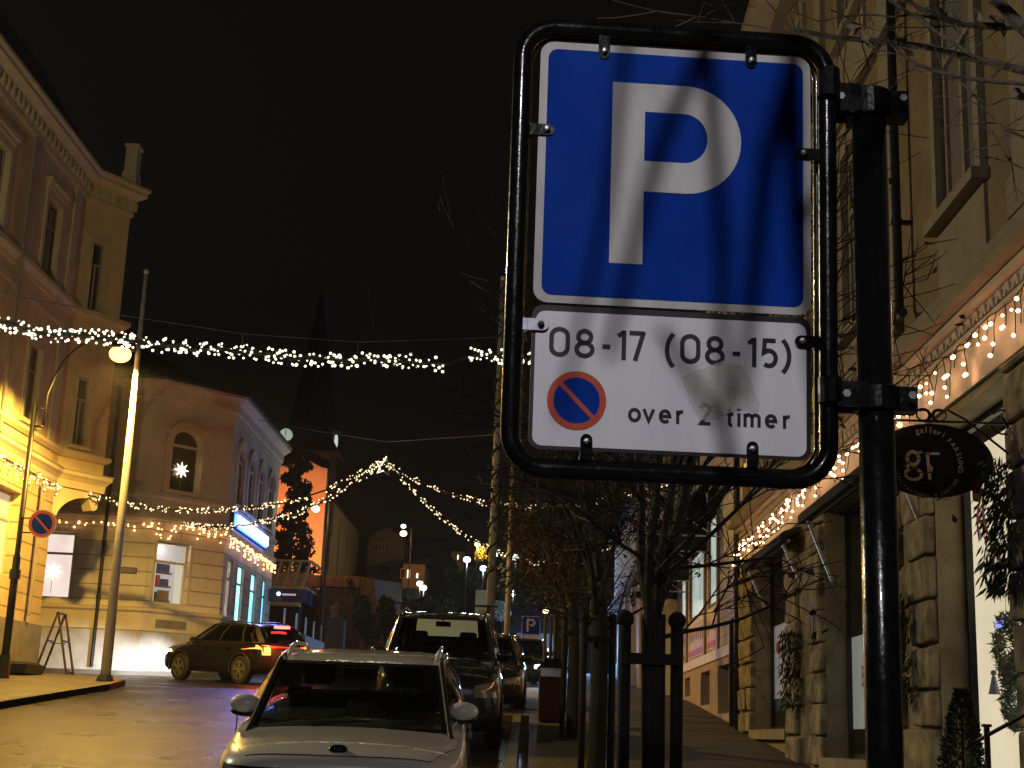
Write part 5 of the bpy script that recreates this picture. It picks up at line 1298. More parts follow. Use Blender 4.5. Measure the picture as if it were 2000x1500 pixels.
# no parking disc on that post
t = thing('no_parking_sign', 'round no parking disc with red rim fixed to the dark lamp post on the left', 'sign', (bp0.x, ly, 5))
dc = P(82, 1023, ly - .1); TF = lambda d: (lambda a, b: V((dc.x + a, ly - .1 - d, dc.z + b)))
mb = MB(); mb.cyl((dc.x, ly - .1, dc.z), (dc.x, ly - .07, dc.z), .31, n=36); mb.build('disc', M['steel'], t)
noparking(t, TF, 0, 0, .29, .003, M['sign_red'], M['sign_blue'])
mb = MB(); mb.bar((bp0.x, ly - .05, dc.z - .2), (dc.x - .1, ly - .05, dc.z - .2), .03, .03); mb.bar((bp0.x, ly - .05, dc.z + .12), (dc.x - .1, ly - .05, dc.z + .12), .03, .03); mb.build('bracket', M['dark_metal'], t)
# A-frame board
ay = 35.3; a0 = P(76, 1300, ay); a1 = P(138, 1302, ay); at_ = P(121, 1197, ay); za_ = gz(ay) + .12
t = thing('sandwich_board', 'empty metal A-frame pavement board standing open before the pale plinth', 'sign stand', (at_.x, ay, za_))
for nm, a_ in (('rear_leg', a0), ('front_leg', a1)):
    mb = MB()
    for dy in (-.28, .28): mb.bar((a_.x, ay + dy, za_), (at_.x, ay + dy, at_.z), .05, .045)
    for k in (.02, .52, .97): 
        c_ = V((a_.x, 0, za_)).lerp(V((at_.x, 0, at_.z)), k); mb.bar((c_.x, ay - .28, c_.z + .02), (c_.x, ay + .28, c_.z + .02), .05, .035)
    mb.build(nm, M['rusty_metal'], t)
mb = MB(); mb.bar(V((a0.x, ay, za_)).lerp(V((at_.x, ay, at_.z)), .5), V((a1.x, ay, za_)).lerp(V((at_.x, ay, at_.z)), .5), .02, .02); mb.build('spreader', M['dark_metal'], t)
t = thing('planter_box', 'low dark box beside the foot of the yellow corner building', 'box', (-12.3, 34.3, gz(34.3) + .12))
mb = MB(); z_ = gz(34) + .12; mb.hexa([(-12.15, 33.2, z_), (-11.5, 33.2, z_), (-11.5, 34.4, z_), (-12.15, 34.4, z_), (-12.2, 33.1, z_ + .24), (-11.45, 33.1, z_ + .24), (-11.45, 34.5, z_ + .24), (-12.2, 34.5, z_ + .24)]); o = mb.build('box', M['plastic'], t); bevel(o, .03)
mb = MB(); mb.box(-12.1, -11.55, 33.25, 34.35, z_ + .245, z_ + .27); mb.build('soil', M['grass'], t)
# garland poles by the right kerb
def gpole(label, pxb, Y, pxt, pyt, r0, r1, spiral_r, turns):
    z0 = gz(Y) + .13; b0 = P(pxb, 1180, Y); tz = P(pxt, pyt, Y).z
    t = thing('garland_pole', label, 'pole', (b0.x, Y, z0), 'garland wrapped poles by the right kerb')
    mb = MB(); mb.tube([(b0.x, Y, z0), (b0.x, Y, (z0 + tz) / 2), (b0.x, Y, tz)], [r0, (r0 + r1) / 2, r1], 18); mb.build('shaft', M['grey_pole'], t, smooth=True)
    mb = MB(); n = int(turns * 14); zs = z0 + 2.2
    mb.tube([(b0.x + (r0 * (1 - .4 * k / n) + spiral_r * .6) * math.cos(6.28318 * k / 14), Y + (r0 * (1 - .4 * k / n) + spiral_r * .6) * math.sin(6.28318 * k / 14), zs + (tz - zs - .1) * k / n) for k in range(n + 1)], spiral_r, 5); mb.build('wound_cable', M['wire'], t)
    mb = MB(); mb.sphere((b0.x, Y, tz), r1 * 1.3, 2); mb.build('finial', M['pale_metal'], t)
gpole('thick pale pole wound with dark cable, left one of two behind the parking sign', 958, 27.2, 984, 545, .092, .052, .022, 13)
gpole('thin pale pole wound with dark cable, right one of two under the parking sign', 992, 34, 1012, 800, .075, .05, .02, 12)
# small parking sign up the street
def small_sign(px, py, Y, label):
    c = P(px, py, Y); z0 = gz(Y) + .13
    t = thing('small_parking_sign', label, 'sign', (c.x, Y, z0))
    mb = MB(); mb.cyl((c.x, Y + .06, z0), (c.x, Y + .06, c.z + .4), .04, n=10); mb.build('post', M['dark_metal'], t)
    mb = MB(); mb.box(c.x - .3, c.x + .3, Y - .0, Y + .02, c.z - .28, c.z + .32); p_ = mb.build('plate', M['sign_white'], t)
    mb = MB(); mb.box(c.x - .28, c.x + .28, Y - .006, Y - .001, c.z - .26, c.z + .30); mb.build('blue_field', M['sign_blue'], p_)
    k = .6; f = lambda a, b: (c.x + a, Y - .012, c.z + .02 + b - .15)
    mb = MB(); mb.face([f(-.14, -.044), f(-.068, -.044), f(-.068, .3645), f(-.14, .3645)])
    for i in range(len(o_) - 1): mb.face([f(*o_[i]), f(*o_[i + 1]), f(*i_[i + 1]), f(*i_[i])])
    mb.build('letter', M['sign_white'], p_)
    mb = MB(); mb.box(c.x - .28, c.x + .28, Y, Y + .02, c.z - .60, c.z - .30); q_ = mb.build('time_plate', M['sign_white'], t)
    mb = MB(); mb.cyl((c.x - .17, Y - .008, c.z - .5), (c.x - .17, Y - .003, c.z - .5), .06, n=20); mb.build('disc', M['sign_ink'], q_)
    mb = MB(); mb.box(c.x - .66, c.x - .34, Y + .02, Y + .04, c.z - .5, c.z - .3); mb.build('red_plate', M['sign_red'], t)
small_sign(1037, 1223, 47, 'small blue P sign on a thin post far up the street beside the trees')
# bollard lamp, bin
by = 33; bl = P(1066, 1193, by); t = thing('post_lamp', 'slim dark post with a small warm bulb on top beside the litter bin', 'lamp', (bl.x, by, gz(by) + .13))
mb = MB(); mb.cyl((bl.x, by, gz(by) + .13), (bl.x, by, bl.z), .035, n=8); mb.build('post', M['dark_metal'], t)
mb = MB(); mb.sphere(bl, .07, 2); mb.build('lamp', emis('small_lamp', (1, .6, .3), 9), t)
by = 24.3; bc = P(1077, 1380, by); z0 = gz(by) + .13; t = thing('litter_bin', 'brick coloured litter bin with a dark domed lid and pale band beside the tree row', 'bin', (bc.x, by, z0))
mb = MB(); mb.box(bc.x - .22, bc.x + .22, by - .22, by + .22, z0, z0 + .72); o = mb.build('body', M['brick_red'], t); bevel(o, .02)
mb = MB(); mb.box(bc.x - .19, bc.x + .19, by - .19, by + .19, z0 + .72, z0 + .86); mb.build('band', M['steel'], t)
mb = MB(); mb.hexa([(bc.x - .26, by - .26, z0 + .86), (bc.x + .26, by - .26, z0 + .86), (bc.x + .26, by + .26, z0 + .86), (bc.x - .26, by + .26, z0 + .86), (bc.x - .1, by - .1, z0 + 1.02), (bc.x + .1, by - .1, z0 + 1.02), (bc.x + .1, by + .1, z0 + 1.02), (bc.x - .1, by + .1, z0 + 1.02)]); mb.build('lid', M['plastic'], t)
# far lamps: posts with glowing heads
def far_lamp(label, px, py, Y, r, c, s, energy=0, hang=False, h=5):
    p_ = P(px, py, Y); zb = hz(p_.x, Y) - .1; r *= .72
    t = thing('street_lamp', label, 'street lamp', (p_.x, Y, zb), 'distant street lamps on the hill')
    mb = MB(); mb.tube([(p_.x + (.5 if hang else 0), Y + .2, zb), (p_.x + (.5 if hang else 0), Y + .2, p_.z + (.5 if hang else -.05)), (p_.x, Y, p_.z + (r * 1.3 if hang else 0))], .05, 6); mb.build('post', M['dark_metal'], t)
    mb = MB(); mb.lathe(p_, [(.05, r * 1.3), (r * .9, r * .85), (r * .95, r * .7)], 12); mb.build('shade', M['dark_metal'], t)
    mb = MB(); mb.sphere(p_, r, 2, 1, 1, .8); mb.build('globe', emis('far_globe', c, s, False), t, smooth=True)
    if energy: lamp_light('POINT', p_ - V((0, 0, r * 1.2)), energy, c, None, .15, name='far_light')
far_lamp('warm glowing lamp on a curved arm in front of the orange church wall', 617, 994, 56, .22, (1, .62, .28), 9, 230, True)
far_lamp('warm orange lamp beside the grey gabled house', 788, 1042, 96, .33, (1, .62, .28), 9, 90, True)
far_lamp('cold greenish white lamp just above the orange one', 788, 1028, 112, .28, (.75, .95, .85), 7, 50)
far_lamp('golden lamp shining through the yellow tree on the hill', 933, 1063, 100, .30, (1, .68, .2), 10, 500)
far_lamp('large cold white lamp below the yellow house', 912, 1093, 84, .30, (.78, .95, .92), 8, 120)
far_lamp('cold white lamp left of the thick garland pole', 944, 1110, 78, .26, (.78, .95, .92), 8, 60)
far_lamp('bluish lamp just right of the thick garland pole', 967, 1084, 90, .22, (.6, .9, .95), 7, 0)
far_lamp('bluish lamp right of the thin garland pole', 1007, 1088, 88, .28, (.6, .9, .95), 8, 60)
far_lamp('upper lamp of the bright pair below the grey houses', 820, 1140, 74, .24, (1, .92, .8), 8, 40)
far_lamp('lower lamp of the bright pair below the grey houses', 827, 1148, 72, .24, (1, .92, .8), 8, 40)
far_lamp('tiny white upper lamp above the small P sign', 1004, 1155, 96, .13, (.9, .95, 1), 6)
far_lamp('tiny white lower lamp above the small P sign', 1003, 1162, 92, .16, (.9, .95, 1), 7, 60)
# ================================================================== STRING LIGHTS ACROSS THE STREET
GY = 24.0
path = [P(x, y, GY) for x, y in ((-60, 622), (0, 630), (100, 655), (200, 658), (300, 672), (400, 682), (500, 688), (560, 700), (640, 702), (700, 706), (712, 700), (760, 704), (870, 712), (920, 692), (980, 698), (1060, 702), (1200, 706), (1500, 690))] + [V((3.5, GY, 8.3))]
_sg = [(b_ - a_).length for a_, b_ in zip(path, path[1:])]; _t = sum(_sg); _c = [sum(_sg[:i]) / _t for i in range(len(path))]
garland('street_garland', 'thick fairy light garland hanging across the street from the left edge to the parking sign', 'garland', path, .13, 460, .023, M['bulb_cool'], .035, None, True, ((_c[9], _c[10]), (_c[12], _c[13])))
M['cable'] = mat('steel_cable', (.08, .08, .08), .5, .5)
t = thing('support_cable', 'thin support cable just above the thick fairy light garland', 'cable', P(450, 655, GY))
mb = MB(); mb.tube([P(x, y, GY) for x, y in ((-60, 560), (200, 610), (475, 652), (700, 668), (900, 662), (1300, 640))] + [V((3.5, GY, 9.2))], .006, 4)
mb.build('cable', M['cable'], t)
for x, y0, y1_ in ((474, 652, 680), (699, 664, 690), (925, 660, 690)):
    mb = MB(); mb.tube([P(x, y0, GY), P(x, y1_, GY)], .006, 4); mb.build('dropper', M['cable'], t)
apex = P(752, 903, 38)
def sag(a, b, s, n=10): return [a.lerp(b, i / n) - V((0, 0, s * 4 * (i / n) * (1 - i / n))) for i in range(n + 1)]
e1 = V((-12.0, 36.4, 7.6)); e1b = P(172, 965, 36.6)
LG = 'fairy light strings meeting at the star'
garland('light_string', 'upper left light string from the yellow building to the star over the crossing', 'string lights', [P(x, y, Y) for x, y, Y in ((172, 966, 36.8), (230, 982, 37), (300, 993, 37.2), (380, 998, 37.4), (450, 995, 37.5), (520, 988, 37.7), (590, 975, 37.8), (640, 955, 37.9), (700, 925, 38), (752, 900, 38))], .075, 190, .020, M['bulb_far'], .022, LG, True, ((.72, .78),))
garland('light_string', 'lower left light string from the beige building corner to the star over the crossing', 'string lights', [P(x, y, Y) for x, y, Y in ((305, 1012, 43.4), (350, 1022, 43), (400, 1030, 42), (460, 1028, 41), (520, 1018, 40), (570, 1008, 39.5), (620, 985, 39), (680, 950, 38.5), (752, 905, 38))], .085, 200, .021, M['bulb_far'], .022, LG)
garland('light_string', 'short upper right light string from the star toward the garland poles', 'string lights', [P(x, y, Y) for x, y, Y in ((752, 902, 38), (800, 932, 37.5), (870, 962, 36.5), (950, 984, 35.5), (1040, 990, 34), (1130, 985, 33))] + [V((3.5, 30, 7.2))], .07, 130, .019, M['bulb_far'], .022, LG)
garland('light_string', 'long lower right light string from the star down behind the garland poles', 'string lights', [P(x, y, Y) for x, y, Y in ((752, 903, 38), (790, 940, 39), (850, 1000, 41), (910, 1048, 43), (960, 1072, 45), (1010, 1092, 47), (1040, 1100, 49), (1150, 1100, 52))] + [V((3.3, 54, 9.2))], .075, 210, .023, M['bulb_far'], .022, LG)
t = thing('hanging_star', 'wire star with glowing left edge where the light strings meet', 'star', (apex.x, 38, apex.z - .15))
sc_ = V((apex.x, 37.95, apex.z - .12)); sp5 = [sc_ + V((math.sin(math.pi * k / 5 + .15), 0, math.cos(math.pi * k / 5 + .15))) * (.27 if k % 2 == 0 else .12) for k in range(10)]
mb = MB(); mb.tube(sp5, .016, 5, closed=True); mb.build('outline', M['white_paint'], t)
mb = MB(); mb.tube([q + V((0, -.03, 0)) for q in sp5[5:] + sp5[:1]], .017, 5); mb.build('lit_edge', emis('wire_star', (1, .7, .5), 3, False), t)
t = thing('support_cable', 'thin dark cable holding the star between the roofs over the crossing', 'cable', P(500, 822, 44))
mb = MB(); mb.tube([P(505, 820, 44), P(620, 842, 41), P(755, 863, 38), P(950, 850, 31), P(985, 848, 27.2)], .012, 4); mb.tube([P(755, 863, 38), P(752, 893, 38)], .01, 4); mb.build('cable', M['cable'], t)
# ================================================================== TREES
def branch(mb, p, d, r, L_, lev, rg, leaves, spread=.6, minr=.004):
    n = max(3, int(L_ / .16)); pts = [p]; rr = [r]; cur = V(p); dd = V(d).normalized(); r1 = r * .55
    for i in range(n):
        dd = (dd + V((rg.uniform(-1, 1), rg.uniform(-1, 1), rg.uniform(-.7, 1))) * .13).normalized()
        cur = cur + dd * (L_ / n); pts.append(cur.copy()); rr.append(r + (r1 - r) * (i + 1) / n)
    mb.tube(pts, rr, 6 if r > .02 else (4 if r > .008 else 3), cap=r > .02)
    if lev <= 0:
        leaves.append((cur, dd)); return
    k = rg.choice((3, 4)) if lev > 1 else rg.choice((3, 4, 5))
    for j in range(k):
        t = rg.uniform(.35, 1.0) if j else 1.0
        i = min(len(pts) - 1, int(t * n)); base = pts[i]
        ax = V((rg.uniform(-1, 1), rg.uniform(-1, 1), rg.uniform(-.35, .6))).normalized()
        nd = (dd * (1 - spread * .6) + ax * spread).normalized()
        branch(mb, base, nd, max(minr, rr[i] * rg.uniform(.5, .72)), L_ * rg.uniform(.55, .82), lev - 1, rg, leaves, spread, minr)
def street_tree(name, label, x, y, seed, fork=2.0, lev=4, leafn=0, r=.075, group='bare street trees in wooden guards', L0=1.08, guard=True, glabel=None):
    rg = random.Random(seed); z0 = gz(y) + .13; t = thing(name, label, 'tree', (x, y, z0), group)
    mb = MB(); tp_ = V((x + rg.uniform(-.05, .05), y, z0 + fork))
    mb.tube([V((x, y, z0 - .05)), V((x, y, z0 + .1)), V((x + .02, y, z0 + fork * .5)), tp_], [r * 1.3, r * 1.1, r, r * 1.05], 12); mb.build('trunk', M['bark'], t, smooth=True)
    mb = MB(); lv = []
    for a in range(5):
        an = 6.28318 * a / 5 + rg.uniform(-.4, .4); up_ = rg.uniform(1.8, 3.2) if a else 6
        branch(mb, tp_ - V((0, 0, rg.uniform(0, .35) * (a > 0))), V((math.cos(an), math.sin(an), up_)), r * (rg.uniform(.36, .5) if a else .7), L0 * rg.uniform(.9, 1.15), lev, rg, lv, .62)
    for a in range(4):
        an = 6.28318 * a / 4 + rg.uniform(-.4, .4)
        branch(mb, tp_ + V((0, 0, rg.uniform(-.35, .5))), V((math.cos(an), math.sin(an), rg.uniform(.2, .9))), r * .2, L0 * rg.uniform(.5, .8), lev - 1, rg, lv, .7)
    cr_ = mb.build('crown', M['twig'], t, norm=False)
    if leafn:
        mb = MB(); rg.shuffle(lv)
        for q, d in lv[:leafn]:
            for _ in range(3):
                c = q + V((rg.uniform(-.1, .1), rg.uniform(-.1, .1), rg.uniform(-.12, .04))); a_ = V((rg.uniform(-1, 1), rg.uniform(-1, 1), rg.uniform(-1, 0))).normalized() * .045; b_ = a_.orthogonal().normalized() * .022
                mb.face([c - b_, c + a_ * .5 - b_ * 1.4, c + a_, c + b_ * 1.4 + a_ * .4])
        mb.build('leaves', M['dead_leaf'], t, norm=False)
    if guard:
        g = thing('tree_guard', glabel, 'tree guard', (x, y, z0), 'wooden post guards round the street trees')
        for sx_ in (-1, 1):
            for sy_ in (0,):
                gx2 = x + sx_ * .145; gy2 = y; mb = MB()
                mb.tube([(gx2, gy2, z0), (gx2, gy2, z0 + 1.70)], .036, 12); mb.sphere((gx2, gy2, z0 + 1.72), .052, 2); mb.build('post', M['black_wood'], g, smooth=True)
        for zz in (1.50,):
            mb = MB(); mb.bar((x - .145, y - .085, z0 + zz), (x + .145, y - .085, z0 + zz), .03, .06); mb.build('crossbar', M['black_wood'], g)
    return t
street_tree('street_tree', 'nearest bare street tree, forking just below the parking sign', .67, 8.1, 5, 1.75, 4, 40, 0.066, L0=1.25, glabel='nearest wooden post guard with round knobs, below the parking sign')
street_tree('street_tree', 'second bare street tree, just left of the nearest one', .68, 14.6, 9, 1.9, 4, 160, .085, glabel='second post guard, just left of the nearest one')
street_tree('street_tree', 'third bare street tree of the row with a few brown leaves', .64, 21.3, 14, 1.9, 4, 420, .08, glabel='third post guard of the row')
street_tree('street_tree', 'fourth street tree of the row beside the litter bin, brown leaves left', .62, 27.8, 23, 1.9, 4, 700, .08, glabel='fourth post guard of the row, behind the litter bin')
street_tree('street_tree', 'farthest street tree of the row at the crossing, brown leaves left', .62, 34.2, 31, 1.9, 4, 700, .08, glabel='farthest post guard of the row')
# tree beside the camera: the limbs that reach in at the top right
rg = random.Random(4)
nt_ = thing('street_tree', 'tree whose bare branches reach into the top right corner', 'tree', (1.75, 3.9, gz(3.9) + .13))
mb = MB(); mb.tube([(1.75, 3.9, .4), (1.76, 3.9, 1.4), (1.8, 3.85, 2.6), (1.78, 3.8, 4.4)], [.10, .08, .075, .05], 12); mb.build('trunk', M['near_bark'], nt_, smooth=True)
mb = MB(); lv = []
limbs = [([(2160, 60), (2050, 40), (1960, 52), (1880, 50), (1850, 38), (1800, 18), (1765, -5), (1730, -60)], .013, 3.9, 4.4),
         ([(2160, 190), (2000, 163), (1930, 158), (1880, 152), (1835, 143), (1790, 128), (1758, 108), (1738, 82), (1728, 72)], .0075, 3.8, 4.2),
         ([(2150, 330), (2000, 268), (1960, 250), (1925, 215), (1900, 185), (1872, 152)], .0055, 3.7, 4.1),
         ([(2150, 370), (2000, 330), (1975, 318), (1950, 280), (1938, 258)], .004, 3.8, 4.1),
         ([(1975, 318), (1935, 308), (1905, 307)], .0028, 4.1, 4.15),
         ([(1850, 40), (1790, 28), (1740, 34), (1700, 30), (1650, 32), (1625, 20)], .0045, 4.4, 4.5),
         ([(1850, 40), (1800, 30), (1815, 62), (1832, 108), (1840, 140)], .0035, 4.3, 4.2),
         ([(1858, 50), (1820, 55), (1780, 52), (1730, 54)], .0028, 4.3, 4.3),
         ([(1900, 185), (1912, 165), (1930, 158)], .003, 4.05, 4.1),
         ([(1960, 240), (1920, 240), (1888, 246), (1870, 245)], .002, 4.1, 4.1),
         ([(1650, 32), (1600, 40), (1545, 22)], .003, 4.5, 4.6),
         ([(1990, 190), (1960, 190), (1935, 205), (1905, 185)], .003, 4.05, 4.1)]
for pts, r0, Y0, Y1 in limbs:
    n = len(pts); q = [P(x, y, Y0 + (Y1 - Y0) * i / (n - 1)) + V((rg.uniform(-1, 1), 0, rg.uniform(-1, 1))) * .004 for i, (x, y) in enumerate(pts)]
    if pts[0][0] >= 2150: q = [V((1.79, 3.83, q[0].z - .25))] + q
    mb.tube(q, [r0 * (1.5 if pts[0][0] >= 2150 and i == 0 else 1) * (1 - .55 * i / len(q)) * (1.25 if i % 2 else .9) for i in range(len(q))], 7)
    for i in range(3, len(q) - 1):
        for _ in range(2):
            d = V((rg.uniform(-1, .6), rg.uniform(-.5, .5), rg.uniform(-1, 1))).normalized(); branch(mb, q[i], d, .0022, rg.uniform(.05, .16), 1, rg, lv, .7, .0011)
for a in range(9):     # the rest of the crown, overhead and behind
    an = R(150 + a * 27); d = V((math.cos(an) * 1.1, math.sin(an) * 1.1, rg.uniform(.3, 1.2)))
    if d.y > .4: d.y = .4
    branch(mb, V((1.78, 3.75, 3.5 + a * .11)), d, .024, 1.25, 4, rg, lv, .6, .003)
mb.tube([(1.78, 3.75, 3.9), (1.45, 2.9, 4.0), (1.0, 2.1, 4.02), (.5, 1.6, 3.95), (.1, 1.5, 3.85)], [.03, .024, .02, .014, .008], 8)
for x0_, z0_, x1_, z1_, r_ in ((.36, 3.95, .22, 3.2, .017), (.22, 3.9, .02, 3.25, .014), (.30, 3.95, .36, 3.05, .018), (.05, 3.85, -.05, 3.15, .010), (.6, 3.97, .30, 3.45, .014), (.16, 3.9, .20, 3.0, .013), (.10, 3.3, .24, 3.0, .010)):
    mb.tube([(x0_, 1.6, z0_), ((x0_ + x1_) / 2 + rg.uniform(-.04, .04), 1.6, (z0_ + z1_) / 2), (x1_, 1.6, z1_)], [r_, r_ * .9, r_ * .6], 6)
mb.build('crown', M['near_bark'], nt_, norm=False)
mb = MB()
for x, y in ((1835, 22), (1905, 20), (1952, 45), (1940, 35), (1975, 40), (1770, 92), (1690, 75), (1665, 50), (1986, 178)):
    c = P(x, y, 4.2)
    for _ in range(2):
        a_ = V((rg.uniform(-1, 1), rg.uniform(-.4, .4), rg.uniform(-1, .2))).normalized() * .045; b_ = V((a_.z, 0, -a_.x)).normalized() * .014
        mb.face([c - a_ * .5, c + b_, c + a_ * .6, c - b_]); c = c + V((.02, .02, -.01))
mb.build('leaves', mat('withered_leaf', (.30, .26, .17), .8, var=.4, scale=30), nt_, norm=False)
# bench slab at the foot of the tree row
by = 9.9; z0 = gz(by) + .13; bxl = P(1093, 1445, by).x; t = thing('wooden_bench', 'slatted wooden bench between the nearest and second tree guards', 'bench', (bxl + .15, by, z0))
for k in range(5):
    mb = MB(); mb.box(bxl + .005 + k * .085, bxl + .078 + k * .085, by - .0, by + 1.5, z0 + .40, z0 + .44); o = mb.build('slat', M['wood'], t); bevel(o, .006)
for y in (by + .12, by + 1.3):
    mb = MB(); mb.box(bxl + .03, bxl + .40, y, y + .08, z0 + .34, z0 + .398); mb.box(bxl + .06, bxl + .12, y, y + .08, z0, z0 + .34); mb.box(bxl + .31, bxl + .37, y, y + .08, z0, z0 + .34); mb.build('leg_frame', M['dark_metal'], t)
def leafball(mb, c, rx, ry_, rz_, n, size, rg, hollow=.4):
    for _ in range(n):
        d = V((rg.gauss(0, 1), rg.gauss(0, 1), rg.gauss(0, 1))).normalized(); k = hollow + (1 - hollow) * rg.random() ** .6
        p_ = V(c) + V((d.x * rx, d.y * ry_, d.z * rz_)) * k
        a_ = V((rg.uniform(-1, 1), rg.uniform(-1, 1), rg.uniform(-1, 1))).normalized() * size * rg.uniform(.6, 1.3); b_ = a_.orthogonal().normalized() * size * .5
        mb.face([p_ - a_, p_ + b_, p_ + a_, p_ - b_])
# conifer in front of the church
cx0, cyy = P(566, 1080, 66).x, 66.0; zb = gz(60) + .3; ztp = P(562, 872, 66).z
t = thing('pine_tree', 'dark pine standing before the orange floodlit church wall', 'tree', (cx0, cyy, zb))
mb = MB(); mb.tube([(cx0, cyy, zb), (cx0, cyy, ztp - .5)], [.22, .05], 8); mb.build('trunk', M['bark'], t)
rg = random.Random(12); mb = MB()
for k in range(46):
    f = k / 45; z_ = zb + 3.0 + (ztp - zb - 3.2) * f; wd = (1.5 - .9 * f) * rg.uniform(.55, 1.15)
    an = rg.uniform(0, 6.28); c = V((cx0 + math.cos(an) * wd * .6, cyy + math.sin(an) * wd * .6, z_)); leafball(mb, c, wd * .5, wd * .5, .34, 150, .13, rg, .1)
mb.build('crown', M['pine'], t, norm=False)
# ================================================================== CHURCH, HOUSES, TERRACE
ch = thing('church', 'church with a floodlit orange gable, dark boarded nave and tall black clock spire', 'church', (-15, 95, 10))
gY = 90.0
L0 = P(535, 1120, gY).x - 4; R0 = -13.3; zg0 = 8.0
mb = MB()
e_top = P(640, 915, gY).z; pk = P(557, 872, gY); ridge = V((R0 - 5.2, gY, e_top + 3.6))
outl = [(R0 - 10.4, zg0), (R0, zg0), (R0, e_top), (R0 - .35, e_top + .05), (R0 - 2.3, e_top + 1.0), (R0 - 5.2, e_top + 3.4), (R0 - 10.4, e_top)]
mb.prism(outl, lambda a, b, d: (a, d, b), gY, gY + .5); mb.build('gable_wall', M['church_white'], ch)
NE = P(720, 1040, 112)
eave = P(648, 965, gY + .6).z
mb = MB(); x0 = R0 - .02
Fn = frame((x0, gY + .52), (x0, 112), True)
Fn = (Fn[0], Fn[1], V((1, 0, 0)), Fn[3])
nops = [(u, u + .75, 11.6, 15.6, True) for u in (2.2, 6.6, 11.0, 15.4)]
mb.wall(Fn, zg0, eave, nops, .2); mb.wall((V((x0 - 10.3, 112, 0)), V((1, 0, 0)), V((0, 1, 0)), 10.3), zg0, eave); mb.build('nave_wall', M['church_board'], ch)
for o in nops:
    window(ch, Fn, o, .12, M['grey_trim'], M['dark_pane'], 'M', .12)
mb = MB(); mb.hexa([(R0 - 10.6, gY + .52, eave), (R0 + .25, gY + .52, eave), (R0 + .25, 112.2, eave), (R0 - 10.6, 112.2, eave), (R0 - 5.25, gY + .52, eave + 4.2), (R0 - 5.15, gY + .52, eave + 4.2), (R0 - 5.15, 112.2, eave + 4.2), (R0 - 5.25, 112.2, eave + 4.2)]); mb.build('nave_roof', M['roof_dark'], ch)
tc_ = P(590, 860, 88.5); tw = 1.55
mb = MB(); tz1 = P(590, 820, 88.5).z
mb.box(tc_.x - tw, tc_.x + tw, 90.6, 90.6 + 2 * tw, 14, tz1); mb.hexa([(tc_.x - tw - .5, 90.1, e_top + 1.2), (tc_.x + tw + .5, 90.1, e_top + 1.2), (tc_.x + tw + .5, 94.4, e_top + 1.2), (tc_.x - tw - .5, 94.4, e_top + 1.2), (tc_.x - tw, 90.6, e_top + 2.1), (tc_.x + tw, 90.6, e_top + 2.1), (tc_.x + tw, 93.7, e_top + 2.1), (tc_.x - tw, 93.7, e_top + 2.1)])
mb.build('tower', M['house_dark'], ch)
st_ = P(588, 590, 92).z; mb = MB(); cx1 = tc_.x; cy1 = 90.6 + tw
mb.lathe((cx1, cy1, 0), [(tw * 1.3, tz1), (tw * 1.02, tz1 + .6), (tw * .78, tz1 + 2.4), (tw * .5, tz1 + 5.2), (tw * .2, tz1 + 8.2), (.04, st_ + 1)], 8); mb.build('spire', M['roof_dark'], ch)
ckc = P(558, 849, 90.4)
mb = MB(); mb.cyl((ckc.x, 90.58, ckc.z), (ckc.x, 90.42, ckc.z), .42, n=32); ck = mb.build('clock_face', emis('clock_glow', (.62, .75, .62), .5), ch)
mb = MB(); mb.bar((ckc.x, 90.40, ckc.z - .05), (ckc.x, 90.40, ckc.z + .33), .05, .01); mb.build('minute_hand', M['plastic'], ck)
mb = MB(); mb.bar((ckc.x, 90.40, ckc.z), (ckc.x + .03, 90.40, ckc.z - .22), .06, .01); mb.build('hour_hand', M['plastic'], ck)
for k in range(12):
    a = R(30 * k); mb = MB(); mb.bar((ckc.x + .3 * math.sin(a), 90.405, ckc.z + .3 * math.cos(a)), (ckc.x + .37 * math.sin(a), 90.405, ckc.z + .37 * math.cos(a)), .03, .01); mb.build('hour_mark', M['plastic'], ck)
ck2 = P(622, 860, 92); mb = MB(); mb.cyl((tc_.x + tw + .02, cy1, ck2.z), (tc_.x + tw + .14, cy1, ck2.z), .42, n=24); mb.build('clock_face', emis('clock_glow_side', (.62, .7, .66), .9), ch)
fl_ = P(600, 1128, 84); lamp_light('SPOT', (-15.2, 82.5, 9.3), 8500, (1, .26, .05), (-15.0, 90, 12.0), .3, 64, .2, 'church_floodlight')
t = thing('floodlight', 'small floodlight box at the foot of the church gable', 'floodlight', (-15.2, 82.0, 8.6))
mb = MB(); mb.box(-15.5, -14.9, 82.0, 82.25, 9.1, 9.5); mb.box(-15.25, -15.15, 82.05, 82.2, 6.5, 9.1); mb.build('housing', M['dark_metal'], t)
# terrace with rubble parapet, arcade of small openings and gate pier
tY = 58.0; tl_, tr_ = P(600, 1180, tY).x, P(702, 1180, tY).x; zt1 = P(650, 1124, tY).z; zt0 = P(650, 1148, tY).z
t = thing('terrace_wall', 'brown rubble terrace wall with a row of small baluster openings below its parapet', 'wall', ((tl_ + tr_) / 2, tY, gz(tY)))
mb = MB(); mb.box(tl_ - 3, tr_, tY - .05, tY + .5, zt0, zt1); o = mb.build('parapet', M['brick_wall'], t); bevel(o, .05)
zb1 = P(650, 1163, tY).z
mb = MB(); mb.box(tl_ - 3, tr_, tY + .6, tY + 1.1, gz(tY) - .5, zt0 - .02); mb.build('inner_wall', M['brick_wall'], t)
for k in range(16):
    x_ = tl_ + .1 + (tr_ - tl_ - .2) * k / 15; mb = MB(); mb.box(x_ - .045, x_ + .045, tY, tY + .12, zb1, zt0); mb.build('baluster', M['brown_dark'], t)
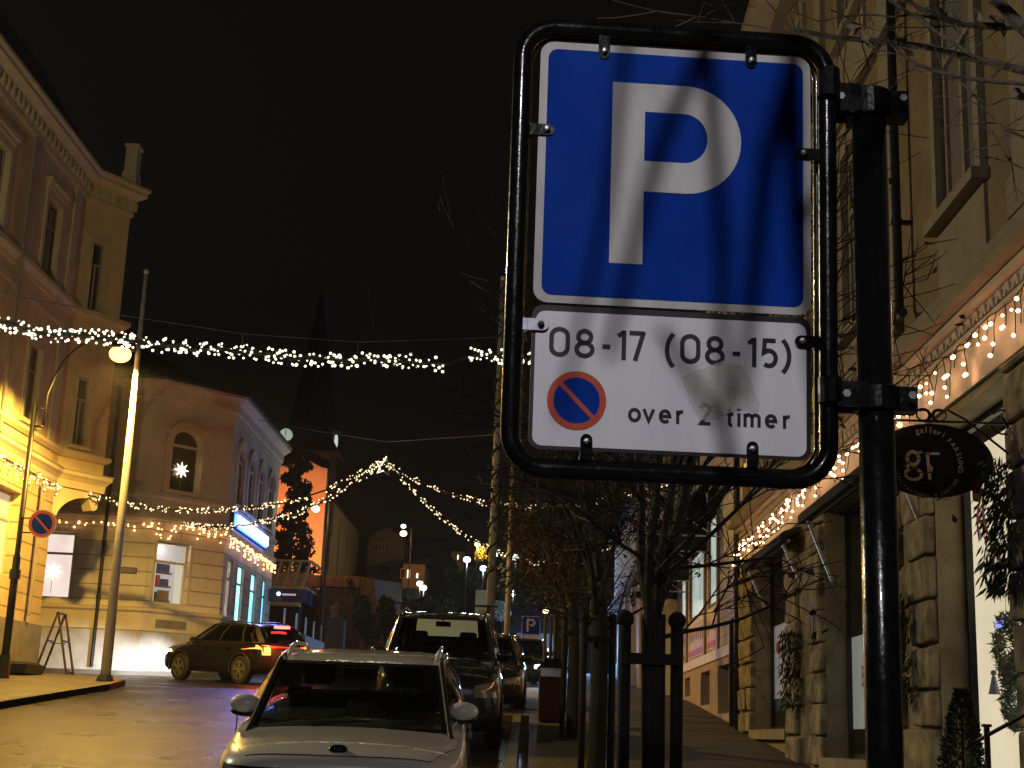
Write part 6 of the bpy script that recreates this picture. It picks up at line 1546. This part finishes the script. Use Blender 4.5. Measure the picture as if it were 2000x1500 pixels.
mb = MB(); mb.box(tl_ - 3, tr_ + .1, tY - .02, tY + .5, gz(tY) - .5, zb1); mb.build('lower_wall', M['brown_dark'], t)
mb = MB(); px_ = tr_; mb.hexa([(px_ + .0, tY, gz(tY) - .3), (px_ + 1.3, tY, gz(tY) - .3), (px_ + 1.3, tY + 8, gz(tY)), (px_, tY + 8, gz(tY)), (px_ + .0, tY, zt1), (px_ + .5, tY, zt1 - .1), (px_ + .9, tY + 8, zt1 + .6), (px_, tY + 8, zt1 + .6)]); mb.build('end_buttress', M['brick_wall'], t)
mb = MB(); mb.sphere((P(683, 1135, tY).x, tY - .15, P(683, 1135, tY).z), .13, 2); mb.build('finial', M['plastic'], t)
t = thing('terrace_ground', 'earth terrace behind the rubble wall', 'terrace', (-12, 62, 7)); 
mb = MB(); mb.hexa([(-26, tY + 1.12, 3), (tr_ + .2, tY + 1.12, 3), (tr_ + .2, 84, 4), (-26, 84, 4), (-26, tY + 1.12, zt0 - .3), (tr_ + .1, tY + 1.12, zt0 - .3), (tr_ - 1, 84, zt0 + .6), (-26, 84, zt0 + .6)])
o = mb.build('terrace', M['hill']); o['kind'] = 'structure'; bpy.data.objects.remove(t)
gpY = 50.0; gp_ = P(655, 1240, gpY); gt_ = P(655, 1180, gpY).z; z0 = gz(gpY) + .05
t = thing('gate_pier', 'dark brick gate pier with a lantern shaped top left of the van', 'pillar', (gp_.x, gpY, z0))
mb = MB(); mb.box(gp_.x - .32, gp_.x + .32, gpY - .3, gpY + .3, z0, gt_ - .55); mb.build('shaft', M['brown_dark'], t)
mb = MB(); mb.lathe((gp_.x, gpY, gt_ - .55), [(.2, 0), (.26, .08), (.16, .16), (.24, .34), (.32, .40), (.08, .52), (.04, .62)], 10); mb.build('lantern_cap', M['brick_wall'], t)
# entrance building with glazed balcony next to the bank
eY = 55.0; xl, xr = P(531, 1100, eY).x, P(600, 1100, eY).x; zf0, zf1 = P(560, 1176, eY).z, P(560, 1150, eY).z; zr = P(560, 1093, eY).z
t = thing('entrance_building', 'low dark entrance building with purple fascia and pale framed glass balcony on top', 'building', ((xl + xr) / 2, eY + 1, gz(eY)))
mb = MB(); mb.box(-16, xr - .35, eY + 1.0, eY + 2.9, gz(eY) - .4, zf0); mb.build('wall', M['brown_dark'], t)
mb = MB(); mb.box(-14, xr, eY, eY + 2.9, zf0, zf1); fa = mb.build('fascia', mat('purple_fascia', (.05, .035, .12), .5), t)
mb = MB(); mb.box(-14, xr + .06, eY - .05, eY + 2.9, zf1 + .002, zf1 + .10); mb.box(-14, xr - .2, eY - .02, eY + .5, zf0 - .14, zf0 - .002); mb.build('ledge', M['cream_trim'], t)
mb = MB(); zz_ = (zf0 + zf1) / 2; xm = P(563, 1157, eY).x; mb.box(xm - .3, xm + .3, eY - .02, eY - .004, zz_ + .0, zz_ + .07); mb.build('lettering_strip', emis('pale_letters', (.7, .65, .8), .5, False), fa)
for i in range(4):
    xa_ = xl + .15 + (xr - xl - .25) * i / 3; mb = MB(); mb.bar((xa_ - .02, eY + .05, zf1 + .10), (xa_ + .42 * (xr - xl) / 3 + (.0), eY + .3, zr), .09, .06); mb.build('balcony_post', M['cream_trim'], t)
mb = MB(); mb.bar((xl - .2, eY + .3, zr), (xr + .15, eY + .3, zr), .09, .07); mb.build('top_rail', M['cream_trim'], t)
mb = MB(); mb.bar((xr + .12, eY + .3, zr), (xr + .12, eY + 2.9, zr), .07, .06); mb.build('side_rail', M['cream_trim'], t)
mb = MB(); mb.face([(xl - 1, eY + .08, zf1 + .12), (xr, eY + .08, zf1 + .12), (xr + .1, eY + .32, zr), (xl - 1, eY + .32, zr)]); mb.build('glass_panel', M['shop_glass'], t)
mb = MB(); mb.box(-16, xr - .2, eY + 2.92, eY + 3.0, zf1, zr - .2); mb.build('rear_parapet', M['brick_wall'], t)
# fence posts lit cold along the left pavement
f_ = thing('stair_fence', 'low pale blue lit wall with thin cold lit posts rising behind the crossover car', 'fence', (-8.3, 53, gz(53)))
for i, (px, yt_, yb_) in enumerate(((557, 1188, 1262), (580, 1198, 1262), (598, 1206, 1262), (613, 1214, 1262), (628, 1222, 1262))):
    Y = 48.5 + i * 1.9; a = P(px, yt_, Y); zb_ = gz(Y) - .1; mb = MB(); mb.tube([(a.x, Y, zb_), (a.x, Y, a.z)], [.05, .035], 8); mb.build('post', M['pale_metal'], f_)
a = P(572, 1235, 49); b = P(640, 1264, 57)
mb = MB(); mb.hexa([(a.x, 49, 3), (a.x + .25, 49, 3), (b.x + .25, 57, 3), (b.x, 57, 3), (a.x, 49, a.z), (a.x + .25, 49, a.z), (b.x + .25, 57, b.z), (b.x, 57, b.z)]); mb.build('side_wall', M['white_paint'], f_)
lamp_light('POINT', (-7.6, 47.0, 4.6), 12, (.35, .6, 1), None, .2, name='cold_glow')
# houses
def house(name, label, x0, x1, y0, y1, z0, z1, ridge, wall, wins=(), lit=(), axis='y', group=None):
    t = thing(name, label, 'house', ((x0 + x1) / 2, y0, z0), group)
    mb = MB()
    if axis == 'y': mb.prism([(x0, z0), (x1, z0), (x1, z1), ((x0 + x1) / 2, ridge), (x0, z1)], lambda a, b, d: (a, d, b), y0, y1)
    else: mb.box(x0, x1, y0, y1, z0, z1)
    mb.build('wall', wall, t); mb = MB(); e_ = .35; xm_ = (x0 + x1) / 2
    if axis == 'y':
        sl = (ridge - z1) / (xm_ - x0)
        for s_ in (-1, 1):
            mb.hexa([(xm_ + s_ * (xm_ - x0 + e_), y0 - e_, z1 - sl * e_ + .03), (xm_, y0 - e_, ridge + .03), (xm_, y1 + e_, ridge + .03), (xm_ + s_ * (xm_ - x0 + e_), y1 + e_, z1 - sl * e_ + .03),
                     (xm_ + s_ * (xm_ - x0 + e_), y0 - e_, z1 - sl * e_ + .16), (xm_, y0 - e_, ridge + .18), (xm_, y1 + e_, ridge + .18), (xm_ + s_ * (xm_ - x0 + e_), y1 + e_, z1 - sl * e_ + .16)])
    else:
        ym_ = (y0 + y1) / 2; mb.hexa([(x0 - e_, y0 - e_, z1 + .01), (x1 + e_, y0 - e_, z1 + .01), (x1 + e_, y1 + e_, z1 + .01), (x0 - e_, y1 + e_, z1 + .01), (x0 - .1, ym_ - .05, ridge), (x1 + .1, ym_ - .05, ridge), (x1 + .1, ym_ + .05, ridge), (x0 - .1, ym_ + .05, ridge)])
    mb.build('roof', M['roof_dark'], t)
    for k, (a, b, c, d) in enumerate(wins):
        mb = MB(); mb.box(a - .06, b + .06, y0 - .05, y0 - .005, c - .06, d + .06); w_ = mb.build('window', M['grey_trim'], t)
        mb = MB(); mb.box(a, b, y0 - .07, y0 - .052, c, d); mb.build('pane', M['white_lit'] if k in lit else M['dark_pane'], w_)
    return t
def pb(px0, px1, py0, py1, Y):
    a = P(px0, py1, Y); b = P(px1, py0, Y); return (a.x, b.x, a.z, b.z)
hY = 108
A_ = P(715, 1132, hY); Bq = P(786, 1132, hY); et = P(718, 1050, hY).z; rt = P(752, 1027, hY).z
house('gabled_house', 'grey gabled house with three small dark attic windows right of the church', A_.x, Bq.x, hY, hY + 8, A_.z - 3, et, rt, M['house_grey'],
      [pb(733, 737, 1062, 1076, hY), pb(743, 746, 1062, 1076, hY), pb(748, 751, 1062, 1076, hY), pb(755, 759, 1062, 1076, hY), pb(741, 764, 1105, 1122, hY)], (), group='houses on the hill')
house('low_house', 'low grey house with one brightly lit window below the orange lamp', P(786, 1130, 104).x, P(829, 1130, 104).x, 104, 110, P(800, 1150, 104).z, P(800, 1101, 104).z, P(800, 1098, 104).z + .6, M['house_grey'],
      [pb(783, 792, 1112, 1128, 104), pb(795, 801, 1113, 1129, 104), pb(813, 817, 1120, 1129, 104)], (1, 2), axis='x', group='houses on the hill')
house('dark_house', 'dark brown house with a steep roof behind the low grey one', P(786, 1130, 118).x, P(880, 1130, 118).x, 118, 127, P(800, 1160, 118).z, P(800, 1090, 118).z, P(800, 1055, 118).z, M['house_dark'], group='houses on the hill')
house('yellow_house', 'small pale yellow house high on the hill left of the golden lamp', P(880, 1108, 128).x, P(906, 1108, 128).x, 128, 136, P(880, 1125, 128).z, P(880, 1077, 128).z, P(880, 1068, 128).z + .3, M['house_yellow'], [pb(893, 896, 1084, 1093, 128)], (0,), axis='x', group='houses on the hill')
house('yellow_house', 'low mustard coloured house just left of the thick garland pole', P(928, 1180, 70).x, P(956, 1180, 70).x, 70, 76, P(930, 1215, 70).z, P(930, 1152, 70).z, P(930, 1150, 70).z + .25, M['house_yellow'], [], (), axis='x', group='houses on the hill')
lamp_light('POINT', P(935, 1165, 67), 40, (1, .7, .3), None, .2, name='house_front_light')  # bare point light before the house front, no fixture modelled
lamp_light('POINT', P(885, 1085, 123), 60, (1, .8, .4), None, .2, name='house_front_light')
# shrubs, trees on the hill
def bush(name, label, cat, px, pyt, pyb, Y, wpx, m, n=2200, size=.12, seed=1, trunk=False, group='dark shrubs and trees up the hill'):
    a = P(px, pyt, Y); b = P(px, pyb, Y); rx = wpx / 2 / 2800 * Y; rz_ = (a.z - b.z) / 2; rg = random.Random(seed)
    t = thing(name, label, cat, (a.x, Y, b.z), group)
    mb = MB(); mb.tube([(a.x, Y, b.z - 1.2), (a.x, Y, b.z + rz_)], [.12, .05], 6); mb.build('trunk', M['bark'], t)
    mb = MB(); c = V((a.x, Y, (a.z + b.z) / 2)); k = 9
    for i in range(k):
        o_ = V((rg.uniform(-.5, .5) * rx, rg.uniform(-.4, .4) * rx, rg.uniform(-.5, .5) * rz_)); leafball(mb, c + o_, rx * rg.uniform(.4, .62), rx * .5, rz_ * rg.uniform(.35, .6), n // k, size, rg, .2)
    mb.build('crown', m, t, norm=False)
bush('shrub', 'dark upright shrub right of the brown terrace wall', 'shrub', 722, 1150, 1262, 52, 60, M['hedge'], seed=2, size=.09)
bush('shrub', 'olive lit shrub left of the people carrier', 'shrub', 757, 1160, 1262, 50, 50, M['hedge'], seed=3, size=.09)
bush('tree', 'dark rounded tree mass below the small yellow house', 'tree', 900, 1108, 1190, 90, 110, M['hedge'], 3600, .2, 4)
bush('tree', 'dark tree below the grey houses', 'tree', 800, 1150, 1225, 76, 110, M['hedge'], 3600, .18, 5)
bush('tree', 'dark bushes above the roof of the people carrier', 'tree', 860, 1160, 1215, 70, 90, M['hedge'], 3000, .16, 6)
bush('tree', 'golden lit bare tree under the golden lamp', 'tree', 940, 1066, 1098, 101, 36, mat('gold_leaf', (.28, .2, .05), .8, var=.4), 1600, .14, 7)
bush('tree', 'frosty pale shrub between the two garland poles', 'shrub', 985, 1168, 1215, 60, 52, mat('pale_shrub', (.28, .36, .33), .8, var=.3), 2400, .09, 8)
lamp_light('POINT', P(990, 1172, 58), 30, (.7, .95, .9), None, .1, name='shrub_light')
rg = random.Random(90)
for i in range(9):
    px = 1000 + i * 30; bush('tree', ['dark tree at the end of the street behind the small P sign', 'dark tree behind the tree row'][i > 1], 'tree', px, 1060 + rg.uniform(-20, 20), 1240, 105 + rg.uniform(-6, 6), 60, M['hedge'], 1400, .3, 20 + i)
# house added at the head of the street, lit blue in place of haze
t = thing('haze_standin_house', 'added low house end, lit blue to stand in for haze behind the small P sign', 'house', (1, 66, 4.6))
a = P(1005, 1345, 66); b = P(1125, 1240, 66)
mb = MB(); mb.box(a.x, b.x, 66, 72, 4.2, b.z); mb.build('wall', M['house_grey'], t)
mb = MB(); mb.hexa([(a.x - .3, 65.7, b.z), (b.x + .3, 65.7, b.z), (b.x + .3, 72.3, b.z), (a.x - .3, 72.3, b.z), (a.x, 68.9, b.z + 1.6), (b.x, 68.9, b.z + 1.6), (b.x, 69.1, b.z + 1.6), (a.x, 69.1, b.z + 1.6)]); mb.build('roof', M['roof_dark'], t)
lamp_light('POINT', (1.6, 61.5, 5.6), 1500, (.25, .5, 1), None, .2, name='haze_standin_light')  # unseen lamp added to turn this wall blue like haze
# ================================================================== GREENERY ON THE STONE SHOP
def spray(name, label, x, y, zt, zb, wd, m, ribbon_m=True, n=420, seed=1, group='evergreen sprays on the stone piers'):
    rg = random.Random(seed); t = thing(name, label, 'spray', (x, y, zt), group); mb = MB()
    for _ in range(n):
        f = rg.random(); w_ = wd * (.35 + 1.3 * f * (1 - f) + .15) ; c = V((x - rg.random() * .16, y + rg.uniform(-1, 1) * w_ * .5, zt + (zb - zt) * f))
        a_ = V((rg.uniform(-.6, .1), rg.uniform(-.7, .7), -rg.uniform(.3, 1))).normalized() * rg.uniform(.05, .13); b_ = a_.orthogonal().normalized() * .014
        mb.face([c, c + a_ * .5 + b_, c + a_, c + a_ * .5 - b_])
    fo = mb.build('foliage', m, t, norm=False)
    if ribbon_m:
        mb = MB(); zc = zt - (zt - zb) * .25
        for s_ in (-1, 1):
            mb.grid(lambda u, v: V((x - .17 - .03 * math.sin(u * 3), y + s_ * (.02 + .09 * u) + .05 * (v - .5), zc - (zt - zb) * .38 * u + .03 * math.sin(v * 3))), 6, 2)
            mb.grid(lambda u, v: V((x - .19 - .03 * math.sin(u * 3.1), y + s_ * .10 * math.sin(u * 3.14), zc + .09 * (v - .5) + .04 * math.cos(u * 3.14))), 6, 2)
        mb.build('ribbon', M['ribbon'], t, norm=False)
    return t
s1 = PX(1585, 1215, 3.4); s2 = PX(1585, 1375, 3.4)
spray('evergreen_spray', 'evergreen spray with red ribbon on the pier between the two frosted shop windows', 3.4, 18.75, s1.z, s2.z, .55, M['spruce'], n=420, seed=1)
s1 = PX(1775, 1155, 3.4); s2 = PX(1785, 1370, 3.4)
spray('evergreen_spray', 'evergreen spray with red ribbon just right of the sign post', 3.4, s1.y, s1.z, s2.z, .4, M['spruce'], n=420, seed=2)
s1 = PX(1965, 880, 3.3); s2 = PX(1975, 1150, 3.3)
spray('evergreen_spray', 'large evergreen spray with red bow beside the gallery sign at the right edge', 3.38, 10.2, s1.z, s2.z, .62, M['spruce'], n=900, seed=3)
def wreath(label, c, r, seed, m):
    rg = random.Random(seed); t = thing('wreath', label, 'wreath', c, 'wreaths hanging in the bright shop window'); mb = MB()
    for _ in range(700):
        a = rg.uniform(0, 6.283); q = V(c) + V((rg.uniform(-.05, .05), math.cos(a) * (r + rg.gauss(0, .035)), math.sin(a) * (r + rg.gauss(0, .035))))
        a_ = V((rg.uniform(-1, 1), rg.uniform(-1, 1), rg.uniform(-1, 1))).normalized() * .055; b_ = a_.orthogonal().normalized() * .012; mb.face([q - a_, q + b_, q + a_, q - b_])
    mb.build('ring', m, t, norm=False)
    mb = MB(); mb.tube([V(c) + V((0, 0, r)), V(c) + V((0, 0, r + 1.2))], .003, 4); mb.build('thread', M['white_paint'], t)
c = PX(1968, 1262, 3.95); wreath('upper green wreath with a blue bow in the bright shop window', c, .22, 5, M['spruce'])
mb = MB(); 
c2 = PX(1985, 1365, 3.95); wreath('lower green wreath in the bright shop window', c2, .20, 6, mat('blue_spruce', (.05, .12, .09), .7, var=.4))
t = thing('hanging_bow', 'small glowing blue and purple bow on the upper wreath', 'bow', PX(1950, 1215, 3.9), None)
q = PX(1952, 1216, 3.9); mb = MB(); mb.grid(lambda u, v: q + V((.02 * math.sin(u * 6), .09 * (u - .5) * 2, .05 * (v - .5) * (1 + abs(2 * u - 1)) + .02 * math.cos(u * 5))), 8, 2); mb.build('bow', emis('blue_bow', (.3, .35, 1), 1.5), t, norm=False)
t = thing('hanging_angel', 'little blue paper angel hanging below the wreath', 'ornament', PX(1940, 1330, 3.9)); q = PX(1941, 1325, 3.9)
mb = MB(); mb.lathe(q, [(.05, -.13), (.02, 0), (.015, .02)], 8); mb.sphere(q + V((0, 0, .045)), .025, 2); mb.build('figure', mat('angel_blue', (.25, .3, .6), .6), t)
# small conifer in a pot and stair rail at the door
cb_ = PX(1880, 1520, 3.0); cy_ = 9.6; cxx = P(1880, 1450, cy_).x; z0 = gz(cy_) + .13; zt_ = P(1905, 1340, cy_).z
t = thing('potted_conifer', 'small dark potted conifer beside the bright shop door', 'plant', (cxx, cy_, z0))
mb = MB(); mb.lathe((cxx, cy_, z0), [(.14, 0), (.19, .3), (.2, .32)], 16); mb.build('pot', M['grey_plinth'], t)
mb = MB(); mb.cyl((cxx, cy_, z0 + .3), (cxx, cy_, zt_ - .1), .015, .006, 6); mb.build('stem', M['bark'], t)
rg = random.Random(17); mb = MB()
for _ in range(3800):
    f = rg.random() ** .8; rr_ = .23 * (1 - f) ** .8 * rg.random() ** .4 + .02; an = rg.uniform(0, 6.283); c = V((cxx + math.cos(an) * rr_, cy_ + math.sin(an) * rr_, z0 + .33 + (zt_ - z0 - .36) * f))
    a_ = (V((math.cos(an), math.sin(an), .9)) + V((rg.uniform(-1, 1), rg.uniform(-1, 1), rg.uniform(-1, 1))) * .6).normalized() * rg.uniform(.015, .045); b_ = a_.orthogonal().normalized() * .008; mb.face([c, c + a_ * .5 + b_, c + a_, c + a_ * .5 - b_])
mb.build('foliage', M['evergreen'], t, norm=False)
ry_ = 9.2; a = P(1927, 1420, ry_); z0 = gz(ry_) + .13
t = thing('stair_rail', 'dark iron hand rail with a capped post in front of the bright shop door', 'railing', (a.x, ry_, z0))
mb = MB(); mb.cyl((a.x, ry_, z0), (a.x, ry_, a.z), .019, n=10); mb.cyl((a.x, ry_, a.z), (a.x, ry_, a.z + .018), .032, n=12); mb.build('post', M['dark_metal'], t)
b = P(1900, 1452, ry_ + .25); c = P(2040, 1375, ry_ - .4); mb = MB(); mb.tube([b, P(1927, 1437, ry_), c], .013, 8); mb.build('rail', M['dark_metal'], t)
# ================================================================== ASSUMED STREET LAMPS OUT OF VIEW
def back_lamp(label, x, y, h, energy, color, tgt=None, r=.16, size=.12):
    z0 = gz(y) + .12; t = thing('street_lamp', label, 'street lamp', (x, y, z0), 'assumed street lamps out of view')
    mb = MB(); mb.tube([(x, y, z0), (x, y, z0 + h + .3)], [.08, .05], 12); mb.build('post', M['dark_metal'], t)
    mb = MB(); mb.lathe((x, y - .0, z0 + h), [(.03, .42), (.1, .38), (.26, .3), (.28, .27)], 16); mb.build('shade', M['dark_metal'], t)
    mb = MB(); mb.sphere((x + .0, y, z0 + h + .16), .10, 2); mb.build('globe', emis('back_globe', color, 20, False), t)
    return lamp_light('POINT', (x + .16, y + .16, z0 + h - .06), energy, color, None, size, name='street_light')
back_lamp('cold white street lamp standing on the kerb behind the viewpoint', -.45, -1.9, 4.9, 335, (1, .95, 1), size=.07)
back_lamp('assumed warm street lamp on the opposite pavement, out of view on the left', -9.4, 14.0, 6.2, 1400, (1, .85, .50))  # assumed lamp, added to light the right-hand facade

# ================================================================== NIGHT AIR
mb = MB(); mb.box(-380, 380, -60, 420, -12, 90)
hz_ = mb.build('haze', None); tag(hz_, kind='stuff'); hm = bpy.data.materials.new('night_haze'); hm.use_nodes = True
hn = hm.node_tree.nodes; hn.remove(hn['Principled BSDF']); pv = hn.new('ShaderNodeVolumePrincipled'); pv.inputs['Density'].default_value = .0004; pv.inputs['Color'].default_value = (.9, .92, 1, 1)
pv.inputs['Anisotropy'].default_value = .3
hm.node_tree.links.new(pv.outputs[0], hn['Material Output'].inputs['Volume']); hz_.data.materials.append(hm)
